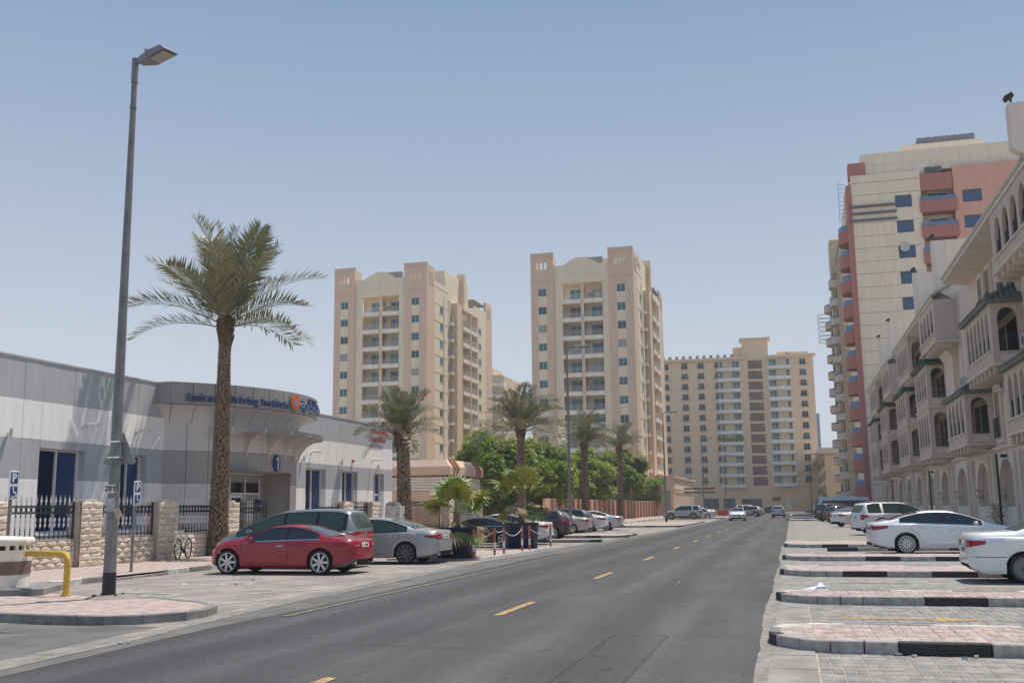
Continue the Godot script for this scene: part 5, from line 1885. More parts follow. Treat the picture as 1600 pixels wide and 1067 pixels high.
func background() -> void:
	# pink and cream low building left of the far junction
	var o := thing("low_school_building", "low pink and cream building with a blank cornice at the far corner", "building", Vector3(-20.0, 0, -184.0))
	bx("wall", M.school_pink, o, Vector3(-9.0, 3.4, -0.2), Vector3(18.0, 6.8, 0.4))
	bx("wall", M.school_cream, o, Vector3(-0.2, 3.6, -20.4), Vector3(0.4, 6.4, 40.0))
	bx("base", M.school_pink, o, Vector3(0.02, 0.6, -20.4), Vector3(0.1, 1.2, 40.0))
	bx("base", M.fence_peach_dark, o, Vector3(-9.0, 0.6, 0.04), Vector3(18.0, 1.2, 0.12))
	bx("cornice", M.school_pink, o, Vector3(-9.0, 6.9, -20), Vector3(18.8, 0.35, 41.2))
	bx("core", M.school_pink, o, Vector3(-9.2, 3.3, -20.4), Vector3(17.4, 6.6, 39.6))
	for k in 26:
		bx("fluting", M.school_cream, o, Vector3(0.06, 2.6, -2.0 - k * 1.45), Vector3(0.12, 2.8, 0.7))
		bx("bracket", M.school_cream, o, Vector3(0.1, 4.3, -2.0 - k * 1.45), Vector3(0.3, 0.4, 0.8))
	for k in 6:
		bx("louvre_panel", M.dull_metal, o, Vector3(-1.6 - k * 2.6, 2.9, 0.02), Vector3(2.1, 3.2, 0.1))
	bx("band", M.school_cream, o, Vector3(0.06, 5.4, -20.4), Vector3(0.14, 1.3, 39.6))
	# buildings that show far off between the others
	var g := thing("glass_tower", "far blue glass tower between the tan tiled tower and the yellow block", "building", Vector3(13.5, 0, -620.0))
	bx("core", M.glass_tower, g, Vector3(0, 27, -8), Vector3(10.0, 54.0, 16.0))
	bx("side_wall", M.tower_cream, g, Vector3(-5.6, 26, -8), Vector3(1.4, 52.0, 16.2))
	for k in 14:
		bx("band", M.frame_grey, g, Vector3(0.1, 4.0 + k * 3.6, 0.05), Vector3(9.9, 0.25, 0.12))
	var h := thing("pale_tower", "far pale block with grey windows right of the yellow apartment block", "building", Vector3(1.0, 0, -480.0))
	bx("core", M.tower_slab, h, Vector3(6.0, 15.5, -8), Vector3(11.0, 31.0, 16.0))
	for k in 8:
		var w := bx("window", M.glass_tower, h, Vector3(4.6, 6.0 + k * 3.1, 0.03), Vector3(4.5, 1.9, 0.12))
		w.name = "window"
		bx("window", M.glass_tower, h, Vector3(9.6, 6.0 + k * 3.1, 0.03), Vector3(2.0, 1.9, 0.12))
	var y := thing("low_yellow_block", "low yellow and cream block with sloping eaves at the far right corner", "building", Vector3(7.4, 0, -258.0))
	bx("core", M.hotel, y, Vector3(8.2, 6.3, -20.0), Vector3(16.0, 12.6, 90.0))
	bx("eave", M.villa_light, y, Vector3(7.8, 13.2, -20.0), Vector3(18.0, 1.2, 92.0))
	for k in 4:
		for j in 9:
			bx("window", M.glass_teal_dark if (k + j) % 3 else M.frame_grey, y, Vector3(0.16, 2.2 + k * 2.9, 20.0 - j * 8.0), Vector3(0.12, 1.9, 2.4))
	bx("sign_band", M.villa_dark, y, Vector3(0.1, 3.6, 10.0), Vector3(0.4, 0.7, 26.0))
	var b := thing("tan_stepped_block", "tan block with white stepped balconies showing between the twin towers", "building", Vector3(-75.2, 0, -262.0))
	bx("core", M.tower_orange, b, Vector3(-5.0, 18.5, -10.0), Vector3(14.0, 37.0, 20.0))
	bx("core", M.tower_orange, b, Vector3(-6.4, 19.9, -12.0), Vector3(8.0, 39.8, 10.0))
	for k in 11:
		bx("balcony_slab", M.tower_slab, b, Vector3(-0.6, 2.2 + k * 3.2, 0.4), Vector3(7.4, 1.1, 2.4))
		bx("recess", M.tower_back, b, Vector3(-0.6, 3.8 + k * 3.2, 0.02), Vector3(6.8, 1.6, 0.1))


func kiosk() -> void:
	var o := thing("orange_kiosk", "low orange and cream utility building with chamfered banded top", "building", Vector3(-24.2, 0, -71.5))
	var D := 8.0
	var W := 13.0
	bx("core", M.kiosk_cream, o, Vector3(-W / 2 - 0.2, 2.5, -D / 2 - 0.2), Vector3(W - 0.4, 5.0, D - 0.5))
	bx("wall", M.kiosk_orange, o, Vector3(-W / 2 + 0.0, 1.75, 0), Vector3(W - 0.3, 2.5, 0.24))
	bx("wall", M.kiosk_green, o, Vector3(-10.6, 1.75, 0.03), Vector3(3.4, 2.5, 0.24))
	bx("wall", M.kiosk_green, o, Vector3(-W / 2, 0.3, 0.03), Vector3(W - 0.3, 0.6, 0.25))
	bx("wall", M.kiosk_cream, o, Vector3(0, 1.55, -D / 2), Vector3(0.24, 3.1, D))
	for k in 5:
		bx("louvre_band", M.kiosk_cream, o, Vector3(-W / 2 + 0.06, 3.12 + k * 0.2, 0.05 - D / 2), Vector3(W + 0.1 + 0.03 * (k % 2), 0.17, D + 0.1 + 0.03 * (k % 2)))
	# chamfered top: a vertical band and a sloped one
	var top := MB.new()
	var mid := MB.new()
	var pl0 := [Vector3(-W, 4.15, 0.28), Vector3(0.28, 4.15, 0.28), Vector3(0.28, 4.15, -D - 0.28), Vector3(-W, 4.15, -D - 0.28)]
	for i in 2:
		var a: Vector3 = pl0[i]
		var b: Vector3 = pl0[i + 1]
		var up := Vector3(0, 0.62, 0)
		mid.quad(a, a + up, b + up, b)
		var ia := Vector3(a.x if i == 0 else -0.12, 5.3, -0.12)
		var ib := Vector3(-0.12, 5.3, -0.12 if i == 0 else -D + 0.12)
		top.quad(a + up, ia, ib, b + up)
	mid.quad(pl0[0], pl0[1], pl0[2], pl0[3])
	put("fascia", mid.mesh(), M.kiosk_orange, o)
	put("sloped_fascia", top.mesh(), M.kiosk_top, o)
	bx("side_fascia", M.kiosk_pink, o, Vector3(0.30, 4.46, -D / 2), Vector3(0.05, 0.58, D + 0.5))
	bx("roof", M.kiosk_top, o, Vector3(-W / 2 - 0.1, 5.28, -D / 2), Vector3(W - 0.1, 0.06, D - 0.3))
	for z in [-1.0, -1.8, -6.6, -7.4]:
		var rb := MB.new()
		rb.prism(PackedVector2Array([Vector2(-0.1, 0), Vector2(0.14, 0), Vector2(0.16, 0.64), Vector2(-0.24, 1.26), Vector2(-0.4, 1.2), Vector2(-0.1, 0.6)]), 0.32, at(0.28, 4.1, z))
		put("rib", rb.mesh(), M.kiosk_red, o)
	for z in [-0.5, -5.4, -7.6]:
		bx("pilaster", M.kiosk_cream, o, Vector3(0.14, 1.55, z), Vector3(0.3, 3.1, 1.0 if z != -5.4 else 0.35))
	bx("vent", M.dull_metal, o, Vector3(0.13, 1.9, -3.6), Vector3(0.06, 1.3, 3.2))
	for k in 7:
		bx("slat", M.kiosk_cream, o, Vector3(0.18, 1.35 + k * 0.19, -3.6), Vector3(0.06, 0.06, 3.1))


func stone_piece(parent: Node3D, c: Vector3, s: Vector3, facing: int) -> void:
	# rock-faced block: rough domed face towards +x (facing 0) or +z (facing 1); six variants share meshes by size
	var v := rng.randi() % 4
	var key := "rock%.2f,%.2f,%d" % [s.y, s.z, v]
	if not meshes.has(key):
		var r2 := RandomNumberGenerator.new()
		r2.seed = hash(key)
		var m := MB.new()
		var n := 4
		var g := []
		for i in n + 1:
			var row := []
			for j in n + 1:
				var u := float(i) / n
				var w := float(j) / n
				var e := minf(minf(u, 1 - u), minf(w, 1 - w))
				var dx := 0.0 if e < 0.01 else r2.randf_range(0.014, 0.036)
				row.append(Vector3(dx, (w - 0.5) * s.y, (0.5 - u) * s.z))
			g.append(row)
		for i in n:
			for j in n:
				m.quad(g[i][j], g[i][j + 1], g[i + 1][j + 1], g[i + 1][j])
		for i in n:
			for q in [[g[i][0], g[i + 1][0]], [g[i + 1][n], g[i][n]], [g[0][i + 1], g[0][i]], [g[n][i], g[n][i + 1]]]:
				m.quad(q[0], q[1], q[1] + Vector3(-0.06, 0, 0), q[0] + Vector3(-0.06, 0, 0))
		meshes[key] = m.mesh()
	put("stone", meshes[key], [M.stone_a, M.stone_b, M.stone_a, M.stone_c][rng.randi() % 4], parent, Transform3D(Basis(Vector3.UP, -PI / 2 if facing == 1 else 0.0), c))


func stone_wall(z0: float, z1: float, label: String) -> void:
	var X := -20.8
	var o := thing("stone_wall", label, "wall", Vector3(X, 0.1, z0), 0.0, "low rock-faced stone walls under the railings")
	var L := z0 - z1
	bx("wall_core", M.mortar, o, Vector3(-0.13, 0.41, -L / 2), Vector3(0.22, 0.82, L))
	bx("coping", M.stone_smooth, o, Vector3(-0.14, 0.835, -L / 2), Vector3(0.30, 0.035, L))
	for r in 5:
		var z := 0.0
		var first := true
		while z < L - 0.02:
			var w := 0.44
			if first and r % 2:
				w = 0.22
			first = false
			w = minf(w, L - z)
			stone_piece(o, Vector3(-0.005, 0.085 + r * 0.163, -z - w / 2), Vector3(0.05, 0.150, snappedf(w - 0.014, 0.02)), 0)
			z += w


func stone_pillar(z0: float, z1: float, label: String) -> void:
	var X := -20.62
	var o := thing("stone_pillar", label, "pillar", Vector3(X, 0.1, (z0 + z1) / 2), 0.0, "rock-faced stone pillars of the boundary wall")
	var L := z0 - z1
	bx("pillar_core", M.stone_smooth, o, Vector3(-0.26, 0.97, 0), Vector3(0.5, 1.94, L - 0.02))
	for k in 9:
		bx("course_joint", M.mortar, o, Vector3(-0.26, 0.2 + k * 0.2, 0.0), Vector3(0.495, 0.012, L - 0.014))
	for r in 10:
		var cut := [0.5, 0.5] if r % 2 else [0.34, 0.66]
		var z := L / 2
		for c in cut:
			var w: float = c * L
			stone_piece(o, Vector3(-0.004, 0.1 + r * 0.194, z - w / 2), Vector3(0.05, 0.182, snappedf(w - 0.014, 0.02)), 0)
			z -= w
	bx("cap", M.stone_b, o, Vector3(-0.27, 1.97, 0), Vector3(0.42, 0.1, L * 0.6))


func railing_panel(z0: float, z1: float, label: String, called := "iron_railing", y0 := 0.97, h := 1.02, X := -20.92, tips := true) -> void:
	var o := thing(called, label, "railing", Vector3(X, y0, z0), 0.0, "black iron railings between the stone pillars")
	var L := z0 - z1
	for y in [0.06, h - 0.28, h - 0.08]:
		bx("rail", M.iron, o, Vector3(0, y, -L / 2), Vector3(0.03, 0.035, L))
	var n := int(L / 0.19)
	if not meshes.has("spear"):
		var m := MB.new()
		m.lathe([Vector2(0.0, 0.30), Vector2(0.03, 0.13), Vector2(0.034, 0.10), Vector2(0.012, 0.06), Vector2(0.024, 0.03), Vector2(0.01, 0.0)], 6, Vector3.ZERO, -1)
		meshes["spear"] = m.mesh()
		var m2 := MB.new()
		m2.lathe([Vector2(0.008, 0.0), Vector2(0.034, 0.08), Vector2(0.012, 0.16), Vector2(0.034, 0.24), Vector2(0.008, 0.32)], 6, Vector3.ZERO, -1)
		meshes["leafdrop"] = m2.mesh()
		var m3 := MB.new()
		for s in 10:
			var a := TAU * s / 10
			m3.box(Vector3(0, cos(a), sin(a)) * 0.075, Vector3(0.02, 0.02, 0.05), Basis(Vector3.RIGHT, a))
		meshes["ring"] = m3.mesh()
	for k in n + 1:
		var z := -L * k / n
		var b := bx("bar", M.iron, o, Vector3(0, h / 2 - 0.03, z), Vector3(0.022, h - 0.02, 0.022))
		if tips:
			put("spearhead", meshes["spear"], M.silver_paint if h < 1.2 else M.iron, o, at(0, h - 0.05, z))
			put("leaf_ornament", meshes["leafdrop"], M.silver_paint, o, at(0, h * 0.30, z))
		if k < n:
			put("scroll", meshes["ring"], M.iron, o, at(0, h - 0.18, z - L / n / 2))
	for z in [0.0, -L]:
		bx("post", M.iron, o, Vector3(0.01, h / 2, z), Vector3(0.06, h + 0.12, 0.06))


func fences() -> void:
	# boundary wall of the driving school
	var pz := [[-22.6, -23.75], [-26.75, -27.75], [-30.75, -31.85], [-34.7, -36.0]]
	var names := ["stone pillar at the far left of the picture", "stone pillar behind the near lamp post", "stone pillar beside the leaning bicycle", "stone pillar behind the tall near palm"]
	for i in 4:
		stone_pillar(pz[i][0], pz[i][1], names[i])
	var wn := ["stone wall section behind the white drum", "stone wall section behind the parking sign", "stone wall section behind the bicycle"]
	var rn := ["iron railing above the white drum, before a blue window", "iron railing behind the near lamp post and parking sign", "iron railing between bicycle pillar and tall palm"]
	for i in 3:
		stone_wall(pz[i][1], pz[i + 1][0], wn[i])
		railing_panel(pz[i][1], pz[i + 1][0], rn[i])
	stone_wall(-18.6, -22.6, "stone wall section at the left edge of the picture")
	railing_panel(-36.05, -38.6, "black gate leaf with pale spear tips before the entrance", "iron_gate", 0.2, 1.72, -20.92)
	railing_panel(-43.2, -45.7, "iron gate leaf behind the grey minivan, right of the entrance", "iron_gate", 0.2, 1.72, -20.92, false)
	stone_pillar(-45.7, -46.8, "small stone pillar under the middle blue window")
	railing_panel(-46.85, -49.1, "iron railing under the farthest blue window", "iron_railing", 0.2, 1.75)
	stone_pillar(-49.15, -50.35, "stone pillar left of the grey meter cabinets")
	stone_pillar(-52.2, -53.4, "stone pillar right of the grey meter cabinets")
	stone_pillar(-61.4, -62.4, "stone pillar in front of the orange kiosk")
	for q in [[-50.9, "grey meter cabinet with a yellow sticker"], [-52.0, "grey meter cabinet nearest the second palm"]]:
		var c := thing("meter_cabinet", q[1], "cabinet", Vector3(-20.3, 0.11, q[0]))
		put("box", cb(Vector3(0.4, 1.75, 0.8), 0.02), M.cabinet, c, at(0, 0.9, 0))
		bx("door", M.cabinet, c, Vector3(0.21, 0.95, 0), Vector3(0.02, 1.5, 0.68))
		bx("handle", M.trim_black, c, Vector3(0.235, 1.3, -0.25), Vector3(0.03, 0.2, 0.05))
		if q[0] > -51.5:
			bx("sticker", M.line_yellow, c, Vector3(0.226, 1.1, 0.05), Vector3(0.01, 0.3, 0.2))
	railing_panel(-54.2, -61.2, "black iron gate in front of the orange kiosk", "iron_gate", 0.2, 2.0, -21.2, false)
	# peach fence further along: panels between piers
	var o := thing("peach_fence", "peach rendered boundary fence of panels and gaps under the trees", "fence", Vector3(-21.8, 0.05, -92.0))
	var z := 0.0
	var k := 0
	while z < 88.0:
		bx("panel", M.fence_peach, o, Vector3(0, 1.25, -z - 1.25), Vector3(0.2, 2.5, 2.4))
		bx("pier", M.fence_peach_dark, o, Vector3(0.14, 1.2, -z - 2.75), Vector3(0.44, 2.4, 0.4))
		bx("cap", M.school_cream, o, Vector3(0.14, 2.43, -z - 2.75), Vector3(0.5, 0.08, 0.46))
		z += 3.1
		k += 1


# ---------- plants
func frond(key: String, L: float, arch: float, droop: float, n: int, lw: float, seed_: int) -> ArrayMesh:
	if meshes.has(key):
		return meshes[key]
	var r := RandomNumberGenerator.new()
	r.seed = seed_
	var m := MB.new()
	# midrib in the local xy plane: leaves +x rising, then bends over
	var pts := []
	var p := Vector3.ZERO
	var ang := arch
	var N := 14
	for i in N + 1:
		pts.append(p)
		var t := float(i) / N
		p += Vector3(cos(ang), sin(ang), 0) * (L / N)
		ang -= droop / N * (0.35 + 1.3 * t)
	m.tube(pts, [0.045, 0.035, 0.03, 0.025, 0.02, 0.018, 0.015, 0.012, 0.01, 0.008], 5, 1, false)
	for i in n:
		var t := lerpf(0.13, 1.0, float(i) / (n - 1))
		var f := t * N
		var j := mini(int(f), N - 1)
		var q: Vector3 = pts[j].lerp(pts[j + 1], f - j)
		var d: Vector3 = (pts[j + 1] - pts[j]).normalized()
		var up := Vector3(-d.y, d.x, 0)
		var len := L * 0.205 * (0.45 + 1.1 * sin(PI * clampf(t * 0.92 + 0.03, 0, 1))) * r.randf_range(0.8, 1.1)
		for s in [-1.0, 1.0]:
			var out: Vector3 = (d * r.randf_range(0.65, 1.0) + Vector3(0, 0, s) * 0.85 + up * r.randf_range(0.1, 0.75)).normalized()
			var side := out.cross(up).normalized() * lw
			var mid: Vector3 = q + out * len * 0.45
			var tip: Vector3 = q + out * len + Vector3(0, -0.10 * len, 0)
			m.tri(q, mid + side, mid - side)
			m.tri(mid - side, mid + side, tip)
	meshes[key] = m.mesh()
	return meshes[key]


func palm(pos: Vector3, trunk_h: float, r0: float, r1: float, L: float, count: int, seed_: int, label: String, lean := Vector3.ZERO, near := false) -> void:
	var r := RandomNumberGenerator.new()
	r.seed = seed_
	var o := thing("date_palm", label, "palm tree", pos, 0.0, "date palms along the left pavement")
	var pts := []
	var rad := []
	var N := 24
	for i in N + 1:
		var t := float(i) / N
		pts.append(Vector3(lean.x * t * t, trunk_h * t, lean.z * t * t))
		rad.append(lerpf(r0, r1, minf(1.0, t * 1.15)) + (0.25 * r0 if i == 0 else 0.08 * r0 if i == 1 else 0.0) + (0.16 * r1 if t > 0.9 else 0.0))
	var m := MB.new()
	m.tube(pts, rad, 16, 1, true)
	put("trunk", m.mesh(), M.bark_dark, o)
	# overlapping leaf bases up the trunk
	var bm := [MB.new(), MB.new(), MB.new()]
	var rows := int(trunk_h / (0.085 if near else 0.14))
	var per := 15 if near else 11
	for i in rows:
		var t := (i + 0.5) / rows
		var f := t * N
		var j := mini(int(f), N - 1)
		var c: Vector3 = pts[j].lerp(pts[j + 1], f - j)
		var R: float = lerpf(rad[j], rad[j + 1], f - j)
		for k in per:
			var a := TAU * (k + 0.5 * (i % 2) + r.randf_range(-0.4, 0.4) + i * 0.13) / per
			var nx := Vector3(cos(a), 0, sin(a))
			var tg := Vector3(-sin(a), 0, cos(a))
			var w := TAU * R / per * r.randf_range(0.38, 0.52)
			var hh := trunk_h / rows * r.randf_range(0.7, 1.05)
			var q := c + nx * R * 0.96
			var pr := R * r.randf_range(0.10, 0.24) + 0.012
			var lift := Vector3(0, hh * r.randf_range(0.5, 0.9), 0)
			var b: MB = bm[0 if r.randf() < 0.55 else (1 if t < 0.88 else 2)]
			var A := q - tg * w - Vector3(0, hh * 0.6, 0)
			var B := q + tg * w - Vector3(0, hh * 0.6, 0)
			var Cc := q + tg * w * 0.75 + lift + nx * pr
			var Dd := q - tg * w * 0.75 + lift + nx * pr
			b.quad(A, Dd, Cc, B)
			b.quad(Dd, Dd - nx * pr * 1.3, Cc - nx * pr * 1.3, Cc)
			b.tri(A, Dd - nx * pr * 1.3, Dd)
			b.tri(B, Cc, Cc - nx * pr * 1.3)
	for i in 3:
		tag(put("leaf_bases", bm[i].mesh(), [M.bark, M.bark_pale, M.boot_red][i], o), "", "", "", "stuff")
	var top: Vector3 = pts[-1]
	var boots := MB.new()
	for i in 46:
		var a := r.randf() * TAU
		var y := -r.randf() * 1.1
		var nx := Vector3(cos(a), 0, sin(a))
		boots.tube([top + Vector3(0, y - 0.15, 0) + nx * r1 * 0.95, top + Vector3(0, y + 0.35, 0) + nx * (r1 * 1.3 + 0.08)], [0.055, 0.03], 5)
	tag(put("frond_stubs", boots.mesh(), M.boot_red, o), "", "", "", "stuff")
	for i in count:
		var u := pow((i + 0.5) / count, 1.0 if near or seed_ == 2 else 0.62)
		var a := i * 2.39996 + r.randf_range(-0.25, 0.25)
		var tier := 0 if u < 0.17 else 1 if u < 0.36 else 2 if u < 0.55 else 3 if u < 0.73 else 4 if u < 0.9 else 5
		var arch: float = [1.46, 1.24, 1.0, 0.78, 0.56, 0.34][tier]
		var droop: float = [0.32, 0.6, 0.8, 0.9, 1.0, 1.05][tier]
		if not near:
			droop += 0.3
		var me := frond("frond%d_%d_%.1f" % [tier, i % 2, L], L, arch, droop, 66 if near else 48, L * (0.0074 if near else 0.0105), 100 + tier * 10 + i % 2)
		var sc := r.randf_range(0.84, 1.06)
		var mt: Material = [M.frond_a, M.frond_b, M.frond_a][i % 3]
		if tier == 5 and r.randf() < 0.45:
			mt = M.frond_dry
		put("frond", me, mt, o, Transform3D(Basis(Vector3.UP, a) * Basis(Vector3.BACK, r.randf_range(-0.10, 0.10) - maxf(0.0, u - 0.9) * 2.5) * Basis(Vector3.RIGHT, r.randf_range(-0.4, 0.4)) * Basis.from_scale(Vector3.ONE * sc), top + Vector3(0, -0.1 - u * 0.4, 0)))


func leafy_tree(pos: Vector3, h: float, rx: float, ry: float, rz: float, seed_: int, label: String, mats: Array, clumps := 26, per := 260, low := 0.2) -> void:
	var r := RandomNumberGenerator.new()
	r.seed = seed_
	var o := thing("leafy_tree", label, "tree", pos)
	var m := MB.new()
	m.tube([Vector3(0, 0, 0), Vector3(0.1, h * 0.2, 0), Vector3(-0.1, h * 0.42, 0.1)], [0.32, 0.24, 0.17], 9)
	var cen := Vector3(0, h - ry, 0)
	var cl := []
	for i in clumps:
		var d := Vector3(r.randf_range(-1, 1), r.randf_range(-1 + low, 1), r.randf_range(-1, 1))
		while d.length() > 1.0 or d.length() < 0.45:
			d = Vector3(r.randf_range(-1, 1), r.randf_range(-1 + low, 1), r.randf_range(-1, 1))
		cl.append([cen + Vector3(d.x * rx, d.y * ry, d.z * rz) * 0.8, r.randf_range(0.22, 0.40) * minf(rx, ry) * 1.15])
	for i in mini(9, clumps):
		m.tube([Vector3(-0.05, h * 0.34, 0.05), (Vector3(0, h * 0.45, 0) + cl[i][0]) * 0.5 + Vector3(0, 0.2, 0), cl[i][0]], [0.13, 0.08, 0.03], 6)
	put("trunk", m.mesh(), M.bark_dark, o)
	# a leaf spray: a handful of narrow leaflets
	if not meshes.has("spray"):
		var s := MB.new()
		var rr := RandomNumberGenerator.new()
		rr.seed = 5
		for i in 9:
			var a := rr.randf() * TAU
			var el := rr.randf_range(-0.5, 0.7)
			var d := Vector3(cos(a) * cos(el), sin(el), sin(a) * cos(el))
			var sd := d.cross(Vector3(rr.randf_range(-1, 1), 1.3, rr.randf_range(-1, 1))).normalized() * 0.07
			var q := Vector3(rr.randf_range(-0.1, 0.1), rr.randf_range(-0.1, 0.1), rr.randf_range(-0.1, 0.1))
			s.tri(q, q + d * 0.2 + sd, q + d * 0.2 - sd)
			s.tri(q + d * 0.2 - sd, q + d * 0.2 + sd, q + d * 0.46 + Vector3(0, -0.10, 0))
		meshes["spray"] = s.mesh()
	var sets := [[], [], []]
	for c in cl:
		for i in per:
			var d := Vector3(r.randfn(), r.randfn(), r.randfn()).normalized()
			var rad: float = c[1] * pow(r.randf(), 0.32)
			var p: Vector3 = c[0] + d * rad * Vector3(1.15, 0.85, 1.15)
			var b := Basis.from_euler(Vector3(r.randf_range(-0.5, 0.5), r.randf() * TAU, r.randf_range(-0.5, 0.5))).scaled(Vector3.ONE * r.randf_range(0.6, 1.15))
			sets[r.randi() % 3].append(Transform3D(b, p))
	for k in 3:
		var mm := MultiMesh.new()
		mm.transform_format = MultiMesh.TRANSFORM_3D
		mm.mesh = meshes["spray"]
		mm.instance_count = sets[k].size()
		for i in sets[k].size():
			mm.set_instance_transform(i, sets[k][i])
		var mi := MultiMeshInstance3D.new()
		mi.name = "crown"
		mi.multimesh = mm
		mi.material_override = mats[k]
		o.add_child(mi, true)
		tag(mi, "", "", "", "stuff")


func fan_leaf(key: String, R: float, seed_: int) -> ArrayMesh:
	if meshes.has(key):
		return meshes[key]
	var r := RandomNumberGenerator.new()
	r.seed = seed_
	var m := MB.new()
	# stalk along +x then a fan of folded blades
	m.tube([Vector3.ZERO, Vector3(R * 0.5, 0.1, 0), Vector3(R * 0.95, 0.05, 0)], [0.02, 0.014, 0.01], 5)
	var c := Vector3(R * 0.95, 0.05, 0)
	var n := 26
	for i in n:
		var a := lerpf(-2.15, 2.15, (i + 0.5) / n)
		var len := R * (0.95 - 0.16 * absf(a) / 2.0) * r.randf_range(0.85, 1.05)
		var d := Vector3(cos(a), 0.12 * cos(a * 1.5), sin(a)).normalized()
		var s := Vector3(-sin(a), 0, cos(a)) * (R * 0.052)
		var mid := c + d * len * 0.58
		var tip := c + d * len + Vector3(0, -0.22 * R * r.randf_range(0.4, 1.3), 0)
		m.tri(c, mid + s + Vector3(0, -0.012, 0), mid + Vector3(0, 0.02, 0))
		m.tri(c, mid + Vector3(0, 0.02, 0), mid - s + Vector3(0, -0.012, 0))
		m.tri(mid + s * 0.8, tip, mid)
		m.tri(mid, tip, mid - s * 0.8)
	meshes[key] = m.mesh()
	return meshes[key]


func planter(pos: Vector3, label_p: String, label_t: String, seed_: int, ph: float) -> void:
	var r := RandomNumberGenerator.new()
	r.seed = seed_
	var o := thing("planter", label_p, "planter", pos)
	var m := MB.new()
	m.lathe([Vector2(0.0, 0.0), Vector2(0.63, 0.0), Vector2(0.67, 0.05), Vector2(0.70, 0.92), Vector2(0.73, 0.95), Vector2(0.73, 1.03), Vector2(0.66, 1.04), Vector2(0.64, 0.95), Vector2(0, 0.93)], 36)
	put("pot", m.mesh(), M.planter_blue, o)
	var s := MB.new()
	s.lathe([Vector2(0.0, 0.985), Vector2(0.62, 0.97)], 24)
	put("soil", s.mesh(), M.soil, o)
	var t := thing("fan_palm", label_t, "palm", pos + Vector3(0, 0.95, 0))
	var tm := MB.new()
	tm.tube([Vector3.ZERO, Vector3(0.02, ph * 0.6, 0), Vector3(0, ph, 0)], [0.14, 0.12, 0.09], 9)
	put("trunk", tm.mesh(), M.bark, t)
	for i in 18:
		var a := i * 2.39996
		var old := i < 6
		var el := r.randf_range(-0.75, -0.2) if old else r.randf_range(0.15, 1.25)
		var mt: Material = M.fan_dry if old and i < 4 else [M.fan_green, M.fan_yellow, M.fan_green][i % 3]
		put("fan_leaf", fan_leaf("fan%d" % (i % 3), 0.82, 40 + i % 3), mt, t, Transform3D(Basis(Vector3.UP, a) * Basis(Vector3.BACK, el) * Basis(Vector3.RIGHT, r.randf_range(-0.5, 0.5)) * Basis.from_scale(Vector3.ONE * r.randf_range(0.85, 1.15)), Vector3(0, ph - 0.1 + (-0.25 if old else 0.0), 0)))
	var deb := MB.new()
	for i in 60:
		var a := r.randf() * TAU
		var q := Vector3(cos(a) * r.randf_range(0.1, 0.55), r.randf_range(0.03, 0.1), sin(a) * r.randf_range(0.1, 0.55))
		var d := Vector3(r.randf_range(-1, 1), r.randf_range(0, 1.2), r.randf_range(-1, 1)).normalized() * r.randf_range(0.2, 0.5)
		var sd := d.cross(Vector3.UP).normalized() * 0.02
		deb.tri(q - sd, q + sd, q + d)
	tag(put("dead_leaves", deb.mesh(), M.fan_dry, t), "", "", "", "stuff")


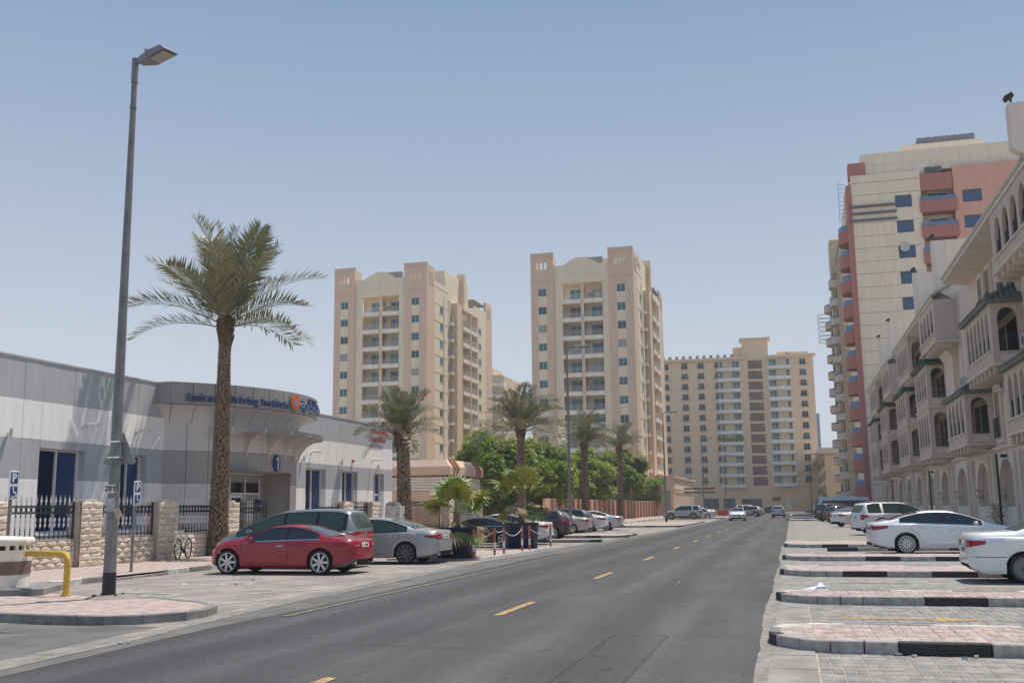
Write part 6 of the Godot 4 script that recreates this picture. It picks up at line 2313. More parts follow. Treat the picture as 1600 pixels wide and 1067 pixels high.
func vegetation() -> void:
	palm(Vector3(-20.5, 0.1, -34.3), 8.95, 0.35, 0.20, 4.1, 27, 1, "tallest and nearest date palm, standing before the entrance canopy", Vector3(0.03, 0, 0.05), true)
	palm(Vector3(-20.6, 0.1, -53.6), 5.95, 0.40, 0.31, 2.75, 34, 2, "second date palm, with upright fronds, right of the grey meter cabinets", Vector3(-0.15, 0, 0))
	palm(Vector3(-20.6, 0.1, -79.3), 8.1, 0.36, 0.28, 3.9, 36, 3, "third date palm, with the broadest crown, beside the leafy trees")
	palm(Vector3(-20.6, 0.1, -105.6), 8.6, 0.40, 0.32, 3.4, 32, 4, "fourth date palm, just right of the second lamp post")
	palm(Vector3(-20.6, 0.1, -128.6), 9.4, 0.36, 0.30, 3.5, 30, 5, "farthest date palm, in front of the peach fence")
	var g := [M.leaf_a, M.leaf_b, M.leaf_c]
	leafy_tree(Vector3(-27.2, 0, -97.0), 9.3, 4.6, 4.3, 4.6, 11, "bushy green tree between second and third palm", g, 40, 230, 0.1)
	leafy_tree(Vector3(-24.0, 0, -99.5), 9.4, 3.8, 4.4, 4.6, 12, "tall dense green tree behind the third palm", g, 38, 230, 0.1)
	leafy_tree(Vector3(-23.6, 0, -121.0), 9.0, 3.4, 4.0, 5.0, 13, "yellowish green tree behind the fourth palm", [M.leaf_b, M.leaf_c, M.leaf_c], 26, 200, 0.1)
	leafy_tree(Vector3(-23.2, 0, -146.0), 10.6, 4.0, 4.8, 5.0, 14, "dark green tree behind the farthest palm", [M.leaf_a, M.leaf_a, M.leaf_b], 30, 210, 0.1)
	leafy_tree(Vector3(-23.2, 0, -172.0), 7.6, 3.4, 3.3, 4.0, 15, "small sparse green tree at the end of the peach fence", g, 16, 170, 0.1)
	leafy_tree(Vector3(-43.5, 0, -100.0), 9.2, 4.0, 4.0, 4.0, 16, "green tree half hidden behind the far end of the driving school", g, 22, 190, 0.1)
	planter(Vector3(-11.15, 0.06, -33.95), "dark blue round planter beside the silver sedan", "bushy fan palm in the nearer blue planter", 31, 0.6)
	planter(Vector3(-10.95, 0.06, -42.1), "dark blue round planter beside the dark coupe", "taller fan palm in the farther blue planter", 32, 1.3)
	# weed at the wall foot
	var w := thing("wall_weed", "small dark shrub growing at the foot of the arcaded wall", "shrub", Vector3(10.4, 0.12, -58.9))
	var wm := MB.new()
	for i in 7:
		var a := i * 0.9
		wm.tube([Vector3.ZERO, Vector3(cos(a) * 0.2, 0.8, sin(a) * 0.3), Vector3(cos(a) * 0.6, 1.1 + 0.3 * sin(i), sin(a) * 0.9)], [0.02, 0.015, 0.008], 4)
	put("stem", wm.mesh(), M.bark_dark, w)
	var lm := MB.new()
	for i in 60:
		var a := rng.randf() * TAU
		var q := Vector3(cos(a) * rng.randf() * 0.6, rng.randf_range(0.8, 1.45), sin(a) * rng.randf() * 0.9)
		lm.tri(q, q + Vector3(0.12, 0.03, 0.05), q + Vector3(0.02, 0.06, 0.14))
	tag(put("foliage", lm.mesh(), M.leaf_a, w), "", "", "", "stuff")


# ---------- vehicles. Local frame: +x forward, y up, origin on the ground under the middle. Profiles run from the rear bumper (x = 0).
func spec(kind: String) -> Dictionary:
	var s := {"L": 4.6, "W": 1.80, "wb": 2.75, "ro": 1.0, "r": 0.325, "bot": 0.20, "spokes": 10, "rim": "alloy", "handles": [1.75, 2.75], "mirror": 3.05}
	match kind:
		"coupe":
			s.merge({"L": 4.411, "W": 1.77, "wb": 2.76, "ro": 0.96, "r": 0.33, "spokes": 7,
				"top": V([0, 0.5805, 0.015, 0.7488, 0.05, 0.8891, 0.12, 0.9311, 0.45, 0.9592, 0.75, 1.011, 1.15, 1.16, 1.5, 1.268, 1.85, 1.317, 2.2, 1.321, 2.55, 1.282, 2.95, 1.151, 3.35, 0.9732, 3.55, 0.9405, 3.869, 0.8984, 4.096, 0.8143, 4.268, 0.7114, 4.366, 0.5992, 4.409, 0.4683]),
				"belt": V([0, 0.5618, 0.05, 0.8423, 0.4, 0.9031, 1, 0.9124, 1.6, 0.8984, 2.6, 0.8657, 3.3, 0.8423, 3.869, 0.7955, 4.139, 0.7114, 4.322, 0.5992, 4.409, 0.4496]),
				"wins": [[1.06, 1.92], [1.98, 3.16]], "dlo": [[1.02, 3.22]], "back": [0.72, 1.52], "front": [2.5, 3.36], "doors": [[1.92, 3.3]], "handles": [2.12], "mirror": 3.02,
				"tail": [0.03, 0.36, 0.71, 0.83], "rear_lamp": [0.70, 0.84, 0.45, 0.80], "plate": 0.77, "head": [4.13, 4.36, 0.63, 0.74], "bright": true, "exhaust": true, "valance": 0.40}, true)
		"sedan":
			s.merge({"L": 4.85, "W": 1.84, "wb": 2.85, "ro": 1.08, "r": 0.335,
				"top": V([0, 0.62, 0.015, 0.80, 0.05, 0.98, 0.10, 1.03, 0.5, 1.06, 0.85, 1.11, 1.25, 1.27, 1.6, 1.39, 2.0, 1.45, 2.4, 1.455, 2.75, 1.42, 3.2, 1.27, 3.6, 1.06, 3.8, 1.01, 4.2, 0.95, 4.5, 0.85, 4.7, 0.74, 4.8, 0.62, 4.85, 0.48]),
				"belt": V([0, 0.60, 0.05, 0.92, 0.4, 0.985, 1.0, 0.995, 1.8, 0.965, 2.8, 0.93, 3.5, 0.905, 4.1, 0.84, 4.5, 0.74, 4.75, 0.60, 4.85, 0.46]),
				"wins": [[1.08, 1.42], [1.46, 2.26], [2.32, 3.36]], "dlo": [[1.04, 3.44]], "back": [0.83, 1.66], "front": [2.7, 3.62], "doors": [[1.30, 2.29], [2.29, 3.42]], "handles": [1.58, 2.52], "mirror": 3.26,
				"tail": [0.03, 0.42, 0.78, 0.90], "rear_lamp": [0.77, 0.93, 0.46, 0.84], "plate": 0.84, "head": [4.3, 4.68, 0.66, 0.78], "valance": 0.36}, true)
		"fastback":
			s.merge({"L": 4.96, "W": 1.84, "wb": 2.82, "ro": 1.12, "r": 0.345, "spokes": 16,
				"top": V([0, 0.62, 0.015, 0.82, 0.05, 1.0, 0.10, 1.055, 0.45, 1.10, 0.8, 1.19, 1.2, 1.33, 1.6, 1.425, 2.0, 1.462, 2.45, 1.462, 2.85, 1.41, 3.3, 1.26, 3.75, 1.055, 3.95, 1.01, 4.3, 0.95, 4.6, 0.85, 4.8, 0.74, 4.91, 0.62, 4.96, 0.48]),
				"belt": V([0, 0.60, 0.05, 0.95, 0.4, 1.03, 1.0, 1.035, 1.8, 1.0, 2.8, 0.955, 3.6, 0.92, 4.2, 0.85, 4.6, 0.74, 4.85, 0.60, 4.96, 0.46]),
				"wins": [[0.98, 2.30], [2.40, 3.50]], "dlo": [[0.94, 3.58]], "back": [0.62, 1.58], "front": [2.75, 3.76], "doors": [[1.32, 2.36], [2.36, 3.56]], "handles": [1.62, 2.62], "mirror": 3.36,
				"tail": [0.05, 0.55, 0.80, 0.96], "rear_lamp": [0.84, 0.97, 0.4, 0.84], "plate": 0.86, "head": [4.4, 4.78, 0.68, 0.80], "bright": true, "valance": 0.36}, true)
		"old_sedan":
			s.merge({"L": 4.76, "W": 1.78, "wb": 2.67, "ro": 1.08, "r": 0.315, "spokes": 0, "rim": "alloy_dark",
				"top": V([0, 0.55, 0.012, 0.72, 0.03, 0.90, 0.06, 1.03, 0.12, 1.055, 0.5, 1.07, 0.95, 1.09, 1.2, 1.18, 1.55, 1.33, 1.85, 1.405, 2.3, 1.42, 2.7, 1.385, 3.1, 1.24, 3.5, 1.03, 3.7, 0.985, 4.2, 0.92, 4.55, 0.83, 4.7, 0.70, 4.76, 0.50]),
				"belt": V([0, 0.53, 0.04, 0.92, 0.3, 0.98, 1.0, 0.97, 1.8, 0.945, 2.8, 0.92, 3.4, 0.89, 4.1, 0.82, 4.5, 0.74, 4.7, 0.58, 4.76, 0.46]),
				"wins": [[1.2, 1.5], [1.54, 2.26], [2.32, 3.3]], "dlo": [[1.16, 3.36]], "back": [0.98, 1.76], "front": [2.65, 3.5], "doors": [[1.42, 2.29], [2.29, 3.34]], "handles": [1.66, 2.52], "mirror": 3.15,
				"tail": [0.02, 0.34, 0.76, 0.90], "rear_lamp": [0.76, 0.90, 0.42, 0.84], "plate": 0.70, "head": [4.3, 4.64, 0.64, 0.76], "strip": 0.56}, true)
		"minivan":
			s.merge({"L": 4.78, "W": 1.82, "wb": 2.95, "ro": 0.92, "r": 0.33, "bot": 0.2,
				"top": V([0, 0.60, 0.012, 0.85, 0.03, 1.10, 0.12, 1.32, 0.25, 1.58, 0.36, 1.70, 0.8, 1.74, 1.6, 1.755, 2.4, 1.72, 2.9, 1.60, 3.4, 1.38, 3.9, 1.13, 4.2, 1.0, 4.5, 0.86, 4.68, 0.72, 4.78, 0.52]),
				"belt": V([0, 0.58, 0.04, 1.02, 0.3, 1.10, 1.2, 1.09, 2.4, 1.05, 3.4, 0.99, 4.0, 0.90, 4.5, 0.74, 4.7, 0.60, 4.78, 0.50]),
				"wins": [[0.42, 1.22], [1.32, 2.28], [2.38, 3.42], [3.46, 3.86]], "dlo": [[0.3, 3.92]], "back": [0.06, 0.29], "front": [2.55, 3.98], "doors": [[1.24, 2.33], [2.33, 3.44]], "handles": [1.5, 2.58], "mirror": 3.42,
				"tail": [0.03, 0.30, 0.80, 1.06], "rear_lamp": [0.86, 1.06, 0.1, 0.84], "plate": 0.78, "head": [4.1, 4.55, 0.70, 0.84]}, true)
		"suv":
			s.merge({"L": 5.0, "W": 1.98, "wb": 2.86, "ro": 1.12, "r": 0.39, "bot": 0.30, "spokes": 5,
				"top": V([0, 0.66, 0.012, 0.90, 0.03, 1.15, 0.10, 1.30, 0.24, 1.60, 0.34, 1.74, 0.8, 1.79, 1.6, 1.80, 2.4, 1.785, 2.75, 1.74, 3.2, 1.52, 3.6, 1.27, 3.75, 1.21, 4.2, 1.16, 4.6, 1.07, 4.85, 0.92, 4.95, 0.78, 5.0, 0.6]),
				"belt": V([0, 0.64, 0.04, 1.10, 0.3, 1.20, 1.2, 1.18, 2.4, 1.15, 3.4, 1.11, 4.1, 1.04, 4.6, 0.94, 4.85, 0.76, 5.0, 0.58]),
				"wins": [[0.46, 1.08], [1.36, 2.24], [2.30, 3.36]], "dlo": [[0.40, 1.14], [1.30, 3.46]], "back": [0.07, 0.28], "front": [2.68, 3.64], "doors": [[1.26, 2.27], [2.27, 3.44]], "handles": [1.48, 2.5], "mirror": 3.34,
				"tail": [0.02, 0.34, 0.86, 1.10], "rear_lamp": [0.84, 1.12, 0.70, 0.93], "plate": 0.98, "head": [4.45, 4.8, 0.84, 0.98], "cladding": true, "rails": true}, true)
		"crossover":
			s.merge({"L": 4.35, "W": 1.80, "wb": 2.62, "ro": 0.86, "r": 0.35, "bot": 0.27, "spokes": 10,
				"top": V([0, 0.62, 0.012, 0.86, 0.04, 1.08, 0.16, 1.24, 0.42, 1.47, 0.6, 1.55, 1.0, 1.60, 1.6, 1.605, 2.1, 1.585, 2.5, 1.49, 3.0, 1.24, 3.3, 1.09, 3.7, 1.03, 4.05, 0.92, 4.22, 0.78, 4.31, 0.66, 4.35, 0.52]),
				"belt": V([0, 0.60, 0.04, 1.02, 0.4, 1.10, 1.2, 1.07, 2.2, 1.02, 3.1, 0.97, 3.6, 0.90, 4.0, 0.80, 4.22, 0.64, 4.35, 0.5]),
				"wins": [[0.62, 0.98], [1.04, 1.86], [1.92, 2.86]], "dlo": [[0.56, 2.96]], "back": [0.12, 0.50], "front": [2.2, 3.16], "doors": [[0.96, 1.89], [1.89, 2.92]], "handles": [1.15, 2.08], "mirror": 2.84,
				"tail": [0.03, 0.40, 0.88, 1.02], "rear_lamp": [0.88, 1.03, 0.5, 0.84], "plate": 0.86, "head": [3.8, 4.18, 0.74, 0.86], "cladding": true}, true)
		"bus":
			s.merge({"L": 7.0, "W": 2.08, "hi_off": 0.3, "wb": 3.95, "ro": 1.7, "r": 0.40, "bot": 0.34, "spokes": 0, "rim": "alloy_dark",
				"top": V([0, 0.9, 0.02, 1.6, 0.08, 2.3, 0.2, 2.55, 0.5, 2.62, 3.0, 2.64, 6.0, 2.62, 6.4, 2.52, 6.65, 2.2, 6.85, 1.6, 6.95, 1.1, 7.0, 0.7]),
				"belt": V([0, 0.85, 0.04, 1.25, 0.5, 1.32, 3.0, 1.32, 6.0, 1.30, 6.7, 1.2, 6.9, 0.95, 7.0, 0.66]),
				"wins": [[0.4, 1.5], [1.56, 2.7], [2.76, 3.9], [3.96, 5.1], [5.16, 6.1]], "dlo": [[0.3, 6.2]], "back": [0.03, 0.16], "front": [6.45, 6.84], "doors": [[5.2, 6.1]], "handles": [5.3], "mirror": 6.4,
				"tail": [0.02, 0.2, 0.7, 1.0], "rear_lamp": [0.6, 0.9, 0.7, 0.95], "plate": 0.7, "head": [6.6, 6.95, 0.74, 0.9]}, true)
	return s


# half section at x: from the sill out over the belt and roof edge to the centre line, as Vector2(z, y)
func sect(s: Dictionary, x: float) -> Array:
	var L: float = s.L
	var w: float = s.W * 0.5
	var ur := clampf(x / 0.5, 0, 1)
	var uf := clampf((L - x) / 0.85, 0, 1)
	w *= 1.0 - 0.09 * pow(1 - ur, 2.0) - 0.16 * pow(1 - uf, 2.0)
	w *= 1.0 - 0.30 * pow(1 - clampf(x / 0.24, 0, 1), 2.2) - 0.34 * pow(1 - clampf((L - x) / 0.34, 0, 1), 2.2)
	var bot: float = s.bot
	bot = maxf(bot, maxf(pl(V([0, 0.40, 0.06, 0.31, 0.2, 0.25, 0.5, 0.0]), x), pl(V([0, 0.36, 0.08, 0.26, 0.3, 0.22, 0.6, 0.0]), L - x)))
	for ax in [s.ro, s.ro + s.wb]:
		var R: float = s.r + 0.055
		if absf(x - ax) < R:
			bot = maxf(bot, s.r + sqrt(R * R - (x - ax) * (x - ax)) * 0.98)
	var yt := pl(s.top, x)
	var yb := minf(pl(s.belt, x), yt - 0.02)
	bot = minf(bot, yb - 0.03)
	var hh := yb - bot
	var h := yt - yb
	var wb := w * 0.93
	var wt := maxf(wb - (0.025 + 0.33 * h), 0.2)
	var k := clampf(hh / 0.5, 0.0, 1.0)
	return [Vector2(w * (1 - 0.07 * k), bot), Vector2(w * (1 - 0.018 * k), bot + 0.10 * hh), Vector2(w * (1 - 0.014 * k), bot + 0.42 * hh), Vector2(w, bot + 0.74 * hh), Vector2(w * (1 - 0.038 * k), yb - 0.02 * minf(1.0, hh * 4)), Vector2(wb, yb),
		Vector2(wt, yb + h * 0.89), Vector2(wt * 0.62, yb + h * 0.98), Vector2(0, yt)]


func z_at(sec: Array, y: float) -> float:
	for i in 6:
		var a: Vector2 = sec[i]
		var b: Vector2 = sec[i + 1]
		if y <= b.y:
			return lerpf(a.x, b.x, clampf((y - a.y) / maxf(1e-5, b.y - a.y), 0, 1))
	return sec[6].x


func side_patch(s: Dictionary, side: float, x0: float, x1: float, lo: Callable, hi: Callable, off: float, nx := 10, ny := 5, m: MB = null) -> MB:
	if m == null:
		m = MB.new()
	m.smooth(1)
	var prev := []
	for i in nx + 1:
		var x := lerpf(x0, x1, float(i) / nx)
		var sec := sect(s, x)
		var a: float = lo.call(x, sec)
		var b: float = maxf(a, hi.call(x, sec))
		var col := []
		for j in ny + 1:
			var y := lerpf(a, b, float(j) / ny)
			col.append(Vector3(x - s.L * 0.5, y, side * (z_at(sec, y) + off)))
		if i:
			for j in ny:
				if side > 0:
					m.quad(prev[j], prev[j + 1], col[j + 1], col[j])
				else:
					m.quad(col[j], col[j + 1], prev[j + 1], prev[j])
		prev = col
	m.smooth(-1)
	return m


# a patch on the blunt end: rear (dir -1) or front (dir 1), y0..y1 and z0..z1 as shares of the half width
func end_patch(s: Dictionary, dir: int, y0: float, y1: float, z0: float, z1: float, off: float, m: MB) -> void:
	m.smooth(1)
	var prev := []
	for j in 5:
		var y := lerpf(y0, y1, j / 4.0)
		var row := []
		for i in 6:
			var z: float = lerpf(z0, z1, i / 5.0) * s.W * 0.485
			var near_end := 0.0
			var inside := 0.9
			for k in 9:
				var mid := (near_end + inside) * 0.5
				var x: float = mid if dir < 0 else s.L - mid
				var sec := sect(s, x)
				if sec[8].y - 0.004 >= y and z_at(sec, minf(y, sec[5].y)) >= absf(z):
					inside = mid
				else:
					near_end = mid
			row.append(Vector3((inside if dir < 0 else s.L - inside) + dir * off - s.L * 0.5, y, z))
		if j:
			for i in 5:
				if dir < 0:
					m.quad(prev[i], row[i], row[i + 1], prev[i + 1])
				else:
					m.quad(prev[i + 1], row[i + 1], row[i], prev[i])
		prev = row
	m.smooth(-1)


func screen_patch(s: Dictionary, x0: float, x1: float, share: float, off: float) -> ArrayMesh:
	var m := MB.new()
	m.smooth(1)
	var prev := []
	for i in 13:
		var x := lerpf(x0, x1, i / 12.0)
		var sec := sect(s, x)
		var sl := (pl(s.top, x + 0.03) - pl(s.top, x - 0.03)) / 0.06
		var nn := Vector3(-sl, 1, 0).normalized() * off
		var row := []
		for k in range(-6, 7):
			var u := k / 6.0 * share
			var z: float = absf(u) * sec[6].x
			var y: float
			if z > sec[7].x:
				y = lerpf(sec[7].y, sec[6].y, (z - sec[7].x) / maxf(1e-5, sec[6].x - sec[7].x))
			else:
				y = lerpf(sec[8].y, sec[7].y, z / maxf(1e-5, sec[7].x))
			row.append(Vector3(x - s.L * 0.5, y, z * signf(u)) + nn)
		if i:
			for k in 12:
				m.quad(prev[k], row[k], row[k + 1], prev[k + 1])
		prev = row
	return m.mesh()


func wheel(parent: Node3D, s: Dictionary, x: float, z: float) -> void:
	var r: float = s.r
	var key := "tyre%.3f" % r
	var B := Basis(Vector3.RIGHT, PI / 2)
	if not meshes.has(key):
		var m := MB.new()
		m.lathe([Vector2(r * 0.77, -0.10), Vector2(r * 0.92, -0.115), Vector2(r * 0.985, -0.09), Vector2(r, -0.05), Vector2(r, 0.05), Vector2(r * 0.985, 0.09), Vector2(r * 0.92, 0.115), Vector2(r * 0.79, 0.105), Vector2(r * 0.77, 0.09)], 30, Vector3.ZERO, 1, B)
		meshes[key] = m.mesh()
	var rk := "rim%.3f,%d" % [r, s.spokes]
	if not meshes.has(rk):
		var m := MB.new()
		m.lathe([Vector2(r * 0.79, 0.10), Vector2(r * 0.75, 0.108), Vector2(r * 0.71, 0.09), Vector2(r * 0.69, 0.02)], 30, Vector3.ZERO, 1, B)
		var n: int = s.spokes
		for i in n:
			var a := TAU * i / n
			var b := Basis(Vector3.BACK, a)
			var wd: float = minf(0.055, 0.62 * TAU * r * 0.4 / n)
			m.box(b * Vector3(r * 0.42, 0, 0.078), Vector3(r * 0.62, wd, 0.03), b)
		m.lathe([Vector2(0.0, 0.098), Vector2(r * 0.13, 0.096), Vector2(r * 0.17, 0.07)], 14, Vector3.ZERO, 1, B)
		if n == 0:
			m.lathe([Vector2(r * 0.2, 0.085), Vector2(r * 0.45, 0.06), Vector2(r * 0.69, 0.085)], 24, Vector3.ZERO, 1, B)
		meshes[rk] = m.mesh()
		var d := MB.new()
		d.lathe([Vector2(0.0, 0.03), Vector2(r * 0.75, 0.03)], 24, Vector3.ZERO, 1, B)
		meshes["disc%.3f" % r] = d.mesh()
	var w := put("wheel", meshes[key], M.rubber, parent, Transform3D(Basis(Vector3.UP, PI if z < 0 else 0.0), Vector3(x, r, z)))
	put("rim", meshes[rk], M[s.rim], w)
	put("brake_disc", meshes["disc%.3f" % r], M.trim_black, w)


func car(kind: String, pt: String, x: float, z: float, yaw: float, label: String, category := "car", over := {}) -> Node3D:
	var s := spec(kind)
	s.merge(over, true)
	var o := thing("parked_car" if not over.has("name") else over.name, label, category, Vector3(x, 0.0, z), deg_to_rad(yaw), "cars parked along the street")
	var L: float = s.L
	var xs := [0.0, 0.008, 0.02, 0.035, 0.06, 0.1, 0.16, 0.24, 0.34]
	var q := 0.46
	while q < L - 0.5:
		xs.append(q)
		q += 0.13
	for e in [0.42, 0.3, 0.2, 0.12, 0.06, 0.03, 0.012, 0.0]:
		xs.append(L - e)
	for ax in [s.ro, s.ro + s.wb]:
		var R: float = s.r + 0.055
		for k in range(-8, 9):
			xs.append(ax + R * sin(k / 8.0 * PI / 2))
		xs.append(ax - R - 0.004)
		xs.append(ax + R + 0.004)
	xs.sort()
	var body := MB.new()
	var under := MB.new()
	var prev := []
	for i in xs.size():
		var sec := sect(s, xs[i])
		if prev:
			var xa: float = xs[i - 1] - L / 2
			var xb: float = xs[i] - L / 2
			body.smooth(1)
			for j in 8:
				if j == 3:
					body.smooth(3)
				if j == 5:
					body.smooth(2)
				var a := Vector3(xa, prev[j].y, prev[j].x)
				var b := Vector3(xa, prev[j + 1].y, prev[j + 1].x)
				var c := Vector3(xb, sec[j + 1].y, sec[j + 1].x)
				var d := Vector3(xb, sec[j].y, sec[j].x)
				body.quad(a, b, c, d)
				var f := Vector3(1, 1, -1)
				body.quad(d * f, c * f, b * f, a * f)
			under.quad(Vector3(xa, prev[0].y, prev[0].x), Vector3(xb, sec[0].y, sec[0].x), Vector3(xb, sec[0].y, -sec[0].x), Vector3(xa, prev[0].y, -prev[0].x))
		prev = sec
	body.smooth(1)
	for e in [0, xs.size() - 1]:
		var sec := sect(s, xs[e])
		var xe: float = xs[e] - L / 2
		for j in 8:
			var a := Vector3(xe, sec[j].y, sec[j].x)
			var b := Vector3(xe, sec[j + 1].y, sec[j + 1].x)
			var f := Vector3(1, 1, -1)
			if e == 0:
				body.quad(a, a * f, b * f, b)
			else:
				body.quad(b, b * f, a * f, a)
	var P: Material = M[pt]
	put("body", body.mesh(), P, o)
	put("underbody", under.mesh(), M.wheel_well, o)
	bx("chassis", M.wheel_well, o, Vector3(0, 0.42, 0), Vector3(L - 0.5, 0.40, s.W * 0.56))
	for ax in [s.ro, s.ro + s.wb]:
		for sd in [-1, 1]:
			wheel(o, s, ax - L / 2, sd * (s.W / 2 - 0.135))
	var glass: Material = M[over.get("glass", "car_glass")]
	var low := func(_x: float, sec: Array) -> float: return sec[5].y + 0.012
	var ho: float = s.get("hi_off", 0.0)
	var high := func(_x: float, sec: Array) -> float: return sec[6].y - 0.012 - ho
	var low2 := func(_x: float, sec: Array) -> float: return sec[5].y + 0.04
	var high2 := func(_x: float, sec: Array) -> float: return sec[6].y - 0.05 - ho
	for sd in [-1.0, 1.0]:
		for dl in s.dlo:
			put("window_trim", side_patch(s, sd, dl[0], dl[1], low, high, 0.005, 16, 2).mesh(), M.trim_black, o)
		for wn in s.wins:
			put("side_window", side_patch(s, sd, wn[0], wn[1], low2, high2, 0.010, 12, 2).mesh(), glass, o)
		if s.has("bright"):
			var br := func(_x: float, sec: Array) -> float: return sec[5].y + 0.036
			put("window_strip", side_patch(s, sd, s.dlo[0][0] - 0.03, s.dlo[0][1], low, br, 0.012, 14, 1).mesh(), M.chrome, o)
		for i in s.doors.size():
			var d: Array = s.doors[i]
			var arch := func(x: float, _sec: Array) -> float:
				var y: float = s.bot + 0.12
				for ax in [s.ro, s.ro + s.wb]:
					var R: float = s.r + 0.16
					if absf(x - ax) < R:
						y = maxf(y, s.r + sqrt(R * R - (x - ax) * (x - ax)))
				return y
			var dtop := func(_x: float, sec: Array) -> float: return sec[4].y
			put("door_gap", side_patch(s, sd, d[0] - 0.010, d[1] + 0.010, func(x: float, sec: Array) -> float: return arch.call(x, sec) - 0.012, dtop, 0.0022, 18, 5).mesh(), M.trim_black, o)
			var door := put("door", side_patch(s, sd, d[0], d[1], arch, dtop, 0.0055, 18, 5).mesh(), P, o)
			var hx: float = s.handles[i] if i < s.handles.size() else d[0] + 0.2
			var hs := sect(s, hx)
			var hy: float = hs[4].y - 0.10
			put("handle", cb(Vector3(0.19, 0.032, 0.035), 0.01), M.chrome if s.has("bright") or kind == "suv" else P, door, at(hx - L / 2, hy, sd * (z_at(hs, hy) + 0.022)))
		if s.has("cladding"):
			var c0 := func(_x: float, sec: Array) -> float: return sec[0].y
			var c1 := func(_x: float, sec: Array) -> float: return minf(sec[0].y + 0.14, sec[3].y)
			put("cladding", side_patch(s, sd, 0.03, L - 0.05, c0, c1, 0.007, 60, 2).mesh(), M.trim_black, o)
		if s.has("strip"):
			put("side_strip", side_patch(s, sd, 0.05, L - 0.1, func(_x: float, _s: Array) -> float: return 0.545, func(_x: float, _s: Array) -> float: return 0.56, 0.006, 50, 1).mesh(), M.trim_grey, o)
		# lamps
		var t: Array = s.tail
		put("tail_light", side_patch(s, sd, t[0], t[1], func(x: float, _s: Array) -> float: return lerpf(t[2], (t[2] + t[3]) / 2, (x - t[0]) / (t[1] - t[0])), func(x: float, sec: Array) -> float: return minf(t[3], sec[4].y), 0.008, 8, 3).mesh(), M.tail_red, o)
		var rl: Array = s.rear_lamp
		var rm := MB.new()
		end_patch(s, -1, rl[0], rl[1], rl[2] * sd if sd > 0 else rl[3] * sd, rl[3] * sd if sd > 0 else rl[2] * sd, 0.010, rm)
		var rlm := put("tail_light", rm.mesh(), M.tail_red, o)
		var rw := MB.new()
		var ym := lerpf(rl[0], rl[1], 0.45)
		end_patch(s, -1, ym - 0.012, ym + 0.012, (rl[2] + 0.03) * sd if sd > 0 else (rl[3] - 0.04) * sd, (rl[3] - 0.04) * sd if sd > 0 else (rl[2] + 0.03) * sd, 0.016, rw)
		put("reverse_light", rw.mesh(), M.tail_white, rlm)
		var hd: Array = s.head
		put("headlight", side_patch(s, sd, hd[0], hd[1], func(_x: float, sec: Array) -> float: return maxf(sec[0].y + 0.02, minf(hd[2], sec[4].y - 0.02)), func(_x: float, sec: Array) -> float: return minf(hd[3], sec[5].y - 0.004), 0.008, 8, 3).mesh(), M.head_clear, o)
		var fm := MB.new()
		end_patch(s, 1, hd[2] - 0.06, hd[3] - 0.07, 0.52 * sd if sd > 0 else 0.98 * sd, 0.98 * sd if sd > 0 else 0.52 * sd, 0.012, fm)
		put("headlight", fm.mesh(), M.head_clear, o)
		# mirror
		var mx: float = s.mirror
		var msec := sect(s, mx)
		put("mirror", cb(Vector3(0.16, 0.14, 0.20), 0.05), P, o, at(mx - L / 2, msec[5].y + 0.09, sd * (msec[5].x + 0.10)))
		if s.has("rails"):
			var rp := []
			for i in 9:
				var x2 := lerpf(0.5, 2.6, i / 8.0)
				var sc := sect(s, x2)
				rp.append(Vector3(x2 - L / 2, sc[6].y + 0.07 + (0.05 if i > 0 and i < 8 else -0.03), sd * sc[6].x * 0.93))
			var rmb := MB.new()
			rmb.tube(rp, [0.022], 6)
			put("roof_rail", rmb.mesh(), M.trim_grey, o)
	put("rear_window", screen_patch(s, s.back[0], s.back[1], 0.93, 0.010), M[over.get("back_glass", over.get("glass", "car_glass"))], o)
	put("windscreen", screen_patch(s, s.front[0], s.front[1], 0.95, 0.010), M[over.get("glass", "car_glass")], o)
	# number plate, grille, badge, valance
	var pm := MB.new()
	end_patch(s, -1, s.plate - 0.06, s.plate + 0.06, -0.26, 0.26, 0.014, pm)
	var plate := put("number_plate", pm.mesh(), M.plate_white, o)
	var pk := MB.new()
	for i in 5:
		if i == 1:
			continue
		end_patch(s, -1, s.plate - 0.035, s.plate + 0.035, -0.2 + i * 0.085, -0.14 + i * 0.085, 0.018, pk)
	put("plate_digits", pk.mesh(), M.lettering_black, plate)
	var gm := MB.new()
	end_patch(s, 1, 0.50, s.head[3] - 0.10, -0.45, 0.45, 0.012, gm)
	put("grille", gm.mesh(), M.trim_black, o)
	var fp := MB.new()
	end_patch(s, 1, 0.46, 0.57, -0.24, 0.24, 0.02, fp)
	put("number_plate", fp.mesh(), M.plate_white, o)
	var bd := MB.new()
	bd.tube([Vector3(0, 0, 0), Vector3(-0.01, 0, 0)], [0.05], 14)
	var by: float = s.plate + 0.11
	var bxx := 0.0
	while bxx < 0.5 and pl(s.top, bxx) < by:
		bxx += 0.004
	put("badge", bd.mesh(), M.chrome, o, at(bxx - L / 2 - 0.006, by, 0))
	if s.has("valance"):
		for sd in [-1.0, 1.0]:
			put("valance", side_patch(s, sd, 0.01, s.ro - s.r - 0.09, func(_x: float, sec: Array) -> float: return sec[0].y, func(x: float, sec: Array) -> float: return maxf(sec[0].y + 0.01, lerpf(s.valance, s.bot, clampf(x / 0.6, 0, 1))), 0.006, 10, 2).mesh(), M.trim_grey, o)
		var ex := MB.new()
		for sd in [-1, 1]:
			ex.tube([Vector3(0.02 - L / 2, 0.30, sd * s.W * 0.33), Vector3(0.22 - L / 2, 0.31, sd * s.W * 0.33)], [0.045], 10)
		put("exhaust", ex.mesh(), M.chrome, o)
	return o


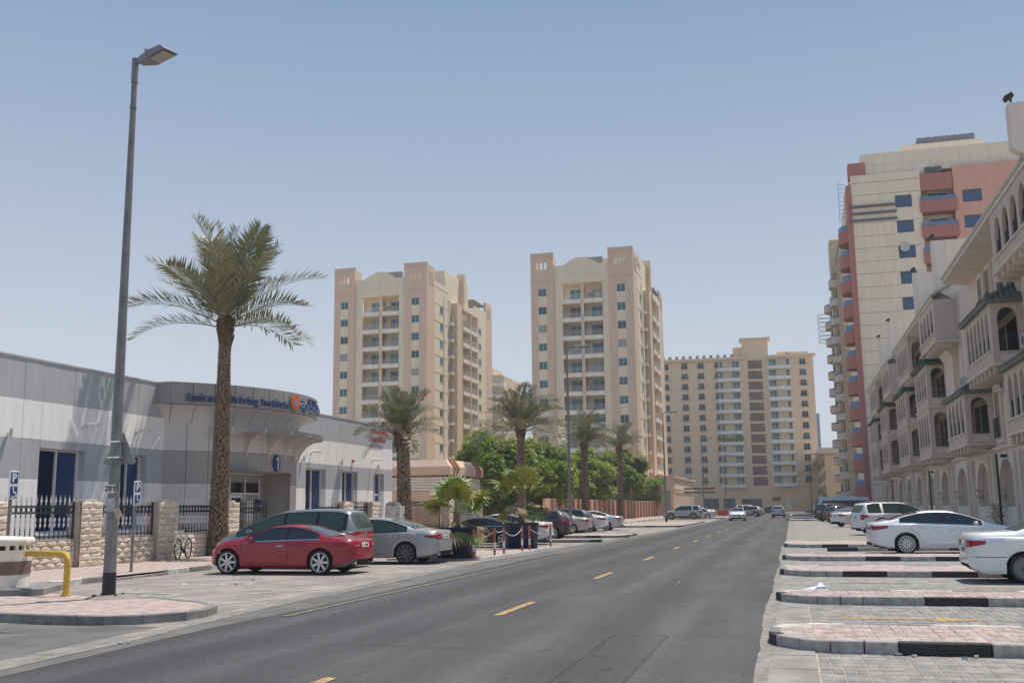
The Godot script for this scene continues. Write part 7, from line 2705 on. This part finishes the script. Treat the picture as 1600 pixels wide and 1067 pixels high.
func cars() -> void:
	var down := 180.0
	car("coupe", "car_red", -13.49, -26.45, down, "bright red two-door coupe, nearest car on the left")
	car("minivan", "car_grey", -14.8, -29.15, down, "grey minivan hidden behind the red coupe", "car", {"glass": "car_glass_green", "back_glass": "car_glass_green"})
	car("sedan", "car_silver", -13.14, -31.65, down, "silver sedan parked between red coupe and blue planter", "car", {"rim": "alloy_dark", "glass": "car_glass_green"})
	car("coupe", "car_black", -13.5, -44.8, down, "black coupe half hidden behind the two blue planters")
	car("sedan", "car_white_warm", -13.45, -47.9, down, "white sedan partly hidden by the farther blue planter")
	car("crossover", "car_maroon", -13.8, -55.4, down, "dark maroon crossover left of the second lamp post")
	car("sedan", "car_beige", -15.1, -66.6, down, "beige sedan directly behind the second lamp post")
	car("crossover", "car_charcoal", -15.3, -69.7, down, "charcoal crossover between beige sedan and white sedan, right of the lamp post")
	car("fastback", "car_white", -15.1, -72.6, down, "white sedan with sloping tail beside the charcoal crossover")
	car("sedan", "car_silver_blue", -14.5, -76.0, down, "pale silver sedan, last of the row before the open lot")
	car("suv", "car_silver", -13.5, -134.5, down, "silver off-roader seen side-on in front of the low school building", "car", {"W": 1.9})
	car("sedan", "car_silver_blue", -12.2, -141.5, down, "silver sedan half hidden behind the silver off-roader")
	car("sedan", "car_white_warm", -15.5, -186.0, 160, "small white sedan parked by the low school building")
	car("sedan", "car_white", -6.0, -122.0, -90, "white sedan driving towards the camera down the street", "car", {"name": "driving_car"})
	car("crossover", "car_beige", -6.3, -158.0, 170, "beige crossover crossing behind the oncoming white sedan", "car", {"W": 1.9, "L": 4.35})
	car("suv", "car_white_warm", -7.0, -184.0, 10, "white off-roader farthest off by the end of the street")
	car("crossover", "car_silver_blue", -1.75, -149.0, 88, "silver crossover seen from behind on the right lane", "car", {"name": "driving_car"})
	car("sedan", "car_charcoal", -3.8, -205.0, 175, "small dark sedan crossing at the far junction")
	car("old_sedan", "car_white", 6.0, -24.95, 0, "older white sedan cut by the right edge of the picture", "car", {"glass": "glass_teal_dark"})
	car("fastback", "car_white", 5.02, -38.65, 4, "white sedan with dark windows and multi-spoke wheels")
	car("suv", "car_white", 5.75, -61.9, 20, "white off-roader with black lower trim behind the white sedan", "car", {"glass": "car_glass_green"})
	car("sedan", "car_white_warm", 5.2, -84.5, 34, "white sedan left of the white off-roader, seen from its tail")
	car("sedan", "car_wine", 5.3, -97.0, 38, "wine red sedan between white sedan and dark off-roaders")
	car("crossover", "car_charcoal", 5.0, -104.0, 38, "dark grey crossover beside the wine red sedan")
	car("suv", "car_black", 4.6, -111.0, 38, "black off-roader at the left end of the right-hand row")
	car("bus", "car_white_warm", 6.0, -134.0, 200, "white minibus parked beyond the row of dark cars", "bus", {"name": "minibus", "glass": "car_glass_green"})


func lamp_post(pos: Vector3, h: float, label: String, style: int) -> Node3D:
	var o := thing("lamp_post", label, "street lamp", pos, 0.0, "lamp posts along the left of the street")
	var m := MB.new()
	m.tube([Vector3(0, 0.46, 0), Vector3(0, h * 0.5, 0), Vector3(0, h, 0)], [0.118, 0.085, 0.052], 8, -1)
	put("pole", m.mesh(), M.galvanised, o)
	var b := MB.new()
	b.tube([Vector3(0, 0.0, 0), Vector3(0, 0.47, 0)], [0.126, 0.121], 8, -1)
	put("black_base", b.mesh(), M.black_paint, o)
	if style == 0:
		var j := MB.new()
		j.tube([Vector3(0, h - 1.0, 0), Vector3(0, h - 0.96, 0)], [0.072], 10)
		j.tube([Vector3(0, h - 0.45, 0), Vector3(0, h + 0.06, 0)], [0.07], 10)
		j.tube([Vector3(0, h - 0.02, 0), Vector3(0.18, h + 0.05, 0.03)], [0.05], 8)
		put("spigot", j.mesh(), M.lamp_grey, o)
		var head := Node3D.new()
		head.name = "lamp_head"
		o.add_child(head)
		head.transform = Transform3D(Basis(Vector3.UP, -0.28) * Basis(Vector3.BACK, 0.0) * Basis.from_scale(Vector3(0.98, 0.84, 0.84)), Vector3(0.14, h + 0.0, 0.02))
		# faceted housing: gear box, then the wide optical part
		var hm := MB.new()
		var A := [Vector3(0, 0.05, -0.09), Vector3(0, 0.05, 0.09), Vector3(0, -0.10, 0.09), Vector3(0, -0.10, -0.09)]
		var Bq := [Vector3(0.34, 0.11, -0.15), Vector3(0.34, 0.11, 0.15), Vector3(0.30, -0.13, 0.20), Vector3(0.30, -0.13, -0.20)]
		var Cq := [Vector3(0.74, 0.13, -0.17), Vector3(0.74, 0.13, 0.17), Vector3(0.92, -0.02, 0.22), Vector3(0.92, -0.02, -0.22)]
		for pr in [[A, Bq], [Bq, Cq]]:
			for k in 4:
				hm.quad(pr[0][k], pr[0][(k + 1) % 4], pr[1][(k + 1) % 4], pr[1][k])
		hm.quad(A[0], A[3], A[2], A[1])
		hm.quad(Cq[0], Cq[1], Cq[2], Cq[3])
		put("housing", hm.mesh(), M.lamp_grey, head)
		var lens := MB.new()
		lens.quad(Vector3(0.42, -0.128, -0.16), Vector3(0.42, -0.128, 0.16), Vector3(0.86, -0.055, 0.18), Vector3(0.86, -0.055, -0.18))
		lens.quad(Vector3(0.42, -0.13, -0.16), Vector3(0.86, -0.057, -0.18), Vector3(0.86, -0.057, 0.18), Vector3(0.42, -0.13, 0.16))
		put("lens", lens.mesh(), M.lamp_lens, head)
		var cl := MB.new()
		cl.box(Vector3(0.33, 0.0, 0), Vector3(0.035, 0.27, 0.40))
		put("clip_band", cl.mesh(), M.dull_metal, head)
	else:
		var a := MB.new()
		a.tube([Vector3(0, h - 0.05, 0), Vector3(0.05, h + 0.12, 0), Vector3(0.3, h + 0.22, 0.05), Vector3(0.6, h + 0.24, 0.1)], [0.05, 0.045, 0.04], 8)
		put("arm", a.mesh(), M.galvanised, o)
		put("lamp_head", cb(Vector3(1.05, 0.17, 0.40), 0.06), M.lamp_grey, o, Transform3D(Basis(Vector3.UP, -0.15) * Basis(Vector3.BACK, -0.05), Vector3(0.95, h + 0.20, 0.12)))
	return o


func parking_sign(pos: Vector3, yaw: float, label: String, base: float) -> void:
	var o := thing("parking_sign", label, "sign", pos, yaw, "parking signs for wheelchair bays")
	var m := MB.new()
	m.tube([Vector3(0, 0, 0), Vector3(0.02, base + 0.66, 0)], [0.04], 10)
	put("post", m.mesh(), M.galvanised, o)
	var f := MB.new()
	f.tube([Vector3(0, 0, 0), Vector3(0, 0.03, 0)], [0.07], 10)
	put("foot", f.mesh(), M.galvanised, o)
	put("panel", cb(Vector3(0.29, 0.68, 0.03), 0.008), M.white_paint, o, at(0.02, base + 0.34, 0.06))
	for k in 2:
		bx("blue_field", M.sign_blue, o, Vector3(0.02, base + 0.51 - k * 0.34, 0.078), Vector3(0.225, 0.27, 0.008))
	letters(o, "P", 0.21, M.plate_white, func(s: float) -> Transform3D: return at(0.02 + s - 0.07, base + 0.51, 0.086), 0.01)
	# wheelchair pictogram
	var w := MB.new()
	var c := Vector3(0.02, base + 0.15, 0.087)
	for k in 14:
		var a := -2.4 + k * 0.26
		w.box(c + Vector3(-0.015 + cos(a) * 0.075, -0.03 + sin(a) * 0.07, 0), Vector3(0.024, 0.022, 0.008), Basis(Vector3.BACK, a + PI / 2))
	w.box(c + Vector3(-0.02, 0.045, 0), Vector3(0.026, 0.11, 0.008), Basis(Vector3.BACK, 0.12))
	w.box(c + Vector3(0.02, 0.0, 0), Vector3(0.09, 0.024, 0.008))
	w.box(c + Vector3(0.075, -0.045, 0), Vector3(0.024, 0.10, 0.008), Basis(Vector3.BACK, 0.5))
	w.tube([c + Vector3(-0.028, 0.115, -0.003), c + Vector3(-0.028, 0.115, 0.004)], [0.024], 10)
	put("wheelchair_symbol", w.mesh(), M.plate_white, o)


func bicycle() -> void:
	var o := thing("bicycle", "white framed bicycle leaning by the stone pillar", "bicycle", Vector3(-20.0, 0.11, -31.25), deg_to_rad(104))
	var R := 0.33
	for x in [-0.52, 0.52]:
		var w := MB.new()
		var ring := []
		for i in 25:
			var a := TAU * i / 24
			ring.append(Vector3(x + cos(a) * R, R + 0.02 + sin(a) * R, 0))
		w.tube(ring, [0.022], 6, 1, false)
		var wn := put("wheel", w.mesh(), M.rubber, o)
		var sp := MB.new()
		for i in 12:
			var a := TAU * i / 12
			sp.tube([Vector3(x, R + 0.02, 0), Vector3(x + cos(a) * R, R + 0.02 + sin(a) * R, 0)], [0.004], 4, 1, false)
		sp.tube([Vector3(x, R + 0.02, -0.05), Vector3(x, R + 0.02, 0.05)], [0.025], 8)
		put("spokes", sp.mesh(), M.chrome, wn)
		var mg := MB.new()
		var arc := []
		for i in 9:
			var a := 0.5 + i * 0.26
			arc.append(Vector3(x + cos(a) * (R + 0.045), R + 0.02 + sin(a) * (R + 0.045), 0))
		mg.tube(arc, [0.02], 5)
		put("mudguard", mg.mesh(), M.silver_paint, o)
	var fr := MB.new()
	var bb := Vector3(-0.08, 0.30, 0)
	var seat := Vector3(-0.22, 0.80, 0)
	var head := Vector3(0.34, 0.82, 0)
	for s in [[bb, seat], [bb, head + Vector3(0.02, -0.12, 0)], [seat + Vector3(0.03, -0.12, 0), head], [Vector3(-0.52, 0.35, 0), bb], [Vector3(-0.52, 0.35, 0), seat + Vector3(0.02, -0.08, 0)], [head + Vector3(-0.02, 0.08, 0), Vector3(0.42, 0.6, 0)], [Vector3(0.42, 0.6, 0), Vector3(0.52, 0.35, 0)]]:
		fr.tube([s[0], s[1]], [0.018], 7)
	put("frame", fr.mesh(), M.silver_paint, o)
	var hb := MB.new()
	hb.tube([head, head + Vector3(-0.04, 0.20, 0)], [0.015], 6)
	hb.tube([head + Vector3(-0.2, 0.22, -0.28), head + Vector3(-0.02, 0.24, -0.2), head + Vector3(0.0, 0.2, 0), head + Vector3(-0.02, 0.24, 0.2), head + Vector3(-0.2, 0.22, 0.28)], [0.015], 6)
	put("handlebar", hb.mesh(), M.trim_black, o)
	var sd := MB.new()
	sd.tube([seat, seat + Vector3(-0.02, 0.12, 0)], [0.015], 6)
	sd.prism(PackedVector2Array([Vector2(-0.16, -0.09), Vector2(-0.12, -0.11), Vector2(0.14, -0.03), Vector2(0.16, 0.0), Vector2(0.14, 0.03), Vector2(-0.12, 0.11), Vector2(-0.16, 0.09)]), 0.06, Transform3D(Basis(Vector3.RIGHT, -PI / 2), seat + Vector3(0, 0.11, 0)))
	put("saddle", sd.mesh(), M.white_paint, o)
	var ck := MB.new()
	ck.tube([bb + Vector3(0, 0, 0.03), bb + Vector3(0, 0, 0.045)], [0.09], 14)
	ck.tube([bb + Vector3(0, 0, 0.06), bb + Vector3(0.1, -0.14, 0.06)], [0.012], 5)
	ck.tube([bb + Vector3(0, 0, -0.06), bb + Vector3(-0.1, 0.14, -0.06)], [0.012], 5)
	put("crank", ck.mesh(), M.trim_black, o)
	var bk := MB.new()
	bk.box(Vector3(-0.55, 0.78, 0), Vector3(0.34, 0.02, 0.13))
	put("carrier", bk.mesh(), M.silver_paint, o)


func street() -> void:
	var l1 := lamp_post(Vector3(-12.42, 0.13, -17.0), 10.62, "nearest tall lamp post with black base and number plate 281", 0)
	put("plate", cb(Vector3(0.20, 0.16, 0.006), 0.002), M.plate_white, l1, at(0.0, 2.02, 0.122, deg_to_rad(8)))
	letters(l1, "281", 0.10, M.lettering_black, func(s: float) -> Transform3D: return at(0, 2.02, 0.122, deg_to_rad(8)) * at(s - 0.098, 0, 0.006), 0.004, true, 0.0)
	put("paper_notice", cb(Vector3(0.16, 0.26, 0.004), 0.001), M.line_white, l1, Transform3D(Basis(Vector3.UP, 0.5) * Basis(Vector3.BACK, 0.08), Vector3(0.03, 1.72, 0.122)))
	put("paper_notice", cb(Vector3(0.14, 0.18, 0.004), 0.001), M.joint_sand, l1, Transform3D(Basis(Vector3.UP, 1.2) * Basis(Vector3.BACK, 0.5), Vector3(0.15, 1.56, 0.05)))
	for k in 4:
		var a := k * PI / 2 + 0.5
		var b := MB.new()
		b.tube([Vector3(cos(a) * 0.28, -0.02, sin(a) * 0.28), Vector3(cos(a) * 0.28, 0.08, sin(a) * 0.28)], [0.035, 0.03], 8)
		put("anchor_bolt", b.mesh(), M.bark_dark, l1)
	var ts := thing("warning_sign", "bare grey back of a triangular warning sign strapped to the near lamp post", "sign", Vector3(-12.42, 2.62, -17.0), deg_to_rad(8))
	var tri := PackedVector2Array()
	var cs := [Vector2(-0.345, 0.0), Vector2(0.36, 0.0), Vector2(0.06, 0.64)]
	for i in 3:
		var p: Vector2 = cs[i]
		var a: Vector2 = cs[(i + 2) % 3]
		var b: Vector2 = cs[(i + 1) % 3]
		tri.append(p + (a - p).normalized() * 0.05)
		tri.append(p + (a - p + (b - p)).normalized() * 0.035)
		tri.append(p + (b - p).normalized() * 0.05)
	var tm := MB.new()
	tm.prism(tri, 0.015, at(0, 0, -0.14))
	put("sign_plate", tm.mesh(), M.dull_metal, ts)
	for y in [0.12, 0.42]:
		bx("strap", M.chrome, ts, Vector3(0, y, -0.02), Vector3(0.24, 0.025, 0.24))
		bx("channel", M.dull_metal, ts, Vector3(0.02, y, -0.115), Vector3(0.5 - y * 0.6, 0.035, 0.02))
	lamp_post(Vector3(-12.76, 0.13, -60.6), 11.0, "second lamp post, standing on the kerb island before the right tan tower", 1)
	lamp_post(Vector3(-12.4, 0.13, -106.5), 11.0, "third lamp post, in front of the low school building", 1)
	lamp_post(Vector3(-11.5, 0.13, -143.5), 10.6, "fourth lamp post, before the yellow apartment block", 1)
	lamp_post(Vector3(-11.2, 0.0, -188.0), 10.4, "farthest thin lamp post, left of the oncoming white sedan", 1)
	lamp_post(Vector3(3.6, 0.0, -196.0), 10.6, "thin lamp post on the right, beside the parked minibus", 1)
	parking_sign(Vector3(-17.45, 0.1, -24.8), deg_to_rad(90), "blue wheelchair parking sign on a grey post, right of the near lamp post", 1.78)
	parking_sign(Vector3(-18.15, 0.1, -20.9), deg_to_rad(88), "blue wheelchair parking sign at the far left above the white drum", 1.95)
	# white drum, yellow rail
	var dr := thing("white_drum", "big white round utility drum with slotted rim and brown plate", "drum", Vector3(-15.52, 0.13, -17.62))
	put("slab", cb(Vector3(2.6, 0.14, 1.7), 0.02), M.kerb_grey, dr, at(-0.2, 0.06, 0.0, deg_to_rad(25)))
	var dm := MB.new()
	dm.lathe([Vector2(0.62, 0.13), Vector2(0.645, 0.7), Vector2(0.66, 0.86)], 36)
	put("shell", dm.mesh(), M.cream_paint, dr)
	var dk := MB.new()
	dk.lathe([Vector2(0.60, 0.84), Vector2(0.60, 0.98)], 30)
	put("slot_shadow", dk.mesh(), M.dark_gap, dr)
	for k in 22:
		var a := TAU * k / 22
		bx("rim_post", M.cream_paint, dr, Vector3(cos(a) * 0.63, 0.905, sin(a) * 0.63), Vector3(0.06, 0.10, 0.065), -a)
	var lid := MB.new()
	lid.lathe([Vector2(0.60, 0.95), Vector2(0.675, 0.95), Vector2(0.685, 1.06), Vector2(0.66, 1.10), Vector2(0.0, 1.14)], 36)
	put("lid", lid.mesh(), M.cream_paint, dr)
	var pm := MB.new()
	pm.lathe([Vector2(0.645, 0.38), Vector2(0.655, 0.64)], 12, Vector3.ZERO, 1, Basis(), deg_to_rad(-30), deg_to_rad(52))
	put("brown_plate", pm.mesh(), M.brown_plate, dr)
	var yr := thing("yellow_rail", "bent yellow steel guard rail beside the white drum", "rail", Vector3(-13.55, 0.13, -17.25))
	var ym := MB.new()
	var pts := [Vector3(0, 0, 0), Vector3(0, 0.62, 0)]
	for i in 6:
		var a := i / 5.0 * PI / 2
		pts.append(Vector3(-0.17 * (1 - cos(a)), 0.62 + 0.17 * sin(a), -0.06 * (1 - cos(a))))
	pts.append(Vector3(-2.2, 0.79, -0.75))
	pts.append(Vector3(-2.25, 0.0, -0.77))
	ym.tube(pts, [0.062], 12)
	put("tube", ym.mesh(), M.yellow_paint, yr)
	var yf := MB.new()
	yf.tube([Vector3(0, 0, 0), Vector3(0, 0.03, 0)], [0.1], 12)
	put("foot", yf.mesh(), M.yellow_paint, yr)
	bicycle()
	# striped posts and chains round the planters
	var pp := [[-10.32, -33.3, "striped red and white post right before the nearer blue planter"], [-10.2, -35.4, "striped post just right of the nearer blue planter, chained to the planters"], [-10.08, -36.2, "striped post third from the silver sedan, a pale one"], [-10.1, -38.9, "striped post left of the pair before the farther blue planter"], [-9.98, -39.6, "striped post right of the pair before the farther blue planter"], [-9.9, -42.9, "striped post just right of the farther blue planter"], [-12.0, -38.6, "striped post standing back between the two blue planters"]]
	for i in pp.size():
		var q: Array = pp[i]
		var o := thing("striped_post", q[2], "bollard", Vector3(q[0], 0.06, q[1]), 0.0, "red and white striped posts")
		for k in 4:
			var m := MB.new()
			m.tube([Vector3(0, k * 0.23, 0), Vector3(0, (k + 1) * 0.23, 0)], [0.042], 12)
			put("band", m.mesh(), M.post_red if k % 2 == 0 or (k == 3) else M.white_paint, o)
		var c := MB.new()
		c.tube([Vector3(0, 0.92, 0), Vector3(0, 0.95, 0)], [0.046, 0.03], 12)
		put("cap", c.mesh(), M.post_red, o)
	for q in [[6, 1, "slack pale chain from the back post to the second striped post"], [1, 2, "slack pale chain between second and third striped posts"], [4, 5, "slack pale chain across the front of the farther blue planter"], [2, 3, "slack pale chain between the two planters"]]:
		var a := Vector3(pp[q[0]][0], 0.92, pp[q[0]][1])
		var b := Vector3(pp[q[1]][0], 0.92, pp[q[1]][1])
		var o := thing("chain", q[2], "chain", a, 0.0, "chains between the striped posts")
		var ln := []
		for i in 13:
			var t := i / 12.0
			ln.append((b - a) * t + Vector3(0, -1.0 * t * (1 - t) * minf(1.0, (b - a).length() * 0.35), 0))
		var m := MB.new()
		m.tube(ln, [0.017], 5)
		put("links", m.mesh(), M.chain, o)
	# red plastic barrier, far signs
	var rb := thing("road_barrier", "red plastic road barrier near the far junction", "barrier", Vector3(-11.0, 0.0, -178.0))
	var bm := MB.new()
	bm.prism(PackedVector2Array([Vector2(-0.3, 0), Vector2(0.3, 0), Vector2(0.16, 0.5), Vector2(0.1, 0.95), Vector2(-0.1, 0.95), Vector2(-0.16, 0.5)]), 2.3, Transform3D(Basis(Vector3.UP, PI / 2), Vector3(-1.15, 0, 0)))
	put("barrier_body", bm.mesh(), M.barrier_red, rb)
	for q in [[-20.9, -100.0, 3.4, "short peach post left of the third palm"], [-20.5, -137.0, 4.0, "thin sign post right of the farthest palm"], [-20.0, -166.0, 4.6, "thin sign post before the low school building"]]:
		var o := thing("sign_post", q[3], "post", Vector3(q[0], 0.1, q[1]))
		var m := MB.new()
		m.tube([Vector3.ZERO, Vector3(0, q[2], 0)], [0.06], 8)
		put("post", m.mesh(), M.fence_peach if q[1] > -110 else M.galvanised, o)
		bx("plate", M.fence_peach if q[1] > -110 else M.barrier_red, o, Vector3(0, q[2] - 0.3, 0.08), Vector3(0.3, 0.6, 0.03))
	# double sign arm by the junction
	var gs := thing("gantry_sign", "brown two-arm sign post in front of the yellow apartment block", "sign", Vector3(-13.8, 0, -172.0))
	var gm := MB.new()
	gm.tube([Vector3.ZERO, Vector3(0, 4.6, 0)], [0.08], 8)
	put("post", gm.mesh(), M.lattice, gs)
	for k in 2:
		bx("arm", M.lattice, gs, Vector3(-0.6, 4.5 - k * 0.6, 0.1), Vector3(5.0, 0.34, 0.08))


func litter() -> void:
	var o := thing("plastic_bag", "crumpled white plastic bag behind the second kerb island", "bag", Vector3(0.42, 0.0, -21.95))
	var m := MB.new()
	var r := RandomNumberGenerator.new()
	r.seed = 77
	var rows := []
	for i in 7:
		var row := []
		for k in 14:
			var a := TAU * k / 14
			var el := PI / 2 * i / 6.0
			var rad := r.randf_range(0.88, 1.1)
			row.append(Vector3(cos(a) * cos(el) * 0.22 * rad - 0.06 * (1 - el), sin(el) * 0.13 * rad * (1.15 if cos(a) > 0 else 0.6) + 0.005, sin(a) * cos(el) * 0.17 * rad))
		rows.append(row)
	for i in 6:
		for k in 14:
			var k2 := (k + 1) % 14
			m.quad(rows[i][k], rows[i + 1][k], rows[i + 1][k2], rows[i][k2])
	put("bag", m.mesh(), M.plastic_bag, o)
	var sc := Node3D.new()
	sc.name = "litter"
	add_child(sc)
	tag(sc, "scattered scraps of paper and grit on road and paving", "litter", "", "stuff")
	var lm := MB.new()
	for q in [[-8.6, -12.1], [-12.6, -22.0], [-11.8, -21.2], [-13.1, -23.6], [-8.5, -22.4], [-6.4, -49.0], [-2.6, -23.5], [-0.6, -52.0], [1.2, -12.65], [1.9, -12.62], [-9.0, -60.0], [-14.2, -20.3], [-7.4, -16.2]]:
		for j in 2:
			var c := Vector3(q[0] + r.randf_range(-0.15, 0.15), 0.02, q[1] + r.randf_range(-0.1, 0.1))
			lm.box(c, Vector3(r.randf_range(0.03, 0.08), 0.02, r.randf_range(0.02, 0.05)), Basis.from_euler(Vector3(r.randf_range(-0.4, 0.4), r.randf() * 6, r.randf_range(-0.3, 0.3))))
	put("scraps", lm.mesh(), M.line_white, sc)
